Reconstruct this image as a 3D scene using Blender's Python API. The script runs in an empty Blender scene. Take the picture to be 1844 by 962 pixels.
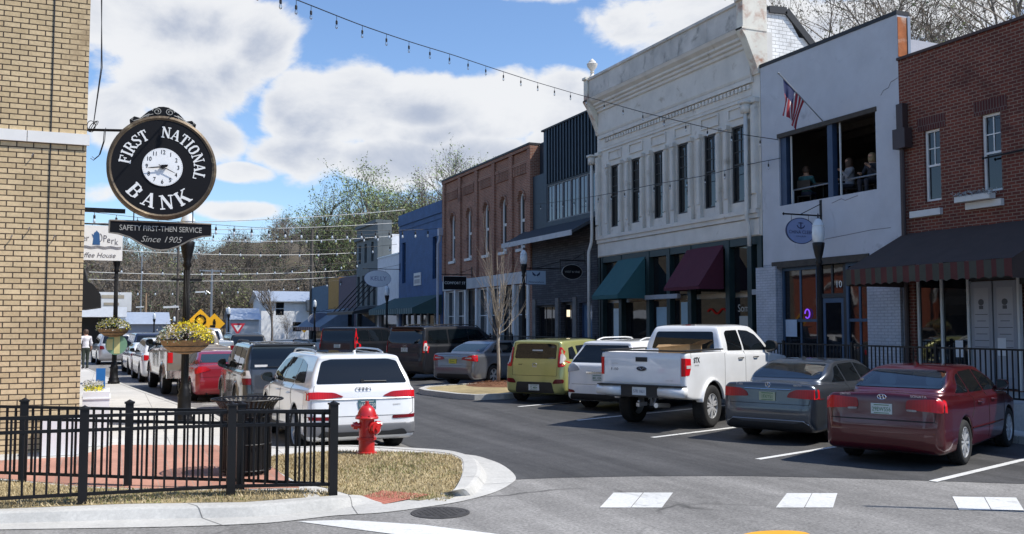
import bpy, bmesh, math, random
import numpy as np
from mathutils import Vector, Matrix, geometry
from mathutils.bvhtree import BVHTree
R = math.radians
rnd = random.Random(7)
nrs = np.random.RandomState(5)
SC = bpy.context.scene
COL = SC.collection
# ------------------------------------------------------------ camera
F_PX, CX, CY, EYE = 1700.0, 922.0, 481.0, 2.10
YAW, PIT = math.atan(722 / 1700), math.atan(104 / 1700)
cam = bpy.data.cameras.new('camera'); cam_o = bpy.data.objects.new('camera', cam); COL.objects.link(cam_o)
cam.sensor_width = 36; cam.lens = 36 * F_PX / 1844; cam.clip_end = 3000; cam.clip_start = .1
cam_o.location = (0, 0, EYE); cam_o.rotation_euler = (R(90) + PIT, 0, -YAW)
SC.camera = cam_o
# ------------------------------------------------------------ exposure
SC.view_settings.view_transform = 'Standard'; SC.view_settings.look = 'None'
SC.view_settings.exposure = 0.16; SC.view_settings.gamma = 1
SC.cycles.use_denoising = True
SC.cycles.max_bounces = 6; SC.cycles.diffuse_bounces = 3; SC.cycles.glossy_bounces = 3
SC.cycles.transparent_max_bounces = 8; SC.cycles.caustics_reflective = False; SC.cycles.caustics_refractive = False
SC.cycles.sample_clamp_indirect = 4
# ------------------------------------------------------------ sun
SUN_EL = 54.0
SUN_AZ = math.degrees(math.atan2(.83, -.56))          # compass style: from +y towards +x
sd = Vector((math.sin(R(SUN_AZ)) * math.cos(R(SUN_EL)), math.cos(R(SUN_AZ)) * math.cos(R(SUN_EL)), math.sin(R(SUN_EL))))
sun = bpy.data.lights.new('sun', 'SUN'); sun.energy = 5.0; sun.angle = R(.53); sun.color = (1, .955, .88)
sun_o = bpy.data.objects.new('sun', sun); COL.objects.link(sun_o)
sun_o.rotation_euler = sd.to_track_quat('Z', 'Y').to_euler(); sun_o.location = (20, -20, 40)
# ------------------------------------------------------------ sky
world = bpy.data.worlds.new('World'); SC.world = world; world.use_nodes = True
def px_dir(px, py):
    fw0 = Vector((math.sin(YAW), math.cos(YAW), 0)); rt = Vector((math.cos(YAW), -math.sin(YAW), 0))
    fw = fw0 * math.cos(PIT) + Vector((0, 0, math.sin(PIT))); up = -fw0 * math.sin(PIT) + Vector((0, 0, math.cos(PIT)))
    return fw + rt * ((px - CX) / F_PX) + up * ((CY - py) / F_PX)
class NT:
    def __init__(s, nt): s.nt = nt; nt.nodes.clear()
    def n(s, typ, ins=None, **kw):
        nd = s.nt.nodes.new(typ)
        for k, v in kw.items(): setattr(nd, k, v)
        for k, v in (ins or {}).items():
            sock = nd.inputs[k]
            if isinstance(v, bpy.types.NodeSocket): s.nt.links.new(v, sock)
            elif isinstance(v, bpy.types.Node): s.nt.links.new(v.outputs[0], sock)
            else: sock.default_value = v
        return nd
    def math(s, op, a, b=0.0, c=0.0, clamp=False):
        return s.n('ShaderNodeMath', {0: a, 1: b, 2: c}, operation=op, use_clamp=clamp).outputs[0]
    def mix(s, f, a, b, mode='MIX'):
        nd = s.nt.nodes.new('ShaderNodeMix'); nd.data_type = 'RGBA'; nd.blend_type = mode
        for k, v in ((0, f), (6, a), (7, b)):
            if isinstance(v, (bpy.types.NodeSocket, bpy.types.Node)):
                s.nt.links.new(v if isinstance(v, bpy.types.NodeSocket) else v.outputs[0], nd.inputs[k])
            else: nd.inputs[k].default_value = (*v, 1) if k > 0 and len(v) == 3 else v
        return nd.outputs[2]
    def ramp(s, f, a, b, interp='SMOOTHSTEP', lo=0., hi=1.):
        nd = s.n('ShaderNodeMapRange', {0: f, 1: a, 2: b, 3: lo, 4: hi}); nd.interpolation_type = interp
        return nd.outputs[0]
    def noise(s, vec, scale, detail=4., rough=.55, dist=0.):
        return s.n('ShaderNodeTexNoise', {'Vector': vec, 'Scale': scale, 'Detail': detail, 'Roughness': rough, 'Distortion': dist}).outputs[0]
w = NT(world.node_tree)
skyn = w.n('ShaderNodeTexSky'); skyn.sky_type = 'NISHITA'; skyn.sun_disc = False
skyn.sun_elevation = R(SUN_EL); skyn.sun_rotation = R(SUN_AZ); skyn.altitude = 100; skyn.air_density = 1.0
skyn.dust_density = .35; skyn.ozone_density = 2.2
co = w.n('ShaderNodeTexCoord').outputs['Generated']
sep = w.n('ShaderNodeSeparateXYZ', {0: co})
az = w.math('ARCTAN2', sep.outputs[0], sep.outputs[1])
el = w.math('ARCSINE', sep.outputs[2])
ang = w.n('ShaderNodeCombineXYZ', {0: az, 1: el, 2: 0.}).outputs[0]
nz = w.n('ShaderNodeCombineXYZ', {0: az, 1: w.math('MULTIPLY', el, 1.5), 2: .3}).outputs[0]
n1 = w.noise(nz, 7., 9., .58, .25)
n2 = w.noise(nz, 3.2, 7., .6)
def blobset(bl):
    acc = None
    for (px, py, rx, ry, k) in bl:
        d = px_dir(px, py).normalized(); c = (math.atan2(d.x, d.y), math.asin(d.z), 0)
        v = w.n('ShaderNodeVectorMath', {0: ang, 1: c}, operation='SUBTRACT').outputs[0]
        v = w.n('ShaderNodeVectorMath', {0: v, 1: (F_PX / rx, F_PX / ry, 0)}, operation='MULTIPLY').outputs[0]
        l = w.n('ShaderNodeVectorMath', {0: v}, operation='LENGTH').outputs['Value']
        m = w.ramp(l, 1.0, 0.15, lo=0., hi=k)
        acc = m if acc is None else w.math('MAXIMUM', acc, m)
    return acc
clouds = blobset([(340, 90, 230, 195, 1.05), (230, 30, 180, 150, .95), (440, 70, 140, 140, .9), (215, 220, 95, 120, .8), (360, 250, 140, 90, .7), (560, 205, 150, 125, 1.05), (650, 195, 180, 120, 1.15),
    (770, 200, 180, 120, 1.2), (890, 190, 180, 115, 1.2), (1000, 195, 130, 105, 1.1), (560, 280, 170, 90, .95), (700, 290, 240, 85, 1.05), (870, 290, 220, 95, 1.), (1010, 265, 140, 95, .95), (440, 312, 120, 34, .8), (430, 380, 150, 32, .75), (180, 350, 70, 38, .55), (730, 332, 150, 38, .7),
    (1180, 40, 190, 100, .7), (1290, 20, 180, 90, .8), (1440, 50, 240, 120, .85), (960, -15, 190, 36, .5), (1700, -20, 330, 160, .75)])
greys = blobset([(650, 290, 260, 75, 1.15), (850, 285, 230, 75, .95), (560, 240, 130, 70, .75), (400, 190, 190, 120, .85), (330, 60, 110, 70, .5), (470, 110, 80, 70, .5), (210, 260, 90, 70, .4), (440, 395, 120, 20, .5), (1300, 80, 260, 70, .6), (760, 210, 90, 30, .35)])
# beyond the framed part of the sky: loose fair-weather cloud everywhere
loose = w.ramp(n2, .60, .74, lo=0., hi=.7)
dframe = w.math('ABSOLUTE', w.math('SUBTRACT', az, YAW))
loose = w.math('MULTIPLY', loose, w.math('MAXIMUM', w.ramp(dframe, .52, .62), w.ramp(el, .36, .46)))
dens = w.math('ADD', w.math('MAXIMUM', clouds, loose), w.math('MULTIPLY', w.math('SUBTRACT', n1, .5), 1.7))
n3 = w.noise(nz, 26., 6., .6, .3)
alpha = w.ramp(w.math('ADD', dens, w.math('MULTIPLY', w.math('SUBTRACT', n3, .5), .5)), .30, .62)
shade = w.math('ADD', greys, w.math('MULTIPLY', w.math('SUBTRACT', n1, .5), 2.4))
thick = w.ramp(dens, .45, 1.15)
shade = w.math('MULTIPLY', w.ramp(w.math('ADD', shade, .2), .0, .95), thick)
ccol = w.mix(shade, (.93, .94, .96), (.47, .53, .66))
skyc = w.n('ShaderNodeBackground', {'Color': w.mix(1., skyn.outputs[0], (.93, 1.04, 1.18), 'MULTIPLY'), 'Strength': .14})
cl = w.n('ShaderNodeBackground', {'Color': ccol, 'Strength': .86})
mx = w.n('ShaderNodeMixShader', {0: w.math('MULTIPLY', alpha, .96), 1: skyc.outputs[0], 2: cl.outputs[0]})
w.n('ShaderNodeOutputWorld', {0: mx.outputs[0]})
# ------------------------------------------------------------ measuring helpers: rays from the viewpoint onto real planes
def G(px, py, z=0.):
    d = px_dir(px, py); t = (z - EYE) / d.z
    return (d.x * t, d.y * t)
def FX(px, py, x=18.5):                      # on a street facade: returns (y, z)
    d = px_dir(px, py); t = x / d.x
    return (d.y * t, EYE + d.z * t)
def FY(px, py, y):                           # on a plane across the street: returns (x, z)
    d = px_dir(px, py); t = y / d.y
    return (d.x * t, EYE + d.z * t)
def sst(a, b, x):
    t = min(1, max(0, (x - a) / (b - a))); return t * t * (3 - 2 * t)
def zr(x, y):                                # the road: a little lower on the left, climbing gently up the street
    return -.1 * (1 - sst(4, 9, x)) * sst(13, 17, y) + .13 * sst(14, 28, y) * sst(6, 10, x)
# ------------------------------------------------------------ mesh helpers
class MB:
    def __init__(s): s.v = []; s.f = []; s.m = []
    def face(s, pts, mi=0):
        b = len(s.v); s.v += [tuple(p) for p in pts]; s.f.append(tuple(range(b, b + len(pts)))); s.m.append(mi)
    def add(s, v, f, mi=0):
        b = len(s.v); s.v += [tuple(p) for p in v]; s.f += [tuple(i + b for i in q) for q in f]; s.m += [mi] * len(f)
    def box(s, x0, x1, y0, y1, z0, z1, mi=0):
        x0, x1 = sorted((x0, x1)); y0, y1 = sorted((y0, y1)); z0, z1 = sorted((z0, z1))
        v = [(x, y, z) for x in (x0, x1) for y in (y0, y1) for z in (z0, z1)]
        s.add(v, [(0, 1, 3, 2), (4, 6, 7, 5), (0, 4, 5, 1), (2, 3, 7, 6), (0, 2, 6, 4), (1, 5, 7, 3)], mi); return s
    def obox(s, c, ax, ay, az, mi=0):        # centre and three half-axis vectors
        c, ax, ay, az = map(Vector, (c, ax, ay, az))
        v = [c + ax * i + ay * j + az * k for i in (-1, 1) for j in (-1, 1) for k in (-1, 1)]
        s.add(v, [(0, 1, 3, 2), (4, 6, 7, 5), (0, 4, 5, 1), (2, 3, 7, 6), (0, 2, 6, 4), (1, 5, 7, 3)], mi); return s
    def bar(s, a, b, wx, wz, mi=0):          # rectangular bar between two points
        a, b = Vector(a), Vector(b); d = (b - a); L = d.length / 2; d.normalize()
        up = Vector((0, 0, 1)) if abs(d.z) < .9 else Vector((0, 1, 0))
        sx = d.cross(up).normalized(); sz = sx.cross(d)
        return s.obox((a + b) / 2, d * L, sx * wx / 2, sz * wz / 2, mi)
    def tube(s, pts, r, n=6, mi=0, cap=True):
        pts = [Vector(p) for p in pts]; rs = r if hasattr(r, '__len__') else [r] * len(pts)
        b = len(s.v); ref = None
        for i, p in enumerate(pts):
            d = (pts[min(i + 1, len(pts) - 1)] - pts[max(i - 1, 0)])
            d = d.normalized() if d.length > 1e-9 else Vector((0, 0, 1))
            if ref is None: ref = Vector((0, 0, 1)) if abs(d.z) < .9 else Vector((1, 0, 0))
            u = d.cross(ref)
            u = u.normalized() if u.length > 1e-6 else d.orthogonal().normalized()
            ww = d.cross(u); ref = u.cross(d)
            for k in range(n):
                a = 2 * math.pi * k / n
                s.v.append(tuple(p + (u * math.cos(a) + ww * math.sin(a)) * rs[i]))
        for i in range(len(pts) - 1):
            for k in range(n):
                s.f.append((b + i * n + k, b + i * n + (k + 1) % n, b + (i + 1) * n + (k + 1) % n, b + (i + 1) * n + k)); s.m.append(mi)
        if cap:
            s.f.append(tuple(b + k for k in range(n))[::-1]); s.m.append(mi)
            s.f.append(tuple(b + (len(pts) - 1) * n + k for k in range(n))); s.m.append(mi)
        return s
    def lathe(s, prof, c=(0, 0, 0), axis='z', n=20, mi=0, cap=True):   # prof: (radius, height)
        b = len(s.v); c = Vector(c)
        for r, h in prof:
            for k in range(n):
                a = 2 * math.pi * k / n; u, w_ = r * math.cos(a), r * math.sin(a)
                s.v.append(tuple(c + Vector({'z': (u, w_, h), 'y': (u, h, w_), 'x': (h, u, w_)}[axis])))
        for i in range(len(prof) - 1):
            for k in range(n):
                q = (b + i * n + k, b + i * n + (k + 1) % n, b + (i + 1) * n + (k + 1) % n, b + (i + 1) * n + k)
                s.f.append(q if axis != 'y' else q[::-1]); s.m.append(mi)
        for i, fl in ((0, True), (len(prof) - 1, False)):
            if cap and prof[i][0] > 1e-4:
                q = tuple(b + i * n + k for k in range(n)); s.f.append(q[::-1] if fl != (axis == 'y') else q); s.m.append(mi)
        return s
    def prism(s, poly, o, u, v, d, mi=0, mi_side=None):       # extrude a 2-D outline: o + u*a + v*b, thickness vector d
        o, u, v, d = Vector(o), Vector(u), Vector(v), Vector(d)
        P = [o + u * a + v * b_ for a, b_ in poly]; n = len(P); b = len(s.v)
        s.v += [tuple(p) for p in P] + [tuple(p + d) for p in P]
        tris = geometry.tessellate_polygon([[Vector((a, c, 0)) for a, c in poly]])
        for t in tris:
            s.f.append(tuple(b + i for i in t)); s.m.append(mi)
            s.f.append(tuple(b + n + i for i in t)[::-1]); s.m.append(mi)
        for i in range(n):
            j = (i + 1) % n
            s.f.append((b + i, b + j, b + n + j, b + n + i)); s.m.append(mi if mi_side is None else mi_side)
        return s
    def build(s, name, mats, parent=None, smooth=False, local=False, recalc=True):
        me = bpy.data.meshes.new(name)
        off = Vector((0, 0, 0)); p = parent
        while p is not None and not local: off += p.location; p = p.parent
        v = np.array(s.v, dtype=np.float64).reshape(-1, 3) - np.array(off)
        me.from_pydata(v.tolist(), [], s.f)
        mats = mats if isinstance(mats, (list, tuple)) else [mats]
        for m in mats: me.materials.append(m)
        if len(mats) > 1: me.polygons.foreach_set('material_index', np.array(s.m, dtype=np.int32))
        if recalc:
            bm = bmesh.new(); bm.from_mesh(me); bmesh.ops.recalc_face_normals(bm, faces=bm.faces); bm.to_mesh(me); bm.free()
        if smooth: smooth_me(me, smooth)
        return link(name, me, parent)
def smooth_me(me, ang=True):
    me.polygons.foreach_set('use_smooth', [True] * len(me.polygons))
    if ang is not True:
        bm = bmesh.new(); bm.from_mesh(me)
        for e in bm.edges:
            if len(e.link_faces) == 2 and e.calc_face_angle(0) > R(ang): e.smooth = False
        bm.to_mesh(me); bm.free()
    me.update()
def link(name, me, parent=None):
    o = bpy.data.objects.new(name, me); COL.objects.link(o)
    if parent is not None: o.parent = parent
    return o
def tag(o, label=None, cat=None, group=None, kind=None):
    if label: o['label'] = label
    if cat: o['category'] = cat
    if group: o['group'] = group
    if kind: o['kind'] = kind
    return o
def thing(name, label, cat, loc=(0, 0, 0), rz=0, group=None):
    o = bpy.data.objects.new(name, None); COL.objects.link(o); o.empty_display_size = .3
    o.location = loc; o.rotation_euler = (0, 0, rz)
    return tag(o, label, cat, group)
def kids(o): return [c for c in COL.objects if c.parent == o]
def dup(o, loc, rz=None, label=None):
    r = o.copy(); COL.objects.link(r); r.location = loc
    if rz is not None: r.rotation_euler = (0, 0, rz)
    if label: r['label'] = label
    for ch in kids(o):
        c = ch.copy(); COL.objects.link(c); c.parent = r
        for g in kids(ch):
            d = g.copy(); COL.objects.link(d); d.parent = c
    return r
def text_mb(mb, txt, o, u, v, size, th=.008, mi=0, shear=0., bold=0., sx=1., align='CENTER'):
    cu = bpy.data.curves.new('t', 'FONT'); cu.body = txt; cu.size = 1; cu.align_x = align; cu.align_y = 'CENTER'
    cu.resolution_u = 3; cu.shear = shear; cu.offset = bold
    ob = bpy.data.objects.new('t', cu); COL.objects.link(ob)
    dg = bpy.context.evaluated_depsgraph_get(); dg.update(); me = ob.evaluated_get(dg).to_mesh()
    o, u, v = Vector(o), Vector(u).normalized(), Vector(v).normalized(); n = u.cross(v) * th
    V = [o + u * (p.co.x * size * sx) + v * (p.co.y * size) + n for p in me.vertices]
    mb.add(V, [tuple(p.vertices) for p in me.polygons], mi)
    ob.evaluated_get(dg).to_mesh_clear(); bpy.data.objects.remove(ob); bpy.data.curves.remove(cu)
    return mb
# ------------------------------------------------------------ materials
def mat(name, col, rough=.6, metal=0., var=.12, vscale=3., bump=0., bscale=40., coat=0., spec=.5, fine=.0, dirt=None):
    m = bpy.data.materials.new(name); m.use_nodes = True; t = NT(m.node_tree)
    tc = t.n('ShaderNodeTexCoord').outputs['Object']
    base = (*col, 1)
    c = base
    if var:
        n = t.noise(tc, vscale, 6., .6)
        f = t.ramp(n, .3, .7, 'LINEAR', 1 - var, 1 + var)
        cc = t.n('ShaderNodeCombineColor', {0: f, 1: f, 2: f}).outputs[0]
        c = t.mix(1., base, cc, 'MULTIPLY')
    if fine:
        n = t.noise(tc, 90., 3., .7); f = t.ramp(n, .3, .7, 'LINEAR', 1 - fine, 1 + fine)
        cc = t.n('ShaderNodeCombineColor', {0: f, 1: f, 2: f}).outputs[0]
        c = t.mix(1., c, cc, 'MULTIPLY')
    if dirt:                                   # (colour, amount, scale): stains with a shape of their own
        n = t.noise(tc, dirt[2], 8., .65, .4); c = t.mix(t.ramp(n, .62 - dirt[1] * .3, .75), c, (*dirt[0], 1))
    p = t.n('ShaderNodeBsdfPrincipled', {'Base Color': c, 'Roughness': rough, 'Metallic': metal, 'Coat Weight': coat, 'Specular IOR Level': spec})
    if coat: p.inputs['Coat Roughness'].default_value = .03
    if bump:
        b = t.n('ShaderNodeBump', {'Height': t.noise(tc, bscale, 5., .6), 'Strength': bump, 'Distance': .02})
        t.nt.links.new(b.outputs[0], p.inputs['Normal'])
    t.n('ShaderNodeOutputMaterial', {0: p.outputs[0]})
    return m
def brick(name, c1, c2, mortar, bw=.215, bh=.075, mw=.012, rough=.85, bump=.5, dirt=None, grad=0.0, paint=0.):
    m = bpy.data.materials.new(name); m.use_nodes = True; t = NT(m.node_tree)
    tc = t.n('ShaderNodeNewGeometry'); s = t.n('ShaderNodeSeparateXYZ', {0: tc.outputs['Position']}); nn = t.n('ShaderNodeSeparateXYZ', {0: tc.outputs['Normal']})
    isx = t.math('GREATER_THAN', t.math('ABSOLUTE', nn.outputs[0]), .6)
    u = t.math('ADD', t.math('MULTIPLY', s.outputs[1], isx), t.math('MULTIPLY', s.outputs[0], t.math('SUBTRACT', 1., isx)))
    v = t.n('ShaderNodeCombineXYZ', {0: u, 1: s.outputs[2], 2: 0.}).outputs[0]
    br = t.n('ShaderNodeTexBrick', {'Vector': v, 'Color1': (*c1, 1), 'Color2': (*c2, 1), 'Mortar': (*mortar, 1), 'Scale': 1., 'Mortar Size': mw, 'Mortar Smooth': .15, 'Bias': 0., 'Brick Width': bw, 'Row Height': bh})
    n = t.noise(tc.outputs['Position'], 1.3, 7., .65); f = t.ramp(n, .3, .7, 'LINEAR', .8, 1.18)
    n2_ = t.noise(tc.outputs['Position'], 28., 3., .6); f = t.math('MULTIPLY', f, t.ramp(n2_, .3, .7, 'LINEAR', .9, 1.1))
    c = t.mix(1., br.outputs[0], t.n('ShaderNodeCombineColor', {0: f, 1: f, 2: f}).outputs[0], 'MULTIPLY')
    if dirt:
        nd = t.noise(tc.outputs['Position'], dirt[2], 8., .65, .6); c = t.mix(t.ramp(nd, .64 - dirt[1] * .3, .78), c, (*dirt[0], 1))
    p = t.n('ShaderNodeBsdfPrincipled', {'Base Color': c, 'Roughness': rough, 'Specular IOR Level': .3})
    h = t.math('ADD', t.math('MULTIPLY', br.outputs['Fac'], -1.), t.math('MULTIPLY', n2_, .35))
    b = t.n('ShaderNodeBump', {'Height': h, 'Strength': bump, 'Distance': .012}); t.nt.links.new(b.outputs[0], p.inputs['Normal'])
    t.n('ShaderNodeOutputMaterial', {0: p.outputs[0]})
    return m
def glass(name, col=(.012, .014, .016), rough=.02, spec=.6):
    m = bpy.data.materials.new(name); m.use_nodes = True; t = NT(m.node_tree)
    p = t.n('ShaderNodeBsdfPrincipled', {'Base Color': (*col, 1), 'Roughness': rough, 'Specular IOR Level': spec, 'IOR': 1.5})
    tc = t.n('ShaderNodeTexCoord').outputs['Object']
    b = t.n('ShaderNodeBump', {'Height': t.noise(tc, 1.6, 2., .5), 'Strength': .02, 'Distance': .05}); t.nt.links.new(b.outputs[0], p.inputs['Normal'])
    t.n('ShaderNodeOutputMaterial', {0: p.outputs[0]})
    return m
def clear_glass(name, tint=(.8, .86, .86), refl=.12):
    m = bpy.data.materials.new(name); m.use_nodes = True; t = NT(m.node_tree)
    tr = t.n('ShaderNodeBsdfTransparent', {0: (*tint, 1)}); gl = t.n('ShaderNodeBsdfGlossy', {0: (1, 1, 1, 1), 'Roughness': .01})
    fr = t.n('ShaderNodeFresnel', {'IOR': 1.45}).outputs[0]
    mx_ = t.n('ShaderNodeMixShader', {0: t.math('ADD', fr, refl, clamp=True), 1: tr.outputs[0], 2: gl.outputs[0]})
    t.n('ShaderNodeOutputMaterial', {0: mx_.outputs[0]})
    return m
def emit(name, col, s):
    m = bpy.data.materials.new(name); m.use_nodes = True; t = NT(m.node_tree)
    e = t.n('ShaderNodeEmission', {0: (*col, 1), 1: s}); t.n('ShaderNodeOutputMaterial', {0: e.outputs[0]}); return m
BLACK = mat('black_metal', (.005, .005, .006), .5, 0, .2, 6, .1, 80, 0, .35)
BLACKP = mat('black_plastic', (.014, .014, .015), .5, 0, .1)
WHITEP = mat('white_paint', (.74, .74, .72), .55, 0, .06, 4)
GREYM = mat('grey_metal', (.35, .36, .37), .4, .7, .1)
CHROME = mat('chrome', (.8, .8, .8), .1, 1., 0)
DGLASS = glass('dark_glass')
WGLASS = glass('window_glass', (.008, .009, .011), .025, .7)
RUBBER = mat('rubber', (.012, .012, .012), .85, 0, .2, 10, .2, 60)
TIMBER = mat('dark_timber', (.05, .04, .03), .7, 0, .3, 5, .3, 30)
# ============================================================ GROUND
def ground_mat(name, col, fine=.25, big=.12, rough=.9, cracks=0., stain=None, bump=.25, streak=0., slab=0.):
    m = bpy.data.materials.new(name); m.use_nodes = True; t = NT(m.node_tree)
    P = t.n('ShaderNodeNewGeometry').outputs['Position']
    f = t.ramp(t.noise(P, .35, 5., .6), .3, .7, 'LINEAR', 1 - big, 1 + big)
    f = t.math('MULTIPLY', f, t.ramp(t.noise(P, 3., 6., .7), .3, .7, 'LINEAR', 1 - big * .6, 1 + big * .6))
    g = t.noise(P, 26., 5., .8); f = t.math('MULTIPLY', f, t.ramp(g, .3, .7, 'LINEAR', 1 - fine, 1 + fine))
    c = t.mix(1., col, t.n('ShaderNodeCombineColor', {0: f, 1: f, 2: f}).outputs[0], 'MULTIPLY')
    if cracks:
        wv = t.n('ShaderNodeVectorMath', {0: P, 1: t.n('ShaderNodeVectorMath', {0: t.n('ShaderNodeTexNoise', {'Vector': P, 'Scale': 1.2, 'Detail': 6.}).outputs[1], 1: (.5, .5, .5)}, operation='MULTIPLY').outputs[0]}, operation='ADD').outputs[0]
        vo = t.n('ShaderNodeTexVoronoi', {'Vector': wv, 'Scale': .33}, feature='DISTANCE_TO_EDGE')
        k = t.ramp(vo.outputs[0], .0, .012, 'LINEAR', 1., 0.); k = t.math('MULTIPLY', k, t.ramp(t.noise(P, .3, 3.), .5, .6, 'LINEAR', 0., cracks))
        c = t.mix(k, c, tuple(x * .35 for x in col))
    if slab:                                   # tooled joints between the poured slabs
        sp = t.n('ShaderNodeSeparateXYZ', {0: P}); k = t.math('MAXIMUM', t.math('LESS_THAN', t.math('MODULO', t.math('ADD', sp.outputs[0], 300.), slab), .014), t.math('LESS_THAN', t.math('MODULO', t.math('ADD', sp.outputs[1], 300.), slab), .014))
        c = t.mix(t.math('MULTIPLY', k, .75), c, tuple(x * .35 for x in col))
    if streak:                                 # tyre polish along the driving direction, drips and scuffs
        sv = t.n('ShaderNodeMapping', {0: P, 3: (1.6, .06, 1.)}).outputs[0]; k = t.ramp(t.noise(sv, 1., 4., .6), .35, .7, 'LINEAR', 1 - streak, 1 + streak)
        c = t.mix(1., c, t.n('ShaderNodeCombineColor', {0: k, 1: k, 2: k}).outputs[0], 'MULTIPLY')
        k = t.ramp(t.noise(P, 2.3, 2., .5), .68, .74, 'LINEAR', 0., streak * 1.6); c = t.mix(k, c, tuple(x * .45 for x in col))
    if stain:
        k = t.ramp(t.noise(P, stain[1], 6., .6, .5), .6, .72, 'LINEAR', 0., stain[2]); c = t.mix(k, c, stain[0])
    p = t.n('ShaderNodeBsdfPrincipled', {'Base Color': c, 'Roughness': rough, 'Specular IOR Level': .3})
    if bump:
        b = t.n('ShaderNodeBump', {'Height': g, 'Strength': bump, 'Distance': .01}); t.nt.links.new(b.outputs[0], p.inputs['Normal'])
    t.n('ShaderNodeOutputMaterial', {0: p.outputs[0]})
    return m
ASPH_NEW = ground_mat('new_asphalt', (.069, .068, .068), .40, .20, .78, .5, ((.09, .088, .085), .5, .6), .25, .28)
ASPH_OLD = ground_mat('worn_asphalt', (.225, .217, .205), .55, .20, .9, 1., ((.14, .136, .13), .6, .7), .3, .22)
CONC = ground_mat('concrete', (.52, .505, .47), .12, .12, .85, .0, ((.36, .34, .31), .9, .5), .15, 0., 1.52)
CONC_D = ground_mat('kerb_concrete', (.47, .46, .43), .14, .14, .85, .0, ((.30, .29, .27), 1.6, .5), .25)
EARTH = ground_mat('earth', (.11, .09, .055), .3, .3, .95)
LITTER = ground_mat('leaf_litter', (.105, .085, .055), .4, .35, .95)
PAINT = ground_mat('road_paint', (.62, .62, .60), .16, .10, .7, .7, ((.26, .26, .25), 5., .75), .1)
YPAINT = ground_mat('yellow_paint', (.75, .36, .03), .1, .15, .7)
PAVER = brick('red_pavers', (.47, .245, .18), (.40, .20, .145), (.36, .26, .21), .2, .1, .006, .9, .3)
def sheet(name, poly, zoff, m, step=1.0, zf=zr, kind='structure', parent=None):
    bm = bmesh.new(); bm.faces.new([bm.verts.new((x, y, 0)) for x, y in poly])
    xs = [p[0] for p in poly]; ys = [p[1] for p in poly]
    for ax, lo, hi in ((0, min(xs), max(xs)), (1, min(ys), max(ys))):
        k = math.ceil(lo / step) * step
        while k < hi:
            co_ = [0, 0, 0]; no = [0, 0, 0]; co_[ax] = k; no[ax] = 1
            bmesh.ops.bisect_plane(bm, geom=bm.faces[:] + bm.edges[:] + bm.verts[:], plane_co=co_, plane_no=no)
            k += step * (1 if -3 < k < 16 else (2 if k < 40 else 8))
    for v in bm.verts: v.co.z = zf(v.co.x, v.co.y) + zoff
    bmesh.ops.recalc_face_normals(bm, faces=bm.faces)
    if sum(f.normal.z for f in bm.faces) < 0: bmesh.ops.reverse_faces(bm, faces=bm.faces)
    me = bpy.data.meshes.new(name); bm.to_mesh(me); bm.free(); me.materials.append(m); smooth_me(me)
    o = link(name, me, parent)
    if kind: o['kind'] = kind
    return o
def hz(x, y):                                # the land: flat along the street, wooded hills behind, added rises out of view
    d = 8.5 * sst(26, 48, x) * sst(-10, 6, y) + 10 * sst(48, 95, x)
    d += 11 * sst(165, 250, y) + 17 * sst(230, 420, y)
    d += 7 * sst(-30, -110, x) * sst(60, 140, y) if x < -30 else 0
    d += 7 * sst(-45, -110, x) + 8 * sst(-35, -95, y)  # unseen rises added left of and behind the viewpoint, to darken car reflections
    return d - .16
bm = bmesh.new()
gx = [-420, -300, -220, -160, -120, -100, -85, -70, -58, -46, -35, -25, -15, -5, 5, 15, 22, 27, 32, 37, 42, 47, 53, 60, 70, 82, 95, 120, 160, 220, 300, 420]
gy = [-160, -110, -85, -70, -55, -40, -30, -15, -8, -2, 3, 8, 15, 25, 40, 60, 80, 100, 120, 140, 155, 170, 185, 200, 215, 230, 250, 280, 320, 370, 420, 520, 700]
gv = [[bm.verts.new((x, y, hz(x, y) + rnd.uniform(-.0, .0))) for x in gx] for y in gy]
for j in range(len(gy) - 1):
    for i in range(len(gx) - 1): bm.faces.new((gv[j][i], gv[j][i + 1], gv[j + 1][i + 1], gv[j + 1][i]))
me = bpy.data.meshes.new('ground'); bm.to_mesh(me); bm.free(); me.materials.append(LITTER); smooth_me(me)
tag(link('ground', me), kind='structure')
sheet('cross_street', [(-60, -45), (60, -45), (60, 13), (14.9, 13), (14.9, 150), (-9.5, 150), (-2.6, 60), (.9, 26), (.9, 13), (-60, 13)], 0, ASPH_OLD, 1.0)
bnd = [G(*p) for p in ((1844, 872), (1700, 867), (1500, 861), (1340, 857.5), (1150, 858), (1000, 861), (928, 864))]
ext = (bnd[0][0] + 3.6, bnd[0][1] - 1.8)
sheet('main_street', [(14.85, 149), (14.85, 7.8), ext] + bnd + [(5.15, 12.6), (4.98, 14.5), (4.95, 149)], .004, ASPH_NEW, 1.0)
def lines(name, segs, m, w, zoff=.010):
    mb = MB()
    for (x0, y0), (x1, y1) in segs:
        d = Vector((x1 - x0, y1 - y0)).normalized(); n = Vector((-d.y, d.x)) * w / 2
        N = max(1, int(math.hypot(x1 - x0, y1 - y0) / .7))
        for i in range(N):
            q = []
            for t, sgn in ((i / N, 1), (i / N, -1), ((i + 1) / N, -1), ((i + 1) / N, 1)):
                x = x0 + (x1 - x0) * t + n.x * sgn; y = y0 + (y1 - y0) * t + n.y * sgn; q.append((x, y, zr(x, y) + zoff))
            mb.face(q)
    return tag(mb.build(name, m), kind='structure')
stl = []
for p in ((1175, 789), (1365, 828), (1680, 868)):
    a = G(*p); stl.append((a, (14.7, a[1] + (14.7 - a[0]) * .33)))
for y0 in (18.4, 21.6, 29.6, 32.8, 36.0, 39.2, 42.4, 45.6, 48.8):
    stl.append(((9.35, y0), (14.7, y0 + 1.75)))
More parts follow.
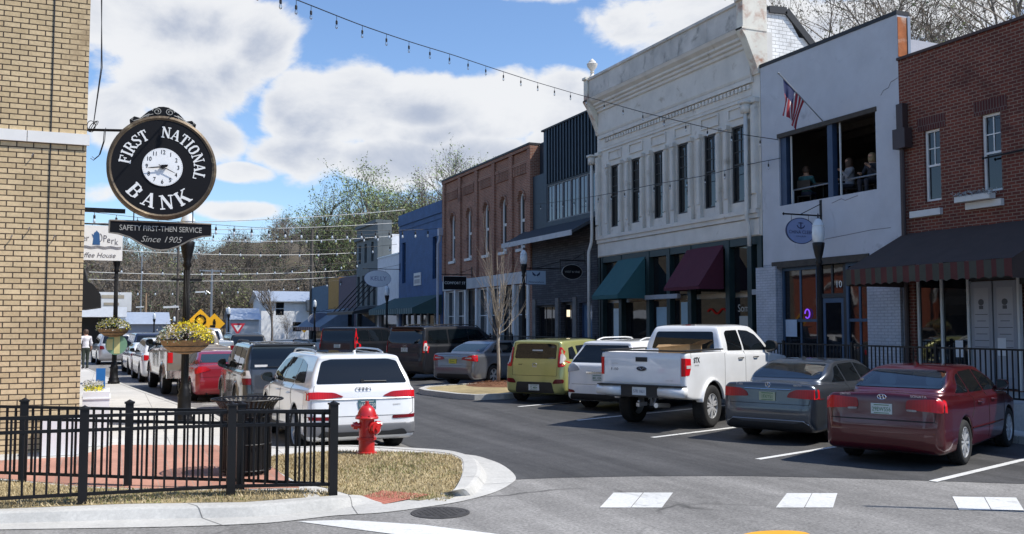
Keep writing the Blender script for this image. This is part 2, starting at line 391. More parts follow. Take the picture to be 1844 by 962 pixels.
lines('road_marking', stl, PAINT, .115)
lines('road_marking', [((3.0 + 1.95, y), (2.35, y)) for y in (21.0, 27.2)], PAINT, .10)
mb = MB()
for q in (((1080, 915), (1105, 888), (1212, 888), (1192, 915)), ((1397, 915), (1417, 889), (1508, 889), (1500, 915)), ((1727, 919), (1715, 895), (1830, 897), (1844, 920))):
    P = [G(*p) for p in q]
    mid0 = ((P[0][0] + P[3][0]) / 2, (P[0][1] + P[3][1]) / 2); mid1 = ((P[1][0] + P[2][0]) / 2, (P[1][1] + P[2][1]) / 2)
    e = .006
    for quad in ((P[0], P[1], (mid1[0] - e, mid1[1]), (mid0[0] - e, mid0[1])), ((mid0[0] + e, mid0[1]), (mid1[0] + e, mid1[1]), P[2], P[3])):
        mb.face([(x, y, zr(x, y) + .006) for x, y in quad])
tag(mb.build('road_marking', PAINT), kind='structure')
q = [G(*p) for p in ((535, 940), (620, 937), (760, 946), (905, 964), (880, 975), (800, 975))]
mb = MB(); mb.face([(x, y, .006) for x, y in q]); tag(mb.build('road_marking', PAINT), kind='structure')
c = G(1400, 969); mb = MB(); mb.face([(c[0] + .40 * math.cos(a) * (1 + .1 * math.sin(3 * a)), c[1] + .30 * math.sin(a) + .0, .006) for a in np.linspace(0, 2 * math.pi, 24, endpoint=False)])
tag(mb.build('road_marking', YPAINT), kind='structure')
# --- left corner: kerb, gutter, verge, paving
HK = .13
Bp = [(-160, 927, HK), (0, 917, HK), (230, 908, HK), (440, 905, HK), (595, 893, HK), (648, 892, .05), (691, 904, .014), (790, 888.5, .014), (818, 881, .12), (834, 850, HK), (833, 828, HK), (815, 818, HK), (780, 813, HK)]
Op = [(-160, 958), (0, 955), (300, 950), (480, 943), (600, 930), (680, 925), (740, 918), (830, 904), (895, 886), (929, 864), (915, 845), (885, 829), (830, 815)]
# control points pulled to matching stations
B = [(*G(x, y, h), h) for x, y, h in Bp]; O = [G(*p) for p in Op]
B = [(-14, B[0][1] + (B[0][0] + 14) * .13, HK)] + B + [(3.6, 15.35, HK), (2.32, 15.7, HK), (2.15, 18, HK), (2.05, 22, HK), (1.55, 25, HK), (.32, 34.5, HK), (-1.0, 47, HK), (-2.2, 60, HK), (-9, 149, HK)]
O = [(-14, O[0][1] + (O[0][0] + 14) * .13)] + O + [(3.9, 15.7), (2.8, 16.1), (2.6, 18.1), (2.5, 22.1), (2.0, 25.1), (.77, 34.55), (-.55, 47.05), (-1.75, 60), (-8.5, 149)]
def dense(pts, n=6):
    out = []
    for i in range(len(pts) - 1):
        p0, p1, p2, p3 = (np.array(pts[max(0, min(len(pts) - 1, k))]) for k in (i - 1, i, i + 1, i + 2))
        for t in np.linspace(0, 1, n, endpoint=False):
            m1 = (p2 - p0) * .4; m2 = (p3 - p1) * .4
            d = np.linalg.norm((p2 - p1)[:2]); m1 *= min(1, d / (np.linalg.norm(m1[:2]) + 1e-6)); m2 *= min(1, d / (np.linalg.norm(m2[:2]) + 1e-6))
            out.append(tuple((2 * t**3 - 3 * t**2 + 1) * p1 + (t**3 - 2 * t**2 + t) * m1 + (-2 * t**3 + 3 * t**2) * p2 + (t**3 - t**2) * m2))
    return out + [tuple(pts[-1])]
Bd, Od = dense(B), dense(O)
mb = MB(); rows = []
for (bx, by, h), (ox, oy) in zip(Bd, Od):
    zo = zr(ox, oy)
    r = []
    for t, z in ((0, h), (.26, h), (.33, h - .02 if h > .05 else h * .8), (.44, zo * .5 + .018), (1, zo + .008)):
        r.append((bx + (ox - bx) * t, by + (oy - by) * t, z if t < .4 else z))
    rows.append(r)
for i in range(len(rows) - 1):
    for j in range(4): mb.face((rows[i][j], rows[i][j + 1], rows[i + 1][j + 1], rows[i + 1][j]))
o = mb.build('kerb', CONC_D, smooth=50); o['kind'] = 'structure'
mb = MB()
for i in (9, 21, 33, 58):
    r = rows[i]; q = rows[i + 1]
    for j in range(4):
        a, b, c, d = (Vector(r[j]), Vector(r[j + 1]), Vector(q[j + 1]), Vector(q[j])); L1_, L2_ = max(.05, (d - a).length), max(.05, (c - b).length); up_ = Vector((0, -.002, .003))
        mb.face((a + up_, b + up_, b + (c - b) * (.011 / L2_) + up_, a + (d - a) * (.011 / L1_) + up_))
tag(mb.build('kerb', mat('kerb_joint', (.17, .165, .155), .9, 0, 0)), kind='structure')  # dark joint strips laid across the kerb
corner = [(x, y) for x, y, h in Bd]
def corner_poly(end):                        # the back-of-kerb outline closed towards the building
    return corner + end
mbp = [(x, y) for x, y, h in Bd if y < 140]
flat = lambda x, y: HK - .006 if not (2.75 < x < 4.45 and y < 12.6) else HK - .006
def ramp_z(x, y):                            # pavement and turf dip gently to the road at the crossing
    a, b_ = G(640, 892, .05), G(818, 884, .02)
    if x < a[0] - .5 or x > b_[0] + .4 or y > 14: return HK - .006
    lo = a[1] + (b_[1] - a[1]) * (x - a[0]) / (b_[0] - a[0])
    t = sst(-.05, 1.25, y - lo); side = sst(a[0] - .5, a[0] + .1, x) * (1 - sst(b_[0] - .1, b_[0] + .4, x)); k = (1 - t) * side
    return (HK - .006) * (1 - k) + .008 * k
sheet('left_pavement', mbp + [(-18, 135), (-14, 60), (-14, mbp[0][1])], 0, CONC, .25, ramp_z)
pav = [G(x, y, HK) for x, y in ((-330, 846), (0, 829), (140, 822), (201, 801), (390, 801), (470, 825), (491, 842), (540, 878), (403, 881), (245, 879), (147, 875), (0, 861), (-330, 845.9))]
sheet('pavement', [p for p in pav[:12]], .004, PAVER, .5, ramp_z)
TACT = mat('tactile_red', (.42, .15, .10), .8, 0, .1)
tp = [G(x, y, .05) for x, y in ((648, 890.5), (689, 881.5), (776, 886), (692, 903))]
mb = MB(); q = [(x, y, ramp_z(x, y) + .012) for x, y in tp]; mb.face(q)
for i in range(15):
    for j in range(9):
        u, v_ = (i + .5) / 15, (j + .5) / 9
        a = Vector(q[0]).lerp(Vector(q[3]), u); b_ = Vector(q[1]).lerp(Vector(q[2]), u); c = a.lerp(b_, v_)
        mb.lathe([(.014, 0), (.009, .006)], c, n=6)
tag(mb.build('pavement', TACT), kind='structure')
# grass on the corner: soil sheets plus blades
DRY = ground_mat('dry_turf', (.33, .265, .145), .35, .35, .95, 0, ((.13, .15, .035), 1.2, .8))
ga = [G(x, y, HK) for x, y in ((-200, 850), (0, 864), (147, 877), (245, 881), (403, 883), (540, 882), (594, 884), (592, 892), (440, 903.5), (230, 906.5), (0, 915.5), (-200, 925))]
gb = [G(x, y, HK) for x, y in ((492, 843), (541, 871), (600, 875), (700, 880.5), (800, 885), (818, 879), (833, 850), (831, 829), (812, 819), (760, 815), (600, 812), (478, 822))]
def blades(name, polys, n, h, mats, zf, seed=1):
    rs = np.random.RandomState(seed); mb = MB()
    for poly, cnt in zip(polys, n):
        P = np.array(poly); lo, hi = P.min(0), P.max(0); k = 0
        while k < cnt:
            x, y = lo + rs.rand(2) * (hi - lo)
            ins = False; j = len(P) - 1
            for i in range(len(P)):
                if (P[i, 1] > y) != (P[j, 1] > y) and x < (P[j, 0] - P[i, 0]) * (y - P[i, 1]) / (P[j, 1] - P[i, 1]) + P[i, 0]: ins = not ins
                j = i
            if not ins: continue
            k += 1; a = rs.rand() * 6.28; hh = h * (.4 + rs.rand()); w_ = .004 + .005 * rs.rand(); z = zf(x, y) + .004
            dx, dy = math.cos(a) * w_, math.sin(a) * w_; l = rs.normal(0, .5, 2) * hh
            patch = math.sin(x * 2.1 + 1.3 * math.sin(y * 1.7)) + .6 * math.sin(y * 3.3 + x)
            pr_ = rs.rand() * 1.6 + .35 * patch
            mi = 0 if pr_ < .8 else (1 if pr_ < 1.5 else 2)
            mb.face(((x - dx, y - dy, z), (x + dx, y + dy, z), (x + l[0], y + l[1], z + hh)), mi)
    return tag(mb.build(name, mats, recalc=False), 'short dry straw and green grass growing on the corner verge', 'grass', kind='stuff')
STRAW = mat('straw_blade', (.43, .335, .175), .8, 0, .25, 2); STRAW2 = mat('pale_blade', (.50, .41, .25), .8, 0, .2, 2); GREENB = mat('green_blade', (.20, .21, .07), .8, 0, .25, 2)
sheet('lawn', ga, .003, DRY, .5, ramp_z); sheet('lawn', gb, .004, DRY, .25, ramp_z)
blades('grass', [ga, gb], [10000, 17000], .034, [STRAW, STRAW2, GREENB], ramp_z)
# --- right side: street kerb, raised terrace in front of the shops
TOPZ = .62
mb = MB()
for y0, y1 in zip(range(3, 147, 3), range(6, 150, 3)):
    za, zb_ = zr(14.8, y0), zr(14.8, y1); e = .012
    q = [(14.8, y0 + e, za - .05), (14.8, y1 - e, zb_ - .05), (14.8, y1 - e, zb_ + .14), (14.8, y0 + e, za + .14), (15.0, y1 - e, zb_ + .14), (15.0, y0 + e, za + .14)]
    mb.face([q[0], q[1], q[2], q[3]]); mb.face([q[3], q[2], q[4], q[5]]); mb.face((q[0], q[3], q[5], (15.0, y0 + e, za - .05)))
tag(mb.build('kerb', CONC_D), kind='structure')
sheet('pavement', [(15.0, 3), (15.62, 3), (15.62, 149), (15.0, 149)], .135, CONC, 1.)
mb = MB(); mb.box(15.6, 15.8, 3, 100, -.1, TOPZ); mb.box(15.8, 18.62, 3, 100, TOPZ - .2, TOPZ - .004)
tag(mb.build('terrace', CONC_D), kind='structure')
# --- planted island between the bays
isl = [G(x, y, .1) for x, y in ((752, 703), (765, 711), (800, 716), (870, 719), (930, 716))]
islp = [(8.85, 27.5), (8.42, 26.9), (8.38, 26.2), (8.7, 24.4), (9.0, 23.75), (9.8, 23.6), (14.8, 25.4), (14.8, 29.5)]
mb = MB(); cpt = Vector((sum(p[0] for p in islp) / 8, sum(p[1] for p in islp) / 8))
n_ = len(islp)
outer = [(x, y, zr(x, y) - .05) for x, y in islp]; top = [(x, y, zr(x, y) + .15) for x, y in islp]
inn = [tuple(Vector((x, y)).lerp(cpt, .16 / max(.3, (Vector((x, y)) - cpt).length))) for x, y in islp]; inn = [(x, y, zr(x, y) + .15) for x, y in inn]; inb = [(x, y, z - .05) for x, y, z in inn]
for i in range(n_):
    j = (i + 1) % n_
    for a, b_ in ((outer, top), (top, inn), (inn, inb)): mb.face((a[i], a[j], b_[j], b_[i]))
tag(mb.build('island_kerb', CONC_D), kind='structure')
MULCH = ground_mat('pine_mulch', (.16, .075, .04), .5, .3, .95)
sheet('lawn', [(p[0], p[1]) for p in inn], .115, DRY, .6)
tc_ = G(893, 691, .2)
TREE_AT = (11.05, 27.1)
mb = MB()
for i in range(1400):
    a, r_ = nrs.rand() * 6.28, math.sqrt(nrs.rand()) * 1.0
    x, y = TREE_AT[0] + r_ * math.cos(a), TREE_AT[1] + r_ * math.sin(a) * .75; z = zr(x, y) + .13 + .10 * (1 - r_ ** 2) + nrs.rand() * .02
    b_ = nrs.rand() * 6.28; l = .05; mb.face(((x - .006, y, z), (x + .006, y, z), (x + l * math.cos(b_), y + l * math.sin(b_), z + nrs.rand() * .04)))
mb.lathe([(1.0, .115), (.7, .16), (.3, .205), (0., .22)], (TREE_AT[0], TREE_AT[1], zr(*TREE_AT)), n=24)
tag(mb.build('mulch_dirt', MULCH), 'red brown mulch mound around the young tree on the island', 'mulch', kind='stuff')
# manhole
t = thing('manhole_cover', 'round dark iron manhole cover set in the worn asphalt near the kerb', 'manhole cover', (*G(793, 924), 0))
IRON = mat('cast_iron', (.075, .07, .065), .7, .4, .25, 8)
mb = MB(); mb.lathe([(.33, .0), (.33, .008), (.30, .008), (.30, .005)], t.location, n=32); mb.build('ring', IRON, t)
mb = MB(); mb.lathe([(.295, .0), (.295, .009), (0, .009)], t.location, n=32)
for i in range(-4, 5):
    for j in range(-4, 5):
        if i * i + j * j < 18: mb.box(t.location.x + i * .058 - .018, t.location.x + i * .058 + .018, t.location.y + j * .058 - .018, t.location.y + j * .058 + .018, .009, .013)
mb.build('cover', IRON, t)
# ============================================================ BUILDINGS
FXX = 18.5
def facade(mb, p, u0, u1, z0, z1, holes, depth=.22, mi=0, axis='x', sgn=1, mi_r=None):
    """wall sheet on plane axis=p, with openings (u0,u1,z0,z1) that have reveals going inwards (sgn)"""
    P = (lambda u, z, d=0: (p + d * sgn, u, z)) if axis == 'x' else (lambda u, z, d=0: (u, p + d * sgn, z))
    us = sorted({u0, u1, *[h[0] for h in holes], *[h[1] for h in holes]}); zs = sorted({z0, z1, *[h[2] for h in holes], *[h[3] for h in holes]})
    us = [u for u in us if u0 <= u <= u1]; zs = [z for z in zs if z0 <= z <= z1]
    for a, b in zip(us, us[1:]):
        for c, d in zip(zs, zs[1:]):
            m = ((a + b) / 2, (c + d) / 2)
            if any(h[0] < m[0] < h[1] and h[2] < m[1] < h[3] for h in holes): continue
            mb.face((P(a, c), P(b, c), P(b, d), P(a, d)), mi)
    mr = mi if mi_r is None else mi_r
    for a, b, c, d in holes:
        for q in (((a, c), (b, c)), ((b, c), (b, d)), ((b, d), (a, d)), ((a, d), (a, c))):
            mb.face((P(*q[0]), P(*q[1]), P(*q[1], depth), P(*q[0], depth)), mr)
    for q in (((u0, z0), (u0, z1)), ((u0, z1), (u1, z1)), ((u1, z1), (u1, z0))):
        mb.face((P(*q[0]), P(*q[1]), P(*q[1], depth + .12), P(*q[0], depth + .12)), mi)
def arch_fill(mb, x, y0, y1, zs, zt, d=.22, mi=0, n=10):
    """the two spandrels that turn a square-headed opening into a round one (on plane x, springing at zs)"""
    c = (y0 + y1) / 2; r = (y1 - y0) / 2; hh = zt - zs
    pts = [(c + r * math.cos(a), zs + hh * math.sin(a)) for a in np.linspace(0, math.pi, 2 * n + 1)]
    for i in range(2 * n):
        a, b = pts[i], pts[i + 1]
        mb.face(((x, a[0], a[1]), (x, b[0], b[1]), (x, b[0], zt), (x, a[0], zt)), mi)
        mb.face(((x, a[0], a[1]), (x, b[0], b[1]), (x + d, b[0], b[1]), (x + d, a[0], a[1])), mi)
def window(parent, y0, y1, z0, z1, x, fm, gm=None, fw=.06, grid=(2, 2), sash=True, mw=.025, lower=(1, 1), label=None, cross=None, name='window'):
    gm = gm or WGLASS; mb = MB(); zm = (z0 + z1) / 2
    mb.box(x, x + .08, y0, y0 + fw, z0, z1); mb.box(x, x + .08, y1 - fw, y1, z0, z1)
    mb.box(x, x + .08, y0 + fw, y1 - fw, z1 - fw, z1); mb.box(x, x + .08, y0 + fw, y1 - fw, z0, z0 + fw)
    def mun(g, a, b):
        for i in range(1, g[0]):
            yy = y0 + fw + (y1 - y0 - 2 * fw) * i / g[0]; mb.box(x + .025, x + .06, yy - mw / 2, yy + mw / 2, a, b)
        for j in range(1, g[1]):
            zz = a + (b - a) * j / g[1]; mb.box(x + .027, x + .058, y0 + fw, y1 - fw, zz - mw / 2, zz + mw / 2)
    if sash:
        mb.box(x + .01, x + .07, y0 + fw, y1 - fw, zm - fw * .45, zm + fw * .45)
        mun(grid, zm + fw * .45, z1 - fw); mun(lower, z0 + fw, zm - fw * .45)
    else: mun(grid, z0 + fw, z1 - fw)
    f = mb.build(name, fm, parent)
    if label: f['label'] = label
    g = MB(); g.box(x + .045, x + .05, y0 + fw * .5, y1 - fw * .5, z0 + fw * .5, z1 - fw * .5); g.build('pane', gm, f)
    return f
def awning(name, label, y0, y1, zt, zb, out, val, mats, x=FXX, scallop=0, side=True, stripes=0):
    """sloping fabric awning on the facade: roof, closed ends, hanging valance"""
    t = thing(name, label, 'awning', (x, (y0 + y1) / 2, zb))
    a, b = (x - .02, zt), (x - out, zb); th = .02
    mb = MB(); N = max(2, int((y1 - y0) / .4))
    for i in range(N):
        ya, yb = y0 + (y1 - y0) * i / N, y0 + (y1 - y0) * (i + 1) / N
        M_ = 6; sag = .02
        for k in range(M_):
            def pt(s, y): return (a[0] + (b[0] - a[0]) * s, y, a[1] + (b[1] - a[1]) * s - sag * math.sin(math.pi * s) * (1 if 0 < (y - y0) / (y1 - y0) < 1 else .2) - .008 * math.sin(9 * y))
            mb.face((pt(k / M_, ya), pt((k + 1) / M_, ya), pt((k + 1) / M_, yb), pt(k / M_, yb)))
    mb.build('canopy', mats[0], t, smooth=True)
    if side:
        for yy in (y0, y1):
            mb = MB(); e = .006 if yy == y0 else -.006
            mb.prism([(a[0], a[1] - .01), (b[0] + .01, b[1] - .01), (b[0] + .01, b[1] - val), (a[0], b[1] - val)], (0, yy + e, 0), (1, 0, 0), (0, 0, 1), (0, e, 0)); mb.build('end_panel', mats[0], t)
    mb = MB(); n = max(4, int((y1 - y0) / .06)); zz0 = zb - .004
    for i in range(n):
        ya, yb = y0 + (y1 - y0) * i / n, y0 + (y1 - y0) * (i + 1) / n
        ph = lambda y: val - (scallop * abs(math.sin(math.pi * (y - y0) / .27)) if scallop else 0)
        mi = 0
        if stripes: mi = 1 if ((ya - y0) % stripes) < stripes * .42 else 0
        xf = b[0] - .004
        mb.face(((xf, ya, zz0), (xf, yb, zz0), (xf + .012, yb, zz0 - ph(yb)), (xf + .012, ya, zz0 - ph(ya))), mi)
    mb.build('valance', mats[1:], t)
    mb = MB()
    for yy in (y0 + .03, (y0 + y1) / 2, y1 - .03):
        mb.tube([(a[0], yy, a[1] - .05), (b[0] + .03, yy, b[1] - .04), (x, yy, b[1] - .04)], .013, 6)
    mb.build('frame', GREYM, t)
    return t
def hang_sign(name, label, y, z, xc, w_, h_, face_m, edge_m, round_=True, arm=True, texts=(), armx=None, cat='sign', th=.05, deco=None, drop=.1):
    """projecting sign hung from an iron bracket; the board stands across the facade"""
    t = thing(name, label, cat, (xc, y, z))
    n = 36
    pl = [(w_ / 2 * math.cos(a), h_ / 2 * math.sin(a)) for a in np.linspace(0, 2 * math.pi, n, endpoint=False)] if round_ else [(-w_ / 2, -h_ / 2), (w_ / 2, -h_ / 2), (w_ / 2, h_ / 2), (-w_ / 2, h_ / 2)]
    mb = MB(); mb.prism(pl, (xc, y - th / 2, z), (1, 0, 0), (0, 0, 1), (0, th, 0), 0, 1)
    mb.tube([(xc + a * 1.0, y - th / 2, z + b * 1.0) for a, b in pl] + [(xc + pl[0][0], y - th / 2, z + pl[0][1])], .012, 5, 1)
    b = mb.build('board', [face_m, edge_m], t)
    if texts or deco:
        mb = MB()
        for (s, dx, dz, size, sh) in texts: text_mb(mb, s, (xc + dx, y - th / 2 - .001, z + dz), (1, 0, 0), (0, 0, 1), size, .006, shear=sh)
        if deco: deco(mb, xc, y - th / 2 - .006, z)
        mb.build('lettering', edge_m, b)
    if arm:
        ax = armx or FXX; zt = z + h_ / 2 + drop; mb = MB()
        mb.tube([(ax, y, zt), (xc - w_ / 2 - .05, y, zt)], .022, 8); mb.lathe([(0, -.045), (.045, 0), (0, .045)], (xc - w_ / 2 - .07, y, zt), 'x', 10)
        mb.tube([(ax, y, zt + .35), (ax - .02, y, zt + .33), (xc, y, zt)], .012, 6); mb.box(ax - .02, ax + .0, y - .04, y + .04, zt - .15, zt + .45)
        for s in (-.3, .3): mb.tube([(xc + s * w_, y, zt), (xc + s * w_, y, z + h_ / 2 * (.75 if round_ else .98))], .007, 5)
        mb.build('bracket', BLACK, t)
    return t
BR_RED = brick('maroon_brick', (.175, .046, .028), (.11, .031, .022), (.24, .17, .13), .215, .078, .010, dirt=((.05, .02, .018), .25, .5))
BR_RD2 = brick('old_red_brick', (.33, .135, .085), (.22, .09, .06), (.34, .26, .20), .22, .08, .012, dirt=((.09, .045, .035), .3, .5))
BR_TAN = brick('tan_brick', (.64, .49, .295), (.52, .39, .225), (.07, .05, .035), .235, .0855, .0095, .85, .6, dirt=((.36, .26, .15), .22, .8))
BR_WHT = brick('painted_white_brick', (.76, .75, .72), (.70, .69, .66), (.40, .39, .37), .30, .12, .010, .7, .5, dirt=((.35, .33, .30), .25, 1.2))
BR_PNT = brick('painted_pale_brick', (.49, .505, .54), (.46, .475, .51), (.35, .365, .40), .24, .08, .010, .7, .9)
BR_DRK = brick('charcoal_stone', (.085, .085, .092), (.05, .05, .057), (.028, .028, .032), .5, .10, .012, .8, .8)
BR_BLU = brick('blue_painted_brick', (.042, .105, .25), (.038, .095, .225), (.03, .075, .17), .22, .08, .010, .6, .5)
STUC = mat('pale_blue_grey_stucco', (.50, .515, .55), .8, 0, .08, 1.2, .25, 22, dirt=((.34, .35, .38), .14, 1.2))
ORN = mat('old_white_paint', (.66, .625, .565), .7, 0, .10, 1.5, .2, 30, dirt=((.40, .35, .28), .12, 1.6))
ORNR = mat('rust_streaked_white', (.72, .68, .58), .7, 0, .1, 2, .1, 30, dirt=((.36, .12, .045), .55, 1.9))
ORND = mat('stained_parapet', (.56, .53, .48), .75, 0, .25, 1.0, .2, 30, dirt=((.15, .14, .12), .35, 1.3))
RUST = mat('rusty_tin', (.40, .13, .04), .8, .2, .3, 3, .3, 20, dirt=((.55, .42, .33), .3, 2.))
TAR = mat('black_coping', (.02, .02, .022), .6, 0, .2)
DKGRN = mat('dark_green_paint', (.012, .030, .030), .5, 0, .15)
NAVY = mat('navy_frame', (.03, .055, .11), .5, 0, .15)
CORR = mat('dark_corrugated', (.022, .037, .054), .5, .3, .12)
WHTM = mat('white_metal_siding', (.78, .80, .82), .45, .1, .06)
ROOFM = mat('pale_metal_roof', (.55, .60, .66), .35, .5, .08)
AW_BRN = mat('brown_awning', (.058, .040, .034), .9, 0, .1); AW_OLV = mat('olive_valance', (.062, .062, .048), .9, 0, .1); AW_RED = mat('red_stripe', (.092, .027, .024), .9, 0, .1)
AW_GRN = mat('teal_awning', (.035, .115, .12), .85, 0, .06); AW_MAR = mat('maroon_awning', (.085, .012, .026), .85, 0, .06)
AW_GRN2 = mat('dull_green_awning', (.045, .09, .085), .85, 0, .08)
LT = mat('pale_letter', (.75, .75, .72), .6, 0, 0)
PAPER = mat('white_notice', (.70, .70, .70), .8, 0, .03)
TRIM = mat('white_trim', (.62, .62, .60), .6, 0, .06)
GREYD = mat('grey_shopfront', (.30, .31, .34), .6, 0, .05)
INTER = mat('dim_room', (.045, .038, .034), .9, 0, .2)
def body_block(mb, y0, y1, z1, x0=FXX + .36, x1=FXX + 16, mi=0):
    mb.box(x0, x1, y0, y1, TOPZ - 1.0, z1 - .02, mi)

# ---- 1 maroon brick shop (right edge of the picture)
T = thing('brick_building', 'maroon brick two storey shop at the right edge with a brown striped awning', 'building', (FXX, 13, TOPZ))
y0, y1, zt = 7.0, 18.14, 8.88
W1 = (*sorted((FX(1692, 233)[0], FX(1663, 240)[0])), 5.13, 6.90); W2 = (*sorted((FX(1801, 204)[0], FX(1766, 211)[0])), 5.15, 6.95)
W3 = (12.6, 13.1, 5.14, 6.92); ST = (9.0, 17.80, TOPZ + .02, 3.75)
mb = MB(); facade(mb, FXX, y0, y1, TOPZ - .3, zt, [W1, W2, W3, ST], .22); body_block(mb, y0, y1, zt); mb.build('wall', BR_RED, T)
mb = MB(); mb.box(FXX - .05, FXX + .5, y0, y1 + .02, zt + .002, zt + .07); mb.build('coping', mat('brown_coping', (.06, .035, .03), .7), T)
SOLD = brick('soldier_course', (.10, .028, .022), (.075, .022, .02), (.14, .10, .09), .075, .32, .010)
for W in (W1, W2, W3):
    window(T, *W, FXX + .07, WHITEP, None, .055, (2, 2))
    mb = MB(); mb.box(FXX - .012, FXX + .02, W[0] - .18, W[1] + .18, W[3] + .002, W[3] + .34); mb.build('lintel', SOLD, T)
    mb = MB(); mb.box(FXX - .10, FXX + .05, W[0] - .03, W[1] + .42, W[2] - .36, W[2] - .20); mb.build('sill', TRIM, T)
# storefront
xs = FXX + .10
mb = MB()
ycols = [17.80 - .05, 17.03, 16.26, 14.92, 13.6, 12.3, 10.8, 9.05]
for y in ycols: mb.box(xs - .05, xs + .05, y - .03, y + .03, TOPZ + .02, 3.75)
mb.box(xs - .04, xs + .04, 9, 17.8, 3.62, 3.75); mb.box(xs - .04, xs + .04, 16.29, 17.72, TOPZ + .02, TOPZ + .45)
mb.build('shopfront_frame', TRIM, T)
for a, b in ((17.06, 17.72), (16.29, 17.0), (9.1, 13.5)):
    mb = MB(); mb.box(xs, xs + .006, a, b, TOPZ + .45, 3.62); mb.build('shop_window', WGLASS, T)
for a, b in ((15.62, 16.20), (14.98, 15.58)):
    mb = MB(); mb.box(xs - .02, xs + .03, a, b, TOPZ + .05, 3.1)
    dr = mb.build('door', GREYD, T)
    mb = MB(); c = (a + b) / 2
    mb.box(xs - .024, xs - .021, a + .09, b - .09, TOPZ + .3, 2.95); mb.build('pane', mat('frosted_pane', (.36, .37, .40), .35, 0, .05), dr)
    mb = MB(); mb.lathe([(.075, 0), (.075, .006)], (xs - .03, c, 2.62), 'x', 14); mb.box(xs - .03, xs - .025, c - .055, c + .055, 2.46, 2.54)
    for k, wd in enumerate((.17, .12, .19, .15, .19, .19)): mb.box(xs - .029, xs - .025, c - wd, c + wd, 2.33 - .15 * k, 2.345 - .15 * k)
    mb.build('lettering', mat('grey_print', (.10, .10, .11), .7, 0, 0), dr)
mb = MB(); mb.box(xs - .03, xs, 14.95, 16.23, 3.12, 3.6); mb.box(xs - .02, xs, 13.65, 14.9, 3.0, 3.6); mb.build('transom', BLACKP, T)
for (a, z_) in ((16.55, 1.55), (15.38, 1.62)):
    mb = MB(); mb.box(xs - .034, xs - .03, a - .11, a + .11, z_ - .22, z_ + .18); mb.build('notice', PAPER, T)
mb = MB(); mb.box(FXX - .28, FXX - .03, 17.72, 18.12, 6.55, 7.05); mb.box(FXX - .20, FXX - .02, 17.85, 18.06, 7.05, 7.7)
mb.tube([(FXX - .12, 17.97, 6.56), (FXX - .12, 17.97, 4.35), (FXX - .07, 18.0, 4.0), (FXX - .07, 18.0, TOPZ)], .06, 8)
mb.build('downspout', mat('brown_gutter', (.045, .028, .028), .5), T)
mb = MB(); mb.tube([(FXX, 14.2, 5.95), (FXX - .08, 14.2, 5.95), (FXX - .08, 15.55, 5.93)], .022, 8); mb.lathe([(0, -.04), (.04, 0), (0, .04)], (FXX - .08, 15.6, 5.93), 'y', 10); mb.build('bracket', BLACK, T)
aw = awning('striped_awning', 'wide brown awning with scalloped red and olive valance on the maroon brick shop', 14.62 - 1.2, 18.06, 4.40, 3.44, 1.95, .40, [AW_BRN, AW_OLV, AW_RED], scallop=.05, stripes=.33)
# flower box under the second window
t = thing('flower_box', 'small pale flower box with frosty foliage under the upper right window', 'flower box', (FXX - .2, (W2[0] + W2[1]) / 2 + .15, W2[2] - .16))
mb = MB(); mb.box(FXX - .30, FXX - .11, W2[0] + .1, W2[1] + .55, W2[2] - .19, W2[2] - .06); mb.build('trough', TRIM, t)
mb = MB()
for i in range(260):
    y = W2[0] + .06 + nrs.rand() * (W2[1] - W2[0] + .52); x = FXX - .1 - nrs.rand() * .25; z = W2[2] - .09 + nrs.rand() * .13; a = nrs.rand(3) - .5; b_ = nrs.rand(3) - .5
    mb.face([(x, y, z), (x + a[0] * .09, y + a[1] * .09, z + a[2] * .09), (x + b_[0] * .09, y + b_[1] * .09, z + b_[2] * .09)])
mb.build('foliage', mat('frosty_leaf', (.33, .36, .36), .8, 0, .3, 8), t)
# roof clutter behind the maroon parapet
tag(MB().box(20.2, 21.0, 16.6, 17.8, 8.7, 9.15).build('roof_duct', GREYM), 'grey metal roof duct behind the maroon parapet beside the white chimney wall', 'duct')
mb = MB(); mb.lathe([(.75, 0), (.75, .35), (.6, .62), (.3, .8), (0, .86)], (22.6, 17.4, 8.86), n=20); tag(mb.build('roof_vent', mat('rusty_red', (.16, .045, .03), .7, 0, .2), smooth=40), 'rust red domed roof vent showing above the maroon parapet', 'vent')

# ---- 2 pale painted building with the open upper room
T = thing('painted_building', 'pale painted building with an open upstairs room and blue timber shopfront', 'building', (FXX, 21, TOPZ))
y0, y1, zt = 18.145, 23.72, 10.10
UP = (18.97, 22.9, 5.67, 7.83); LO = (19.32, 23.02, TOPZ + .02, 3.92)
mb = MB(); facade(mb, FXX, y0, y1, 3.93, zt, [UP], .34); facade(mb, FXX, y0, y1, TOPZ - .3, 3.93, [(LO[0], LO[1], LO[2], 3.93)], .34, 1)
mb.box(FXX - .10, FXX - .003, 23.03, y1 + .25, TOPZ, 3.86, 1); mb.box(FXX - .10, FXX - .003, y0 + .03, 19.31, TOPZ, 3.4, 1)
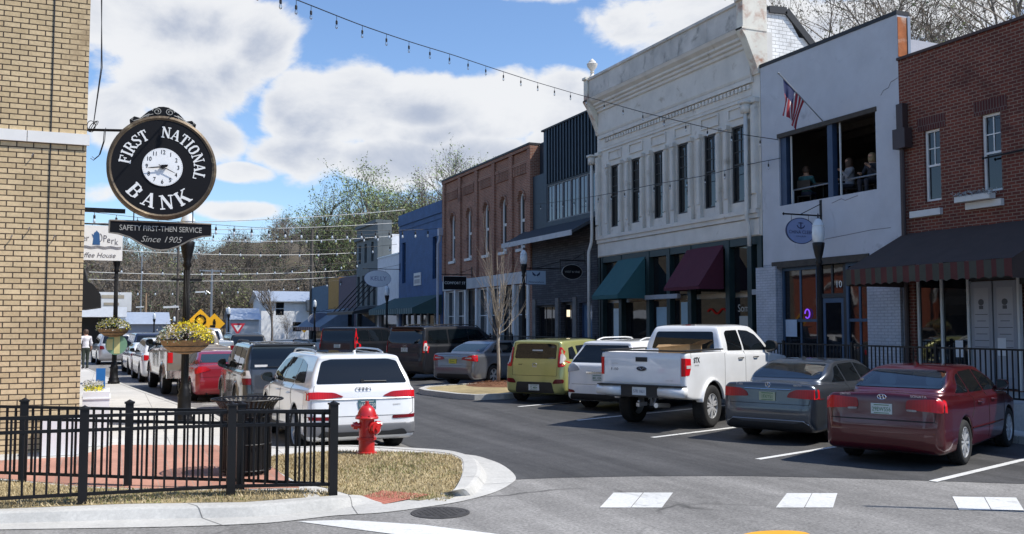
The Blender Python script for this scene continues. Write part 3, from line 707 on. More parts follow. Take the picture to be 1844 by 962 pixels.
# the room behind the opening, and solid building around it
mb.box(FXX + .46, FXX + 16, y0, y1, TOPZ - 1, 5.55, 0); mb.box(FXX + .46, FXX + 16, y0, y1, 8.3, zt - .6, 0); mb.box(FXX + 6.2, FXX + 16, y0, y1, 5.55, 8.3, 0)
mb.face(((FXX + .46, y0, 5.5), (FXX + 6.3, y0, 5.5), (FXX + 6.3, y0, 8.4), (FXX + .46, y0, 8.4))); mb.face(((FXX + .46, y1, 5.5), (FXX + 6.3, y1, 5.5), (FXX + 6.3, y1, 8.4), (FXX + .46, y1, 8.4)))
mb.build('wall', [STUC, BR_PNT], T)
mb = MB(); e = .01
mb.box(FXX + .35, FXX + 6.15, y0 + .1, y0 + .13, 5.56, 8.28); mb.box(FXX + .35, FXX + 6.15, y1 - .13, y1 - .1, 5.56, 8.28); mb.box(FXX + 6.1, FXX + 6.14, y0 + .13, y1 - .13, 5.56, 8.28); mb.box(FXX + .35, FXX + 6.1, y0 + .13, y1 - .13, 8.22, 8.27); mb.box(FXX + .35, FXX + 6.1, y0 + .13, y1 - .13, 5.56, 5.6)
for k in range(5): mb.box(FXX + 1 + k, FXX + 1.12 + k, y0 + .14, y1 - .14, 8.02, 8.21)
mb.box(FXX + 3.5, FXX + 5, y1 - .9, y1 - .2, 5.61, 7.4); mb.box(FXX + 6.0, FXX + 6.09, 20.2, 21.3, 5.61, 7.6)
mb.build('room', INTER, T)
mb = MB(); mb.box(FXX - .02, FXX + .40, y0 - .01, y1 + .02, zt + .002, zt + .11); mb.build('coping', TAR, T)
mb = MB(); mb.box(FXX + .012, FXX + .32, y0 - .012, y0 - .002, 9.0, zt - .06); mb.build('chimney_face', RUST, T)
mb = MB(); mb.box(FXX + .33, FXX + .42, y0 - .03, y0 + .0, 8.95, zt - .04); mb.build('flashing', GREYM, T)
yp = FX(1492, 220)[0]
mb = MB(); mb.box(FXX + .03, FXX + .20, yp - .10, yp + .10, UP[2], UP[3]); mb.box(FXX + .06, FXX + .22, UP[1] - .26, UP[1] - .003, UP[2], UP[3]); mb.build('post', NAVY, T)
mb = MB(); mb.box(FXX + .10, FXX + .14, FX(1420, 300)[0] - .015, FX(1420, 300)[0] + .015, UP[2], UP[3] - .1); mb.box(FXX + .10, FXX + .14, FX(1508, 300)[0] - .015, FX(1508, 300)[0] + .015, UP[2], UP[3] - .1); mb.build('rod', TRIM, T)
mb = MB(); mb.box(FXX - .03, FXX + .06, UP[0] - .05, UP[1] + .05, UP[3] - .10, UP[3] + .03); mb.build('lintel', TIMBER, T)
mb = MB(); mb.box(FXX - .05, FXX + .04, LO[0] - .03, LO[1] + .25, 3.80, 3.99); mb.build('lintel', TIMBER, T)
for a, b in ((UP[0] + .02, yp - .16), (yp + .16, UP[1] - .3)):
    mb = MB(); mb.tube([(FXX + .24, a, 6.12), (FXX + .24, b, 6.12)], .022, 6); mb.tube([(FXX + .24, a + .05, 5.67), (FXX + .24, a + .05, 6.12)], .018, 6); mb.tube([(FXX + .24, b - .05, 5.67), (FXX + .24, b - .05, 6.12)], .018, 6); mb.build('rail', GREYM, T)
# cracks in the stucco
for pts in (((1617, 140), (1604, 148), (1600, 158), (1591, 163), (1586, 172)), ((1498, 366), (1515, 358), (1522, 361), (1545, 352)), ((1440, 437), (1480, 432), (1530, 422), (1570, 414), (1604, 410))):
    q = [FX(*p) for p in pts]; mb = MB(); mb.tube([(FXX - .001, *p) for p in q], .010, 4); mb.build('crack', mat('stucco_crack', (.22, .22, .24), .9, 0, 0), T)
# shopfront: two framed windows and a recessed door between
BLUEF = mat('blue_timber', (.035, .075, .135), .5, 0, .15)
window(T, 21.43, 23.0, TOPZ + 0.03, 3.80, FXX + .12, BLUEF, WGLASS, .09, (2, 1), True, .07, (2, 1), name='shop_window')
window(T, 19.34, 20.32, TOPZ + 0.03, 3.80, FXX + .12, BLUEF, WGLASS, .09, (2, 1), True, .07, (2, 1), name='shop_window')
mb = MB(); mb.box(FXX + .14, FXX + .2, 20.33, 20.45, TOPZ, 3.8); mb.box(FXX + .14, FXX + .2, 21.3, 21.42, TOPZ, 3.8); mb.box(FXX + .14, FXX + .2, 20.45, 21.3, 2.86, 2.98); mb.box(FXX + .15, FXX + .19, 20.86, 20.93, 2.98, 3.8)
mb.build('door_frame', BLACKP, T)
mb = MB(); mb.box(FXX + .175, FXX + .182, 20.45, 21.3, 2.98, 3.8); g = mb.build('transom', WGLASS, T)
mb = MB(); text_mb(mb, '10', (FXX + .160, 20.64, 3.22), (0, -1, 0), (0, 0, 1), .27, .003); mb.build('number', LT, g)
mb = MB(); mb.box(FXX + .16, FXX + .2, 20.46, 20.56, TOPZ, 2.85); mb.box(FXX + .16, FXX + .2, 21.19, 21.29, TOPZ, 2.85); mb.box(FXX + .16, FXX + .2, 20.56, 21.19, 2.72, 2.85); mb.box(FXX + .16, FXX + .2, 20.56, 21.19, TOPZ, TOPZ + .3)
d_ = mb.build('door', BLUEF, T); mb = MB(); mb.box(FXX + .178, FXX + .184, 20.56, 21.19, TOPZ + .3, 2.72); mb.build('pane', WGLASS, d_)
mb = MB(); z_ = 2.0
mb.tube([(FXX + .115, 21.9 + .1 * math.cos(a), 2.42 + .13 * math.sin(a)) for a in np.linspace(0, 5.5, 14)], .02, 6); mb.build('neon_sign', emit('violet_neon', (.25, .08, 1.), .9), T)
mb = MB(); mb.box(FXX + .10, FXX + .11, 22.35, 22.85, 1.75, 2.25); mb.build('notice', mat('pale_blue_poster', (.40, .48, .58), .7, 0, .1), T)

# ---- 3 ornate white facade
T = thing('ornate_building', 'ornate white Victorian facade with a heavy cornice and six tall upper windows', 'building', (FXX, 29.5, TOPZ))
y0, y1 = 23.74, 34.48; zc = 9.98
wc = [FX(960 + a / 2.0045, b / 2.0045)[0] for a, b in ((297, 700), (373, 690), (455, 665), (543, 640), (641, 615), (743, 585))]
wins = [(c - .41, c + .41, 6.02, 8.52) for c in wc]
SHOP = (y0 + .02, y1 - .25, TOPZ + .02, 4.86)
mb = MB(); facade(mb, FXX, y0 + .012, y1 - .012, 4.87, zc + .6, wins, .24); body_block(mb, y0 + .3, y1, 11.4, FXX + .38); mb.box(FXX + .004, FXX + .5, y0 + .004, y0 + .3, 8.5, 11.3); mb.box(FXX + .1, FXX + .38, y1 - .25, y1, TOPZ - .3, 4.86); mb.build('wall', ORN, T)
prof = [(0, 9.9), (.10, 9.9), (.13, 9.98), (.13, 10.82), (.20, 10.86), (.20, 10.95), (.28, 10.99), (.28, 11.07), (.37, 11.12), (.37, 11.2), (.5, 11.3), (.55, 11.4), (.55, 11.42)]
prof2 = [(0, 11.425), (.56, 11.425), (.56, 12.13), (.62, 12.16), (.62, 12.25), (0, 12.25)]
mb = MB(); mb.prism([(-a, z) for a, z in prof] + [(0.35, 11.42), (.35, 9.9)], (FXX - .002, y0 + .33, 0), (1, 0, 0), (0, 0, 1), (0, y1 - y0 - .66, 0)); mb.build('cornice', ORN, T)
mb = MB()
for k in range(6):
    a = y0 + .33 + (y1 - y0 - .66) * k / 6; b = y0 + .33 + (y1 - y0 - .66) * (k + 1) / 6 - .012
    mb.prism([(-p, z) for p, z in prof2] + [(.35, 12.25), (.35, 11.425)], (FXX, a, 0), (1, 0, 0), (0, 0, 1), (0, b - a, 0))
mb.build('parapet', ORND, T)
for yy in (y0, y1 - .32):
    mb = MB(); mb.prism([(.3, 9.95), (-.06, 9.95), (-.12, 10.2), (-.5, 11.05), (-.66, 11.28), (-.66, 11.36), (-.62, 11.38), (-.62, 12.2), (-.70, 12.22), (-.70, 12.31), (.3, 12.31)], (FXX, yy, 0), (1, 0, 0), (0, 0, 1), (0, .32, 0))
    mb.box(FXX - .66, FXX + .3, yy - .015, yy + .335, 11.30, 11.36); mb.build('bracket', ORNR, T)
URN = [(.10, 0), (.17, .0), (.17, .06), (.09, .12), (.06, .22), (.10, .27), (.06, .30), (.09, .36), (.20, .50), (.23, .62), (.15, .68), (.15, .72), (.06, .80), (0, .86)]
for yy in (y0 + .16, y1 - .16):
    mb = MB(); mb.lathe(URN, (FXX - .3, yy, 12.31), n=18); mb.build('urn', ORN, T, smooth=50)
mb = MB(); zz = 9.42
for k in range(int((y1 - y0 - .9) / .205)):
    yy = y0 + .5 + k * .205; mb.lathe([(.062, 0), (.05, .035), (0, .05)], (FXX - .012, yy, zz), 'x', 8); mb.box(FXX - .09, FXX, yy - .06, yy + .06, zz + .14, zz + .27)
o = mb.box(FXX - .02, FXX - .002, y0 + .4, y1 - .4, zz - .07, zz + .28); mb.build('dentil_band', ORN, T)
mb = MB(); mb.box(FXX - .10, FXX - .003, y0 + .3, y1 - .3, 9.74, 9.89); mb.box(FXX - .05, FXX - .003, y0 + .3, y1 - .3, 9.22, 9.28); mb.build('moulding', ORN, T)
edges = [y0 + .42] + [(a + b) / 2 for a, b in zip(sorted(wc), sorted(wc)[1:])] + [y1 - .42]
mb = MB()
for c in wc:
    for (dy0, dy1, za, zb_) in ((-.52, .52, 8.74, 8.79), (-.52, .52, 9.08, 9.13), (-.52, -.47, 8.79, 9.08), (.47, .52, 8.79, 9.08)): mb.box(FXX - .05, FXX - .002, c + dy0, c + dy1, za, zb_)
mb.build('panel_moulding', ORN, T)
def pilaster(y, w_=.15, z0=5.72, z1=8.6):
    mb = MB(); mb.box(FXX - .14, FXX - .002, y - w_ * .75, y + w_ * .75, z0, z0 + .42); mb.box(FXX - .11, FXX - .002, y - w_ * .55, y + w_ * .55, z0 + .42, z1 - .14)
    mb.lathe([(w_ * .5, 0), (w_ * .5, z1 - z0 - .7)], (FXX - .11, y, z0 + .47), n=12); mb.box(FXX - .17, FXX - .002, y - w_ * .8, y + w_ * .8, z1 - .14, z1); mb.build('pilaster', ORN, T, smooth=40)
for c in wc:
    for s in (-.55, .55): pilaster(c + s)
for yy in (y0 + .22, y1 - .22): pilaster(yy, .2, 5.72, 9.2)
mb = MB(); mb.box(FXX - .16, FXX - .002, y0 + .12, y1 - .12, 5.58, 5.72); mb.box(FXX - .10, FXX - .002, y0 + .1, y1 - .1, 5.43, 5.58); mb.box(FXX - .05, FXX - .002, y0 + .1, y1 - .1, 4.90, 5.40); mb.build('base_moulding', ORN, T)
for w_ in wins: window(T, *w_, FXX + .06, mat('dark_sash', (.045, .045, .045), .5) if w_ is wins[0] else bpy.data.materials['dark_sash'], WGLASS, .06, (2, 3), True, .03, (1, 1))
for yy, zb_ in ((y0 + .42, 4.55), (y1 + .03, TOPZ)):
    mb = MB(); xx = FXX - .26
    mb.box(xx - .10, xx + .18, yy - .13, yy + .13, 8.75, 9.05); mb.box(xx - .15, xx + .2, yy - .17, yy + .17, 9.05, 9.13)
    mb.tube([(xx, yy, 8.76), (xx, yy, 5.9), (xx - .02, yy, 5.5), (xx + .08 if yy < 30 else xx - .12, yy + (0 if yy < 30 else .05), 5.1), (xx + .08 if yy < 30 else xx - .12, yy + (0 if yy < 30 else .05), zb_)], .065, 8); mb.build('downspout', ORN, T, smooth=40)
# gable wall seen above the painted building, brick with tarred coping
q = [FY(*p, 24.03) for p in ((1376, 20), (1415, 22), (1449, 88))]
zb_ = 9.6
mb = MB(); mb.prism([(FXX + .31, zb_), (q[2][0] + 3, zb_), (q[2][0] + 3, q[2][1] - 2.4), (q[2][0], q[2][1]), (q[1][0], q[1][1]), (FXX + .31, q[0][1] + .05)], (0, 24.03, 0), (1, 0, 0), (0, 0, 1), (0, .3, 0)); mb.build('gable_wall', BR_WHT, T)
mb = MB()
pl = [(FXX + .6, q[0][1] + .07), (q[1][0], q[1][1] + .03), (q[2][0] + 3, q[2][1] - 2.37)]
for a, b in zip(pl, pl[1:]): mb.bar((a[0], 24.17, a[1]), (b[0], 24.17, b[1]), .42, .22)
mb.build('coping', TAR, T)
# shopfront
xs = FXX + .16
mb = MB()
yc = [FX(p, 540)[0] for p in (1352, 1312, 1243, 1205, 1168, 1118, 1082)]
mb.box(xs + .25, xs + .3, SHOP[0], SHOP[1], TOPZ, 4.86)
mb.build('shopfront_back', DKGRN, T)
mb = MB()
for y in yc + [SHOP[0] + .1, SHOP[1] - .1]: mb.box(FXX - .04, FXX + .2, y - .11, y + .11, TOPZ, 4.85)
mb.box(FXX - .02, FXX + .2, SHOP[0], SHOP[1], 4.62, 4.855); mb.build('shopfront_frame', DKGRN, T)
mb = MB(); 
for a, b in ((yc[0] - 1., yc[0] - .12), (yc[3] - .6, yc[4] + .3)): mb.box(FXX - .05, FXX + .1, a, b, 3.04, 3.2)
mb.build('transom_bar', mat('pale_transom', (.36, .38, .40), .6), T)
full = sorted(yc + [SHOP[0] + .1, SHOP[1] - .1])
for k, (a, b) in enumerate(zip(full, full[1:])):
    if b - a < .4: continue
    mb = MB(); mb.box(FXX + .17, FXX + .178, a + .11, b - .11, 1.0, 2.98); mb.build('shop_window', WGLASS, T)
    mb = MB(); mb.box(FXX + .17, FXX + .178, a + .11, b - .11, 3.15, 4.6); mb.build('transom', WGLASS, T)
for (pa, pb, za, zb_, col) in ((1099, 1114, 0.9, 2.75, (.52, .60, .60)), (1176, 1201, .9, 2.75, (.30, .42, .48)), (1220, 1246, .9, 2.9, (.30, .42, .46))):
    a, b = FX(pa, 560)[0], FX(pb, 560)[0]; mb = MB(); mb.box(FXX + .150, FXX + .158, b, a, za, zb_); mb.build('blind', mat('pale_blind', col, .5, 0, .08), T)
a, b = FX(1325, 560)[0], FX(1357, 560)[0]
mb = MB(); text_mb(mb, 'Some', (FXX + .10, (a + b) / 2 + .1, 2.62), (0, -1, 0), (0, 0, 1), .34, .004); text_mb(mb, 'Quality', (FXX + .10, (a + b) / 2, 1.62), (0, -1, 0), (0, 0, 1), .30, .004, shear=.2)
mb.box(FXX + .10, FXX + .104, b + .05, a - .05, 1.95, 2.38); mb.build('lettering', mat('cream_letter', (.42, .41, .36), .7, 0, .1), T)
mb = MB(); mb.tube([(FXX + .14, FX(1268, 545)[0] - t_, 2.55 + .08 * math.sin(9 * t_)) for t_ in np.linspace(0, 1.1, 24)], .028, 5); mb.build('neon_sign', emit('dim_red_neon', (.5, .03, .03), .10), T)
a, b = FX(1290, 440)[0], FX(1246, 450)[0]
awning('teal_awning', 'plain teal fabric awning on the left half of the white facade', 30.68, 32.70, 4.66, 3.22, 1.22, .14, [AW_GRN, AW_GRN], stripes=0)
awning('maroon_awning', 'dark maroon fabric awning right of the teal one on the white facade', 25.75, 27.85, 4.72, 3.36, 1.0, .10, [AW_MAR, AW_MAR])

# ---- 4 dark metal clad building
T = thing('metal_clad_building', 'dark corrugated metal building with an upper window band and charcoal stone base', 'building', (FXX, 37.5, TOPZ))
y0, y1, zt = 34.5, 41.10, 11.15
BAND = (34.7, 39.55, 6.84, 8.55)
mb = MB(); facade(mb, FXX + .05, y0, 39.88, 6.3, zt, [BAND], .2)
for k in range(int((39.88 - y0) / .3)):
    yy = y0 + .15 + k * .3; mb.box(FXX - .02, FXX + .048, yy - .05, yy + .05, 8.62, zt - .002); 
mb.box(FXX + .42, FXX + 16, y0, y1, TOPZ - 1, zt - .3); mb.box(FXX + .05, FXX + .42, 39.885, y1, 6.3, 9.2)
mb.build('wall', CORR, T)
mb = MB(); mb.box(FXX - .05, FXX + .42, y0, 39.95, zt + .002, zt + .08); mb.build('coping', TAR, T)
cell = (BAND[1] - BAND[0]) / 6
for k in range(6): window(T, BAND[0] + k * cell, BAND[0] + (k + 1) * cell - .004, BAND[2], BAND[3], FXX + .08, mat('grey_sash', (.15, .16, .17), .5) if k == 0 else bpy.data.materials['grey_sash'], glass('sky_glass', (.05, .06, .08), .015, 1.) if k == 0 else bpy.data.materials['sky_glass'], .055, (2, 1), False, .03)
mb = MB(); mb.prism([(0, 6.62), (-1.15, 5.98), (-1.15, 5.86), (-.02, 6.45)], (FXX, y0 + .05, 0), (1, 0, 0), (0, 0, 1), (0, y1 + .9 - y0, 0)); o = mb.build('canopy_roof', mat('dark_canopy', (.03, .034, .04), .6, 0, .1), T)
mb = MB(); mb.box(FXX - 1.20, FXX - 1.153, y0 + .05, y1 + .95, 5.78, 6.0); mb.build('gutter', mat('pale_gutter', (.42, .43, .45), .5), o)
LOH = [(35.0, 36.2, TOPZ + .02, 3.05), (36.9, 38.0, TOPZ + .02, 3.1), (38.6, 40.6, TOPZ + .4, 3.0)]
mb = MB(); facade(mb, FXX, y0, y1, TOPZ - .3, 6.29, LOH, .3); mb.build('stone_front', BR_DRK, T)
window(T, *LOH[0], FXX + .15, NAVY, glass('blue_glass', (.10, .16, .24), .05, .6), .1, (1, 1), False, name='shop_window')
window(T, *LOH[2], FXX + .15, BLACKP, WGLASS, .08, (3, 1), False, name='shop_window'); window(T, *LOH[1], FXX + .2, BLACKP, WGLASS, .12, (1, 1), False, name='door')
for yy in (36.55, 38.3, 40.8): 
    mb = MB(); mb.box(FXX - .06, FXX - .003, yy - .16, yy + .16, TOPZ, 3.3); mb.build('pier', mat('stone_pier', (.16, .15, .14), .8, 0, .3, 4, .4), T)
mb = MB(); mb.box(FXX - .12, FXX - .004, 37.05, 37.15, 2.45, 2.75); mb.build('wall_lamp', emit('lamp_glow', (1., .85, .6), 1.2), T)
for k in range(12): 
    pass

# ---- 5 old red brick with arched windows
T = thing('arched_brick_building', 'old red brick building with five round headed upper windows and a white shopfront', 'building', (FXX, 47.7, TOPZ))
y0, y1, zt = 41.14, 54.30, 10.78
wy = [52.6, 49.85, 47.2, 44.75, 42.45]
wn = [(c - .38, c + .38, 5.85, 8.66) for c in wy]
SHOP = (y0 + .3, y1 - .3, TOPZ + .02, 4.1)
mb = MB(); facade(mb, FXX + .04, y0, y1, 4.72, zt, wn, .26); facade(mb, FXX + .04, y0, y1, TOPZ - .3, 4.715, [SHOP], .26)
for c in wy: arch_fill(mb, FXX + .037, c - .38, c + .38, 8.2, 8.66, .2)
body_block(mb, y0, y1, zt, FXX + .43)
for b in (y0 + .2, 43.6, 46.0, 48.55, 51.25, y1 - .25):
    mb.box(FXX - .08, FXX + .038, b - .2, b + .2, 4.74, zt - .16)
for c in wy:
    for k in range(-4, 5): mb.box(FXX - .05, FXX + .038, c + k * .2 - .055, c + k * .2 + .055, 9.5 - .0 * k, 9.95); 
    mb.box(FXX - .06, FXX + .038, c - 1.0, c + 1.0, 9.96, 10.1)
mb.box(FXX - .10, FXX + .038, y0, y1, zt - .155, zt - .005)
mb.build('wall', BR_RD2, T)
mb = MB(); mb.box(FXX - .14, FXX + .45, y0 - .02, y1 + .02, zt, zt + .1); mb.build('coping', TAR, T)
for c in wy:
    f = window(T, c - .38, c + .38, 5.85, 8.66, FXX + .16, TRIM, WGLASS, .16, (1, 1), True, .03)
    mb = MB(); mb.box(FXX - .08, FXX + .2, c - .5, c + .5, 5.70, 5.84); mb.build('sill', TRIM, T)
    mb = MB(); pts = [(FXX + .01, c + .47 * math.cos(a), 8.2 + .55 * math.sin(a)) for a in np.linspace(0, math.pi, 13)]; mb.tube(pts, .055, 6); mb.build('hood_mould', BR_RD2, T)
mb = MB(); mb.box(FXX - .05, FXX + .03, y0 + .1, y1 - .1, 4.12, 4.70); mb.build('signboard', mat('white_fascia', (.50, .50, .50), .7, 0, .1, 2), T)
for k, yy in enumerate(np.linspace(SHOP[0] + .15, SHOP[1] - .15, 8)):
    mb = MB(); mb.box(FXX - .03, FXX + .2, yy - .13, yy + .13, TOPZ, 4.1); mb.build('column', TRIM, T)
ys_ = list(np.linspace(SHOP[0] + .15, SHOP[1] - .15, 8))
for k, (a, b) in enumerate(zip(ys_, ys_[1:])):
    window(T, a + .13, b - .13, TOPZ + (.5 if k not in (1, 4) else .02), 4.08, FXX + .15, TRIM if k not in (1, 4) else BLACKP, WGLASS, .07, (2, 2), False, .05, name='shop_window' if k not in (1, 4) else 'door')
    if k not in (1, 4):
        mb = MB(); mb.box(FXX + .1, FXX + .18, a + .13, b - .13, TOPZ, TOPZ + .5); mb.build('stall_riser', TRIM, T)
mb = MB(); xx = FXX - .22
mb.box(xx - .12, xx + .2, y1 - .25, y1 + .05, 7.5, 7.95); mb.tube([(xx, y1 - .1, 7.5), (xx - .02, y1 - .02, 7.2), (xx - .1, y1 + .02, 7.0), (xx - .1, y1 + .02, TOPZ)], .085, 8); mb.build('downspout', mat('pale_pipe', (.42, .42, .46), .6), T)

# ---- 6 blue building
T = thing('blue_building', 'deep blue painted two storey building with a green shop awning', 'building', (FXX, 59, TOPZ))
y0, y1, zt = 54.32, 63.8, 9.72
wn = [(62.2, 63.0, 4.95, 7.75), (55.5, 56.3, 4.95, 7.6)]
mb = MB(); facade(mb, FXX, y0, y1, TOPZ - .3, zt, wn + [(y0 + .5, y1 - .5, TOPZ + .02, 3.1)], .25); body_block(mb, y0, y1, zt)
mb.box(FXX - .08, FXX - .003, y0, y1, 8.95, zt - .02); mb.box(FXX - .05, FXX - .003, y0, y1, 8.6, 8.7); mb.build('wall', BR_BLU, T)
for w_ in wn: window(T, *w_, FXX + .15, NAVY, WGLASS, .06, (1, 1))
mb = MB(); mb.box(FXX + .2, FXX + .22, y0 + .5, y1 - .5, TOPZ, 3.1); mb.build('shop_window', WGLASS, T)
mb = MB()
for yy in np.linspace(y0 + .5, y1 - .5, 7): mb.box(FXX + .1, FXX + .19, yy - .07, yy + .07, TOPZ, 3.1)
mb.build('shopfront_frame', TRIM, T)
t = awning('green_awning', 'long dull green awning with a striped valance on the blue building', y0 + .1, y1 + .9, 3.95, 3.12, 1.9, .35, [AW_GRN2, AW_GRN2, mat('pale_stripe', (.16, .2, .2), .9)], stripes=.5)
t = thing('wall_sign', 'small white notice board fixed high on the blue wall', 'sign', (FXX, 59.4, 5.05))
mb = MB(); mb.box(FXX - .06, FXX - .004, 58.6, 60.1, 4.68, 5.5); mb.build('board', TRIM, t)
mb = MB(); mb.box(FXX - .068, FXX - .061, 58.75, 59.95, 5.18, 5.32)
for k in range(6): mb.box(FXX - .068, FXX - .061, 58.8 + k * .2, 58.9 + k * .2, 4.8, 5.08)
mb.build('lettering', mat('faded_print', (.22, .22, .25), .8, 0, 0), t)

# ---- 7 grey building with a white side wall
T = thing('grey_building', 'slate grey two storey building with narrow dark windows beyond the blue one', 'building', (FXX, 72, TOPZ))
y0, y1, zt = 69.6, 76.2, 10.1
GRYP = mat('slate_paint', (.115, .135, .14), .7, 0, .1, 2)
wn = [(y0 + k, y0 + k + .75, 7.0, 8.5) for k in (1.2, 3.3, 5.2)] + [(y0 + k, y0 + k + .8, 3.6, 6.0) for k in (.5, 2.2, 3.9, 5.5)]
mb = MB(); facade(mb, FXX, y0, y1, TOPZ - .5, zt, wn + [(y0 + .4, y1 - .4, TOPZ, 3.0)], .25); mb.box(FXX - .25, FXX - .003, y0, y1, 8.85, 9.05); mb.box(FXX - .16, FXX - .003, y0, y1, zt - .25, zt); mb.box(FXX + .36, FXX + 1.1, y0, y1, -.2, zt - .02)
mb.build('wall', GRYP, T)
for w_ in wn: window(T, *w_, FXX + .15, BLACKP, WGLASS, .05, (1, 1))
mb = MB(); mb.box(FXX + .2, FXX + .22, y0 + .4, y1 - .4, TOPZ, 3.0); mb.build('shop_window', WGLASS, T)
mb = MB(); mb.box(FXX + 1.15, FXX + 14, y0 + .4, y1, -.2, 9.05); mb.build('rear_block', WHTM, T)
TW = thing('white_shop', 'low white painted shop squeezed between the blue and the grey buildings', 'building', (FXX, 66.5, TOPZ))
mb = MB(); facade(mb, FXX, 63.83, 69.55, TOPZ - .5, 7.05, [(64.3, 69.1, TOPZ, 3.0)], .25); mb.box(FXX + .38, FXX + 12, 63.83, 69.55, -.2, 7.0); mb.build('wall', mat('white_render', (.62, .64, .68), .8, 0, .08), TW)
mb = MB(); mb.box(FXX + .2, FXX + .22, 64.3, 69.1, TOPZ, 3.0); mb.build('shop_window', WGLASS, TW)
mb = MB(); mb.box(FXX - .05, FXX + .4, 63.83, 69.55, 7.06, 7.16); mb.build('coping', ROOFM, TW)
mb = MB(); mb.prism([(0, 3.55), (-2.6, 3.05), (-2.6, 2.85), (0, 3.2)], (FXX - .01, y0 - 3, 0), (1, 0, 0), (0, 0, 1), (0, y1 - y0 + 2, 0)); mb.build('canopy', BLACKP, T)
mb = MB()
for yy in np.linspace(y0 - 2, y1 - 2, 5): mb.bar((FXX - 2.3, yy, 3.1), (FXX + .0, yy, 5.6), .07, .07)
mb.build('tie_rod', BLACK, T)

# ---- 8 small coloured shops further on
for (a, b, zt, m, nm) in ((76.3, 82.7, 6.2, mat('plum_paint', (.085, .06, .085), .7), 'plum'), (82.75, 87.0, 6.35, mat('ochre_paint', (.38, .20, .035), .7), 'ochre'), (87.05, 96, 5.8, mat('steel_blue_paint', (.07, .13, .19), .7), 'steel blue')):
    T = thing('small_shop', nm + ' painted single storey shop far along the right side of the street', 'building', (FXX, (a + b) / 2, TOPZ))
    mb = MB(); facade(mb, FXX, a, b, -.2, zt, [(a + .5, b - .5, TOPZ, 3.0)], .2); body_block(mb, a, b, zt); mb.build('wall', m, T)
    mb = MB(); mb.box(FXX + .15, FXX + .16, a + .5, b - .5, TOPZ, 3.0); mb.build('shop_window', WGLASS, T)
t = awning('striped_awning', 'far awning of rust and pale stripes below the plum shop', 79, 90, 3.5, 1.9, 2.4, .3, [mat('grey_blue_canvas', (.16, .20, .25), .8), AW_RED, mat('tan_stripe', (.35, .25, .2), .9)], stripes=.9)
for yy in np.linspace(79.3, 89.7, 8):
    pass

# ---- tan brick bank on the left corner
T = thing('tan_brick_building', 'tan brick bank corner with a white stone string course at the left edge', 'building', (-4, 18, 0))
yw = 16.45; xc = -.42
mb = MB(); facade(mb, yw, -14, xc, -.1, 9.5, [], .0, axis='y'); mb.box(-14, xc - .6, yw + .13, yw + 13, -.1, 9.4); mb.build('wall', BR_TAN, T)
z1_ = FY(0, 232, yw)[1]; z0_ = FY(0, 252, yw)[1]
mb = MB(); mb.box(-14, -1.272, yw - .05, yw - .003, z0_, z1_); mb.box(-1.262, xc + .045, yw - .05, yw - .003, z0_, z1_); mb.build('string_course', mat('white_stone', (.78, .76, .72), .7, 0, .05), T)
c0 = FY(97, 0, yw); c1 = FY(79, 730, yw)
mb = MB(); xx = (c0[0] + c1[0]) / 2; mb.tube([(xx, yw - .008, 9.4), (xx, yw - .008, .1)], .011, 6); mb.build('cable', BLACKP, T)
for p in ((52, 415), (20, 430), (97, 430), (58, 283)):
    q = FY(*p, yw); mb = MB(); mb.tube([(q[0], yw - .002, q[1]), (q[0], yw - .05, q[1] + .01), (q[0] + .02, yw - .07, q[1] + .05)], .010, 6); mb.build('wall_hook', GREYM, T)
# mural-bright shop across the way, seen only as a reflection in the shop windows
T = thing('orange_building', 'orange rendered building on the left side beyond the bank', 'building', (-8, 45, 0))
mb = MB(); facade(mb, -7.4, 36, 54, 0, 5.6, [(38 + 5 * k, 41.4 + 5 * k, .6, 4.2) for k in range(3)], .3, axis='x', sgn=-1); mb.box(-18, -7.85, 36, 54, 0, 5.5); mb.build('wall', mat('orange_render', (.34, .095, .045), .8, 0, .15), T)
mb = MB(); mb.box(-7.9, -7.25, 36, 54, 5.6, 5.9); mb.build('cornice', TRIM, T)
for k in range(3):
    mb = MB(); mb.box(-7.7, -7.69, 38 + 5 * k, 41.4 + 5 * k, .6, 4.2); mb.build('window', WGLASS, T)
    mb = MB(); mb.tube([(-7.36, 39.7 + 5 * k + 1.85 * math.cos(a), 3.4 + 1.5 * math.sin(a)) for a in np.linspace(0, math.pi, 17)], .12, 6); mb.build('arch_trim', TRIM, T)
# ---- far end of the street
T = thing('white_house', 'white two storey house with a pale metal roof at the end of the street', 'house', (24, 132, 0))
def farpt(px, py, y): return FY(px, py, y)
yy = 132; xa, xb = FY(470, 590, yy)[0], FY(600, 590, yy)[0]; ze = FY(520, 541, yy)[1]; zr_ = FY(520, 526, yy + 4)[1]
wh = [FY(504, 556, yy), FY(566, 556, yy), FY(535, 588, yy)]
mb = MB(); facade(mb, yy, xa, xb, -.2, ze, [(wh[0][0] - .55, wh[0][0] + .55, wh[0][1] - .9, wh[0][1] + .9), (wh[2][0] - .6, wh[2][0] + .6, wh[2][1] - .7, wh[2][1] + .6)], .2, axis='y'); mb.box(xa, xb, yy + .4, yy + 8, -.2, ze - .02)
mb.face(((xa, yy, ze), (xa, yy + 8, ze), (xa, yy + 4, zr_))); mb.build('wall', mat('white_house_paint', (.86, .87, .87), .7, 0, .05), T)
mb = MB(); mb.prism([(-.5, ze - .1), (4, zr_ + .1), (8.5, ze - .1), (8.5, ze - .25), (4, zr_ - .05), (-.5, ze - .25)], (xa - .5, yy, 0), (0, 1, 0), (0, 0, 1), (xb - xa + 1, 0, 0)); mb.build('roof', ROOFM, T)
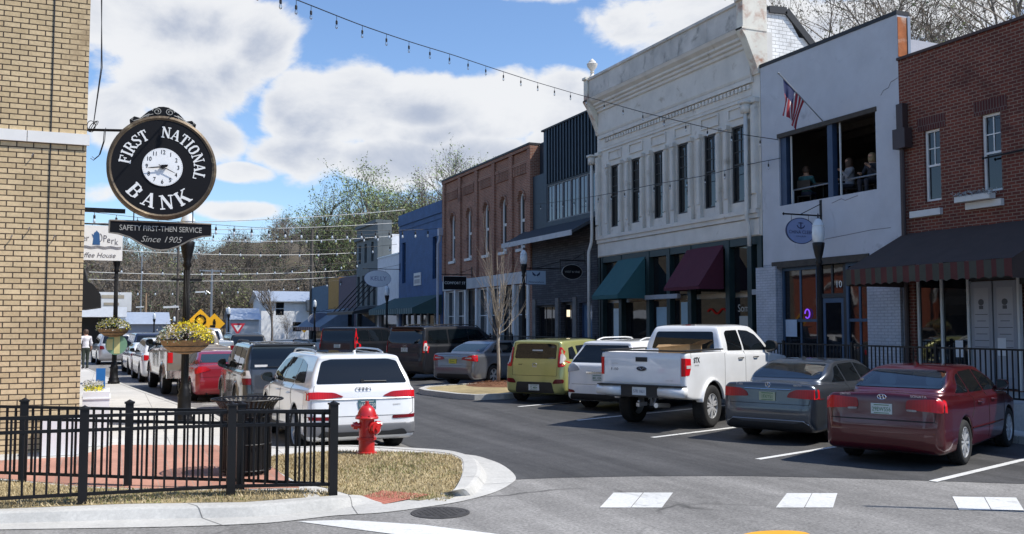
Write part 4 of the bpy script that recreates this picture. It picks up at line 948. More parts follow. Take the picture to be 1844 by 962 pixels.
for k, (w_, hh) in enumerate(((wh[0], .9), (wh[2], .65))):
    mb = MB(); mb.box(w_[0] - .55, w_[0] + .55, yy + .1, yy + .12, w_[1] - hh, w_[1] + hh); f = mb.build('window', WGLASS, T)
    mb = MB(); mb.box(w_[0] - .62, w_[0] + .62, yy + .06, yy + .09, w_[1] - .06, w_[1] + .06); mb.build('frame', TRIM, f)
mb = MB(); mb.box(wh[1][0] - 1.2, wh[1][0] + 1.4, yy - .9, yy - .003, wh[1][1] - .3, wh[1][1] + 1.2); mb.build('porch_box', GREYM, T)
T = thing('metal_shed', 'small grey gabled metal shed left of the white house', 'shed', (12, 120, 0))
yy = 120; xa, xb = FY(415, 590, yy)[0], FY(466, 590, yy)[0]; ze = FY(440, 575, yy)[1]; zr_ = FY(430, 557, yy + 2.5)[1]
mb = MB(); mb.box(xa, xb, yy, yy + 5, -.2, ze); mb.prism([(0, ze), (5, ze), (2.5, zr_)], (xa, yy, 0), (0, 1, 0), (0, 0, 1), (.1, 0, 0)); mb.build('wall', mat('shed_grey', (.42, .46, .50), .6, .2, .08), T)
mb = MB(); mb.prism([(-.3, ze - .05), (2.5, zr_ + .12), (5.3, ze - .05), (2.5, zr_)], (xa - .3, yy, 0), (0, 1, 0), (0, 0, 1), (xb - xa + .6, 0, 0)); mb.build('roof', ROOFM, T)
T = thing('low_store', 'low dark store with a white fascia canopy beyond the bank corner', 'building', (-5, 80, 0))
yy = 84; xa, xb = FY(120, 580, yy)[0], FY(228, 580, yy)[0]; zc1, zc0 = FY(200, 553, yy)[1], FY(200, 571, yy)[1]
mb = MB(); mb.box(xa - 14, xb - .5, yy + 3, yy + 14, -.2, zc1 - .1); mb.build('wall', mat('dark_store', (.03, .028, .028), .8), T)
mb = MB(); mb.box(xa - 14, xb, yy, yy + 3, zc0, zc1); mb.box(xb - .55, xb - .1, yy + .1, yy + 2.9, -.1, zc0); mb.build('canopy', WHTM, T)
mb = MB(); q = FY(203, 542, yy + 4); mb.box(q[0] - 1.3, q[0] + 1.5, yy + 4, yy + 4.2, q[1] - .9, q[1] + .75); s_ = mb.build('roof_sign', TRIM, T)
mb = MB(); mb.box(q[0] - .9, q[0] + .9, yy + 3.98, yy + 3.995, q[1] + .2, q[1] + .5); mb.box(q[0] - .7, q[0] + .5, yy + 3.98, yy + 3.995, q[1] - .4, q[1] - .15); mb.build('lettering', mat('faded_brown_print', (.35, .30, .22), .7), s_)
T = thing('grey_roof_house', 'low grey roofed house half hidden behind the parked cars on the left', 'house', (2, 118, 0))
yy = 112; xa, xb = FY(226, 585, yy)[0], FY(300, 585, yy)[0]; zz = FY(250, 583, yy)[1]
mb = MB(); mb.box(xa, xb, yy, yy + 6, -.2, zz); mb.build('wall', GREYD, T)
mb = MB(); mb.prism([(-.4, zz - .05), (3, zz + 1.3), (6.4, zz - .05)], (xa - .4, yy, 0), (0, 1, 0), (0, 0, 1), (xb - xa + .8, 0, 0)); mb.build('roof', ROOFM, T)
# dark awning of the bank's street side
t = thing('black_awning', 'black rounded awning just past the tan brick corner', 'awning', (.3, 30, 3))
q = [FY(*p, 32.3) for p in ((151, 480), (157, 506), (170, 515), (181, 530), (181, 553), (151, 557))]
mb = MB(); mb.prism([(q[0][0] - .6, q[0][1])] + q + [(q[5][0] - .6, q[5][1])], (0, 32.0, 0), (1, 0, 0), (0, 0, 1), (0, 2.5, 0)); mb.build('canopy', mat('black_canvas', (.012, .012, .013), .9), t)
# ============================================================ STREET FURNITURE
GLOBE = mat('lamp_glass', (.62, .66, .68), .25, 0, .08, 6, 0, 40, .3)
def lamp(name, label, x, y, z, h=4.6, group=None, basket=False):
    t = thing('street_lamp', label, 'street lamp', (x, y, z), 0, group)
    P = [(.19, 0), (.19, .09), (.155, .12), (.17, .17), (.135, .22), (.125, .50), (.14, .54), (.105, .60), (.115, .65), (.085, .70), (.072, .80), (.058, h - 1.15), (.095, h - 1.1), (.065, h - 1.02), (.10, h - .9), (.135, h - .72), (.15, h - .62), (.135, h - .60)]
    mb = MB(); mb.lathe(P, (x, y, z), n=16)
    for k in range(12):
        a = 2 * math.pi * k / 12; mb.tube([(x + .068 * math.cos(a), y + .068 * math.sin(a), z + .8), (x + .056 * math.cos(a), y + .056 * math.sin(a), z + h - 1.2)], .009, 4)
    mb.build('post', BLACK, t, smooth=40)
    mb = MB(); mb.lathe([(.115, h - .60), (.145, h - .52), (.155, h - .42), (.15, h - .26), (.135, h - .20), (.15, h - .19), (.12, h - .11), (.08, h - .04), (.03, h)], (x, y, z), n=16); g = mb.build('globe', GLOBE, t, smooth=50)
    mb = MB(); mb.lathe([(.04, h - .005), (.015, h + .03), (.028, h + .06), (0, h + .14)], (x, y, z), n=8); mb.build('finial', BLACK, g)
    return t
YEL = mat('yellow_petal', (.72, .60, .02), .7, 0, .2, 10); LEAF = mat('leaf_green', (.075, .12, .035), .6, 0, .3, 8); WHP = mat('pale_petal', (.62, .60, .55), .7, 0, .2, 10); PURP = mat('dull_purple_leaf', (.12, .07, .09), .7, 0, .3)
COCO = mat('coco_liner', (.30, .175, .085), .95, 0, .35, 12, .6, 60)
def basket(label, x, y, z, r=.42, yel=1., group=None):
    t = thing('hanging_basket', label, 'flower basket', (x, y, z), 0, group)
    mb = MB(); mb.lathe([(.10, -.28), (.24 * r / .42, -.235), (.36 * r / .42, -.13), (r, 0), (r * .96, .01), (.3 * r / .42, -.05), (0, -.04)], (x, y, z), n=20); b = mb.build('liner', COCO, t, smooth=60)
    mb = MB()
    for zz, rr in ((.01, 1.01), (-.12, .87), (-.235, .58)):
        mb.tube([(x + r * rr * math.cos(a), y + r * rr * math.sin(a), z + zz) for a in np.linspace(0, 2 * math.pi, 21)], .010, 4)
    mb.build('wire_rim', BLACK, b)
    mb = MB(); rs = np.random.RandomState(int(abs(x * 100 + y * 10)) % 999)
    for i in range(2000):
        a = rs.rand() * 6.28; q = math.sqrt(rs.rand()); rr = q * r * 1.12; hh = (1 - q * q) * .22 + rs.rand() * .15 - (.06 if q > .9 else 0)
        if i % 25 == 0: hh += .12
        p = np.array([x + rr * math.cos(a), y + rr * math.sin(a), z + hh]); s1, s2 = (rs.rand(2, 3) - .5) * .075
        side = math.cos(a - .6)
        mi = (0 if (rs.rand() < .9 and (side > -.45 or q < .5)) else (1 if rs.rand() < .5 else 2)) if yel else (1 if rs.rand() < .5 else (0 if rs.rand() < .4 else 2))
        if rs.rand() < .06: mi = 3
        mb.face((p, p + s1, p + s2), mi)
    mb.build('flowers', [YEL, LEAF, WHP, PURP], t, recalc=False)
    return t
LG = 'street lamps along both pavements'
zl = ramp_z(1.5, 21)
lx, ly = G(331, 760, .12)
L1 = lamp('street_lamp', 'black street lamp post carrying the yellow flower baskets in front of the bank clock', lx, ly, .12, 4.30, LG)
for s in (-1, 1): pass
q = FY(333, 598, ly)
basket('large hanging basket of yellow flowers on the nearest left lamp post', lx - .02, ly - .34, FY(331, 612, ly)[1], .50, 1, 'hanging flower baskets on the left lamps')
mb = MB(); mb.box(lx - .30, lx + .30, ly - .03, ly + .03, 3.0, 3.05); mb.build('crossarm', BLACK, L1)
l2x, l2y = G(207, 690, .12)
l2y_ = 34.6; l2x = FY(207, 600, l2y_)[0]
L2 = lamp('street_lamp', 'second black street lamp on the left pavement beneath the coffee house banner', l2x, l2y_, .12, 4.9, LG)
basket('smaller hanging basket with mixed pale flowers on the second left lamp', l2x - .05, l2y_ - .3, FY(207, 592, l2y_)[1], .50, 0, 'hanging flower baskets on the left lamps')
t = thing('round_sign', 'round green and cream plaque hung under the second flower basket', 'sign', (l2x, l2y_ - .3, FY(207, 615, l2y_)[1]))
mb = MB(); c = t.location; mb.lathe([(.34, 0), (.34, .03)], (c.x + .05, c.y - .02, c.z - .1), 'y', 24); mb.build('board', mat('plaque_green', (.16, .30, .20), .6, 0, .1), t)
mb = MB(); mb.box(c.x - .02, c.x + .16, c.y - .026, c.y - .021, c.z - .40, c.z + .18); mb.box(c.x - .25, c.x - .06, c.y - .026, c.y - .021, c.z - .28, c.z + .08); mb.build('emblem', mat('plaque_cream', (.60, .55, .25), .6), t)
for k, (px, py0, py1, x) in enumerate(((1473, 393, 600, 16.05), (943, 450, 590, 16.05), (697, 515, 585, 16.05), (567, 540, 590, 16.05))):
    yy, zt_ = FX(px, py0, x)
    lamp('street_lamp', ('black street lamp with frosted globe in front of the pale painted building', 'black street lamp with frosted globe beside the butterfly sign', 'black street lamp in front of the blue building under the oval white sign', 'far black street lamp in front of the white house')[k], x, yy, TOPZ - .004, zt_ - TOPZ, LG)
for k, (px, py0, d) in enumerate(((412, 553, 84), (278, 564, 104), (314, 570, 122))):
    x_, zt_ = FY(px, py0, d)
    lamp('street_lamp', ('small distant street lamp right of the yellow warning signs', 'tiny distant street lamp left of the yellow flower basket', 'tiny distant street lamp just above the yellow flower basket')[k], x_, d, 0, zt_, LG)
# ------------------------------------------------------------ bank clock sign
GOLD = mat('weathered_gold_rim', (.11, .08, .05), .5, .4, .35, 5, .2, 30, dirt=((.35, .28, .17), .3, 4.))
SBLK = mat('sign_black', (.005, .005, .007), .6, 0, .1, 3, 0, 40, 0, .2)
SWHT = mat('sign_white', (.78, .78, .76), .5, 0, .03); CLK = mat('clock_face', (.84, .84, .83), .4, 0, .03)
SGRY = mat('faded_silver', (.34, .33, .30), .5, 0, .15)
yc_ = 16.62
cx0, cz0 = FY(292, 303.5, yc_); RC = .826
T = thing('clock_sign', 'round black bank clock sign reading FIRST NATIONAL BANK on the tan brick corner', 'clock', (cx0, yc_, cz0))
mb = MB(); mb.lathe([(RC - .01, -.13), (RC + .03, -.13), (RC + .03, .13), (RC - .01, .13)], (cx0, yc_, cz0), 'y', 64); mb.lathe([(RC - .045, -.132), (RC - .01, -.155), (RC + .03, -.13)], (cx0, yc_, cz0), 'y', 64); mb.build('rim', GOLD, T, smooth=40)
mb = MB(); mb.lathe([(RC - .04, -.135), (RC - .04, .13)], (cx0, yc_, cz0), 'y', 64); D = mb.build('face_board', SBLK, T)
mb = MB(); mb.lathe([(.315, -.15), (.315, -.13)], (cx0, yc_, cz0), 'y', 48); DI = mb.build('dial', CLK, T)
yf = yc_ - .1505
mb = MB()
for h in range(1, 13):
    a = math.pi / 2 - h * math.pi / 6; rr = .245
    text_mb(mb, str(h), (cx0 + rr * math.cos(a), yf, cz0 + rr * math.sin(a)), (1, 0, 0), (0, 0, 1), .098, .003, bold=.012, sx=.85)
for k in range(60):
    a = k * math.pi / 30; mb.obox((cx0 + .302 * math.cos(a), yf - .001, cz0 + .302 * math.sin(a)), (.004 * math.cos(a), 0, .004 * math.sin(a)), (0, .001, 0), (-.0015 * math.sin(a), 0, .0015 * math.cos(a)))
mb.build('numerals', SBLK, DI)
def hand(ang, L, w_, name):
    a = R(90 - ang); u = Vector((math.cos(a), 0, math.sin(a))); v = Vector((-math.sin(a), 0, math.cos(a)))
    mb = MB(); mb.prism([(-.07, -w_), (L * .7, -w_ * .8), (L, 0), (L * .7, w_ * .8), (-.07, w_)], (cx0, yf - .035, cz0), u, v, (0, -.006, 0)); mb.build(name, SBLK, DI)
hand(262, .25, .011, 'hand'); hand(116, .24, .007, 'hand')
mb = MB(); mb.lathe([(.032, 0), (.032, .05)], (cx0, yf - .045, cz0), 'y', 12); mb.tube([(cx0 - .02, yf - .03, cz0 + .02), (cx0 + .08, yf - .03, cz0 + .03)], .014, 6); mb.build('hub', SBLK, DI)
# slab letters, drawn as strokes: (x, z) in a 0..1 box; thick strokes flagged
LET = {'F': (.78, [((.2, 0), (.2, 1), 1), ((.2, .93), (.75, .93), 0), ((.2, .52), (.55, .52), 0), ((.05, .04), (.42, .04), 0), ((.05, .96), (.3, .96), 0), ((.74, .98), (.74, .70), 0), ((.55, .64), (.55, .40), 0)]),
 'I': (.44, [((.22, 0), (.22, 1), 1), ((.04, .04), (.40, .04), 0), ((.04, .96), (.40, .96), 0)]),
 'R': (.92, [((.2, 0), (.2, 1), 1), ((.05, .04), (.38, .04), 0), ((.05, .96), (.5, .96), 0), ((.5, .96), (.66, .88), 0), ((.68, .88), (.68, .60), 1), ((.66, .56), (.5, .50), 0), ((.2, .50), (.52, .50), 0), ((.46, .5), (.78, .03), 1), ((.66, .04), (.92, .04), 0)]),
 'S': (.74, [((.66, .98), (.66, .70), 0), ((.64, .86), (.5, .95), 0), ((.5, .95), (.28, .95), 0), ((.28, .95), (.14, .84), 0), ((.14, .84), (.14, .70), 1), ((.14, .68), (.60, .36), 1), ((.60, .34), (.60, .18), 1), ((.58, .14), (.46, .05), 0), ((.46, .05), (.26, .05), 0), ((.26, .05), (.1, .14), 0), ((.09, .02), (.09, .30), 0)]),
 'T': (.84, [((.42, 0), (.42, 1), 1), ((.05, .94), (.79, .94), 0), ((.07, .98), (.07, .70), 0), ((.77, .98), (.77, .70), 0), ((.24, .04), (.60, .04), 0)]),
 'N': (.98, [((.18, 0), (.18, 1), 0), ((.2, .97), (.78, .05), 1), ((.80, 0), (.80, 1), 0), ((.03, .04), (.34, .04), 0), ((.03, .96), (.28, .96), 0), ((.64, .96), (.96, .96), 0)]),
 'A': (.98, [((.46, .97), (.16, .03), 0), ((.48, .97), (.80, .03), 1), ((.26, .34), (.66, .34), 0), ((.02, .04), (.34, .04), 0), ((.60, .04), (.97, .04), 0)]),
 'O': (.92, [((.17, .30), (.17, .70), 1), ((.17, .72), (.30, .92), 1), ((.30, .95), (.62, .95), 0), ((.62, .92), (.75, .72), 1), ((.75, .70), (.75, .30), 1), ((.75, .28), (.62, .08), 1), ((.62, .05), (.30, .05), 0), ((.30, .08), (.17, .28), 1)]),
 'L': (.78, [((.2, 0), (.2, 1), 1), ((.05, .96), (.40, .96), 0), ((.05, .05), (.74, .05), 0), ((.72, .02), (.72, .32), 0)]),
 'B': (.88, [((.2, 0), (.2, 1), 1), ((.05, .04), (.56, .04), 0), ((.05, .96), (.52, .96), 0), ((.52, .95), (.64, .87), 0), ((.65, .88), (.65, .62), 1), ((.64, .60), (.54, .53), 0), ((.2, .53), (.56, .53), 0), ((.56, .52), (.70, .43), 0), ((.71, .42), (.71, .14), 1), ((.70, .13), (.56, .05), 0)]),
 'K': (.98, [((.2, 0), (.2, 1), 1), ((.05, .04), (.38, .04), 0), ((.05, .96), (.38, .96), 0), ((.26, .42), (.76, .95), 0), ((.42, .60), (.80, .04), 1), ((.66, .04), (.97, .04), 0), ((.62, .96), (.92, .96), 0)])}
def ring_text(mb, word, r, a_mid, h, out=True, track=.06, wk=.17, tk=.085, ws=1.):
    wx = ws; ws = [LET[c][0] * h * wx + track for c in word]; tot = sum(ws); s = 1 if out else -1
    pos = -tot / 2
    for c, w_ in zip(word, ws):
        a = R(a_mid) - s * (pos + w_ / 2) / r
        o = Vector((cx0 + r * math.cos(a), 0, cz0 + r * math.sin(a))); v = Vector((math.cos(a), 0, math.sin(a))) * s; u = Vector((v.z, 0, -v.x))
        for k, (p, q_, thick) in enumerate(LET[c][1]):
            A = o + u * ((p[0] - LET[c][0] / 2) * h * wx) + v * ((p[1] - .5) * h); B_ = o + u * ((q_[0] - LET[c][0] / 2) * h * wx) + v * ((q_[1] - .5) * h)
            d = (B_ - A); L = d.length; d.normalize(); n = Vector((d.z, 0, -d.x)); wd = (wk if thick else tk) * h
            C_ = (A + B_) / 2; C_.y = yc_ - .137 - .0004 * k
            mb.obox(C_, d * (L / 2 + wd * .12), (0, .003, 0), n * wd / 2)
        pos += w_
mb = MB()
ring_text(mb, 'FIRST', .583, 146, .181, track=.016, ws=.84); ring_text(mb, 'NATIONAL', .583, 38, .181, track=.010, ws=.84)
ring_text(mb, 'BANK', .583, 265, .232, out=False, track=.045, wk=.2, ws=1.)
mb.build('lettering', SWHT, D)
# scrolled crest
crest = [(-.50, .60), (-.52, .70), (-.45, .76), (-.36, .74), (-.24, .86), (-.08, .95), (.0, .96), (.08, .95), (.24, .86), (.36, .74), (.45, .76), (.52, .70), (.50, .60), (.36, .62), (.18, .70), (0, .73), (-.18, .70), (-.36, .62)]
mb = MB(); mb.prism([(a * 1.0, b + .07) for a, b in crest], (cx0, yc_ - .05, cz0), (1, 0, 0), (0, 0, 1), (0, .10, 0), 0, 1)
cr = mb.build('crest', [SBLK, GOLD], T)
mb = MB()
for s in (-1, 1):
    pts = []
    for k in range(26):
        a = k * .42; r_ = .075 * (1 - k / 32); pts.append((cx0 + s * (.10 + r_ * math.cos(a)), yc_ - .053, cz0 + .94 + r_ * math.sin(a) * .85))
    mb.tube(pts, .008, 5)
    mb.tube([(cx0 + s * x_, yc_ - .053, cz0 + z_ + .07) for x_, z_ in ((.16, .82), (.26, .79), (.36, .725), (.46, .68), (.49, .70), (.47, .735))], .008, 5)
    mb.tube([(cx0 + s * x_, yc_ - .053, cz0 + z_ + .07) for x_, z_ in ((.22, .82), (.34, .755), (.24, .775), (.22, .82))], .007, 5)
mb.build('scrollwork', SGRY, cr)
# lower plaque
px_l, pz_t = FY(197, 399, yc_); px_r, _ = FY(380, 403, yc_); pm = (px_l + px_r) / 2; pw = (px_r - px_l) / 2; pz_t = pz_t + .015
out = [(-pw, 0), (pw, 0), (pw, -.20), (pw * .82, -.215), (pw * .6, -.27), (pw * .35, -.39), (pw * .15, -.45), (0, -.465), (-pw * .15, -.45), (-pw * .35, -.39), (-pw * .6, -.27), (-pw * .82, -.215), (-pw, -.20)]
mb = MB(); mb.prism(out, (pm, yc_ - .06, pz_t), (1, 0, 0), (0, 0, 1), (0, .12, 0)); PL = mb.build('plaque', SBLK, T)
mb = MB(); mb.tube([(pm + a, yc_ - .062, pz_t + b) for a, b in out + out[:1]], .014, 5); mb.build('plaque_border', mat('weathered_border', (.23, .21, .18), .5, .3, .3, 5), PL)
mb = MB(); text_mb(mb, 'SAFETY FIRST-THEN SERVICE', (pm, yc_ - .0605, pz_t - .115), (1, 0, 0), (0, 0, 1), .125, .006, sx=.80, bold=.008)
text_mb(mb, 'Since 1905', (pm, yc_ - .0605, pz_t - .29), (1, 0, 0), (0, 0, 1), .145, .006, shear=.35, sx=1.0, bold=-.004); mb.build('lettering', SGRY, PL)
mb = MB()
za = FY(160, 227, yc_)[1]; zb_ = FY(160, 378, yc_)[1]
mb.tube([(-.62, yc_ + .5, za + .02), (cx0 - .56, yc_, za - .03)], .022, 8); mb.box(-.66, cx0 - .55, yc_ - .03, yc_ + .03, zb_ - .035, zb_ + .035)
for s in (-.42, .50): mb.tube([(cx0 + s, yc_, cz0 - .60), (cx0 + s, yc_, pz_t)], .010, 6)
for k in range(3):
    mb.tube([(-.36 + .1 * math.cos(a) * .6 + .02 * k, yc_ - .05 + .03 * math.sin(a * 1.7 + k), za - .01 + .09 * math.sin(a + k)) for a in np.linspace(0, 7, 18)], .006, 4)
mb.build('bracket', BLACK, T)
t = thing('service_wire', 'pair of slack black wires dropping to the clock bracket', 'wire', (-.3, yc_, za))
for k, top in enumerate(((184, -40), (182, -40))):
    a = FY(*top, yc_ + .1); mb = MB(); mb.tube([(a[0], yc_ + .1, a[1]), (FY(182 + k * 2, 120, yc_)[0], yc_ + .05, FY(182, 120, yc_)[1]), (-.33, yc_, za + .03)], .007, 5); mb.build('cable', BLACKP, t)
q = [FY(*p, yc_) for p in ((188, 232), (186, 255), (178, 280), (168, 288), (163, 284))]
mb = MB(); mb.tube([(a, yc_ + .05, b) for a, b in q], .007, 5); mb.tube([(a + .02, yc_ + .06, b + .03) for a, b in q], .006, 5); mb.build('cable', BLACKP, t)
# coffee-house banner (partly behind the corner)
yb_ = 24.0
x0_, zt_ = FY(140, 405, yb_); x1_, zb_ = FY(220, 470, yb_); x0_ = x1_ - 1.75
T = thing('banner_sign', 'white coffee house banner with a blue coffee pot hung past the tan brick corner', 'sign', ((x0_ + x1_) / 2, yb_, zt_))
mb = MB(); mb.box(x0_, x1_, yb_ - .015, yb_ + .015, zb_, zt_); bd = mb.build('panel', mat('banner_white', (.80, .81, .82), .7, 0, .02), T)
mb = MB(); mb.tube([(x0_ - .5, yb_, zt_ + .035), (x1_ + .03, yb_, zt_ + .035)], .02, 6); mb.build('pole', BLACK, T)
POTB = mat('pot_blue', (.025, .10, .27), .6, 0, .04)
yy = yb_ - .0165; k_ = (x1_ - FY(180, 430, yb_)[0]); pcx = FY(174, 430, yb_)[0]; pcz = FY(174, 428, yb_)[1]; sc_ = (zt_ - zb_)
mb = MB(); pot = [(-.10, -.20), (.09, -.20), (.075, .05), (.06, .13), (.02, .165), (.0, .20), (-.02, .165), (-.065, .13), (-.075, .06), (-.12, .10), (-.115, .06), (-.08, -.02)]
mb.prism([(a * sc_ * 1.05, b * sc_ * 1.05) for a, b in pot], (pcx, yy, pcz), (1, 0, 0), (0, 0, 1), (0, -.004, 0)); mb.build('coffee_pot', POTB, bd)
INK = mat('banner_ink', (.10, .10, .13), .7, 0, 0)
mb = MB(); mb.tube([(pcx + (.085 + .06 * math.sin(a)) * sc_, yy - .002, pcz + (.0 + .11 * math.cos(a)) * sc_) for a in np.linspace(0, 3.1, 9)], .006, 4)
text_mb(mb, 'Water', (pcx - .47 * sc_, yy, pcz - .03 * sc_), (1, 0, 0), (0, 0, 1), .30 * sc_ * .9, .003, sx=.75)
for k, ch in enumerate('Perk'): text_mb(mb, ch, (pcx + (.22 + .10 * k) * sc_, yy, pcz - (.03 + .03 * k) * sc_), (1, 0, 0), (0, 0, 1), .27 * sc_, .003, sx=.75)
text_mb(mb, 'Coffee House', (pcx - .03 * sc_, yy, zb_ + .14 * sc_), (1, 0, 0), (0, 0, 1), .20 * sc_, .003, shear=.3, sx=.95)
for k in range(3): mb.tube([(x0_ + .03 + (x1_ - x0_ - .06) * s, yy - .001, zb_ + (.34 + .03 * k) * sc_ + .012 * sc_ * math.sin(38 * s)) for s in np.linspace(0, 1, 60)], .005, 4)
mb.build('lettering', INK, bd)
# ------------------------------------------------------------ black fences on the corner verge
def fence(label, pts, h, base, n_pick=None, cat='fence', posts=None, lean=0, group=None, pick=.022, step=.125, rails=(.10, .78, .93), post=.095, zt=None, extra=None):
    t = thing('metal_fence', label, cat, (*pts[0], base), 0, group)
    mb = MB()
    for (x0, y0), (x1, y1) in zip(pts, pts[1:]):
        for r_ in rails: mb.bar((x0, y0, base + r_ * h), (x1, y1, base + r_ * h), .032, .036)
    mb.build('rail', BLACK, t)
    mb = MB()
    for (x0, y0), (x1, y1) in zip(pts, pts[1:]):
        L = math.hypot(x1 - x0, y1 - y0); N = max(2, round(L / step)); d = Vector(((x1 - x0) / L, (y1 - y0) / L, 0)); n = Vector((-d.y, d.x, 0))
        for i in range(1, N):
            p = Vector((x0, y0, 0)).lerp(Vector((x1, y1, 0)), i / N); p.z = base + h * (rails[0] + rails[-1]) / 2
            mb.obox(p, d * pick / 2, n * pick / 2, (0, 0, h * (rails[-1] - rails[0]) / 2))
    o = mb.build('pickets', BLACK, t)
    for p in (posts or pts):
        mb = MB(); mb.box(p[0] - post / 2, p[0] + post / 2, p[1] - post / 2, p[1] + post / 2, base - .06, base + h * 1.0)
        mb.box(p[0] - post * .62, p[0] + post * .62, p[1] - post * .62, p[1] + post * .62, base + h, base + h + .02); mb.lathe([(post * .55, 0), (0, .03)], (p[0], p[1], base + h + .02), n=4); mb.build('post', BLACK, t)
    return t
fp = [G(*p, HK) for p in ((148, 907), (415, 892), (599, 888))]
d = Vector(fp[1]) - Vector(fp[0]); f0 = tuple(Vector(fp[0]) - d)
fence('front row of black metal picket fence nearest the kerb on the corner verge', [f0] + fp, 1.03, HK)
bp = [G(*p, HK) for p in ((40, 867), (230, 874), (432, 880))]
d = Vector(bp[1]) - Vector(bp[0]); b0 = tuple(Vector(bp[0]) - d)
fence('rear row of black metal picket fence beside the red paving', [b0] + bp + [fp[2]], 1.0, HK, posts=[b0] + bp)
# right terrace railing
tp_ = [(15.72, y) for y in (5.0, 7.4, 9.8, 12.2, 14.6, 17.0, 19.4, 21.8)]
fence('near black picket railing on the raised terrace before the brick and painted shops', tp_, 1.06, TOPZ, step=.12, rails=(.08, .95), post=.06)
tp_ = [(15.72, y) for y in (24.5, 27, 29.5, 32, 34.5, 37, 39.5, 42, 44.5, 47, 49.5, 52)]
fence('far black picket railing on the raised terrace before the ornate and arched brick buildings', tp_, 1.06, TOPZ, step=.13, rails=(.08, .95), post=.06)
# ------------------------------------------------------------ hydrant
HR = mat('hydrant_red', (.50, .018, .018), .32, 0, .1, 5, .05, 60, .3)
hx, hy = G(660, 817, HK); hzz = HK
T = thing('fire_hydrant', 'red fire hydrant with hose caps on the dry grass behind the white car', 'hydrant', (hx, hy, hzz))
mb = MB(); mb.lathe([(.155, 0), (.155, .03), (.125, .035), (.12, .21), (.15, .215), (.15, .25), (.12, .255), (.115, .52), (.135, .53)], (hx, hy, hzz), n=24); mb.build('barrel', HR, T, smooth=40)
mb = MB(); mb.lathe([(.175, .53), (.18, .55), (.165, .57), (.15, .575), (.14, .62), (.115, .68), (.075, .725), (.05, .735), (.05, .75), (.028, .755), (.028, .80), (0, .80)], (hx, hy, hzz), n=24)
for k in range(8): a = k * math.pi / 4; mb.lathe([(.014, .575), (.014, .59)], (hx + .158 * math.cos(a), hy + .158 * math.sin(a), hzz), n=6)
mb.build('bonnet', HR, T, smooth=40)
def cap(ang, zc, r, L):
    u = Vector((math.cos(R(ang)), math.sin(R(ang)), 0)); v = Vector((-u.y, u.x, 0)); mb = MB()
    for (a, b, r_) in ((.09, .15, r * .8), (.15, .17, r * 1.15), (.17, .17 + L, r), (.17 + L, .2 + L, r * .45)):
        pts = []
        mb.tube([Vector((hx, hy, hzz + zc)) + u * a, Vector((hx, hy, hzz + zc)) + u * b], r_, 14 if r_ > r * .5 else 5)
    mb.build('hose_cap', HR, T, smooth=40)
cap(-62, .40, .082, .05); cap(10, .43, .055, .05); cap(178, .43, .055, .04)
mb = MB(); u = Vector((math.cos(R(-10)), math.sin(R(-10)), 0))
pts = [Vector((hx, hy, hzz)) + u * (.15 + .05 * math.sin(a)) + Vector((0, 0, .36 - .11 * (1 - math.cos(a * .5)))) + Vector((.03 * math.cos(a), 0, 0)) for a in np.linspace(0, 6.0, 22)]
mb.tube(pts, .008, 5); mb.build('chain', mat('chain_steel', (.45, .45, .44), .5, .6), T)
# ------------------------------------------------------------ litter bin of flared steel slats
bx, by = G(443, 852, HK)
T = thing('litter_bin', 'black slatted steel litter bin with flared rim behind the fence', 'litter bin', (bx, by, HK))
mb = MB(); hb = .98; rb = .32
for k in range(40):
    a = 2 * math.pi * k / 40; c_, s_ = math.cos(a), math.sin(a)
    for (z0, r0), (z1, r1) in zip(((.04, rb), (.75, rb), (.88, rb + .03), (.95, rb + .08)), ((.75, rb), (.88, rb + .03), (.95, rb + .08), (hb, rb + .14))):
        mb.obox((bx + (r0 + r1) / 2 * c_, by + (r0 + r1) / 2 * s_, HK + (z0 + z1) / 2), (-.015 * s_, .015 * c_, 0), (.004 * c_, .004 * s_, 0), ((r1 - r0) / 2 * c_, (r1 - r0) / 2 * s_, (z1 - z0) / 2))
mb.build('slats', BLACK, T)
mb = MB()
for z_, r_ in ((.06, rb), (.40, rb), (.76, rb), (hb, rb + .145)): mb.tube([(bx + r_ * math.cos(a), by + r_ * math.sin(a), HK + z_) for a in np.linspace(0, 2 * math.pi, 41)], .012, 5)
mb.build('hoop', BLACK, T)
mb = MB(); mb.lathe([(.28, .05), (.29, .84), (.26, .84), (.25, .1), (0, .1)], (bx, by, HK), n=28); mb.build('liner', BLACKP, T, smooth=40)
# ------------------------------------------------------------ white planters by the bank, blue folding board
WPL = mat('white_planter', (.78, .78, .78), .55, 0, .05)
pa = FY(72, 826, 16.0); pb = FY(141, 826, 16.0)
T = thing('planter_box', 'low white rectangular planter box against the tan brick wall', 'planter', (pa[0], 15.95, HK))
mb = MB(); mb.box(pa[0], pb[0], 15.92, 16.36, HK, FY(100, 757, 15.92)[1]); mb.box(pa[0] + .05, pb[0] - .05, 15.96, 16.32, FY(100, 757, 15.92)[1], FY(100, 757, 15.92)[1] + .01); mb.build('box', WPL, T)
pa = FY(146, 812, 16.9); pb = FY(195, 812, 16.9); zt_ = FY(170, 706, 16.9)[1]
T = thing('planter_box', 'tall white planter box with yellow and white flowers at the bank corner', 'planter', (pa[0], 17, HK))
mb = MB(); mb.box(pa[0], pb[0], 16.9, 17.9, HK, zt_); mb.box(pa[0] - .015, pb[0] + .015, 16.885, 17.9, zt_ - .12, zt_ - .10); mb.build('box', WPL, T)
mb = MB()
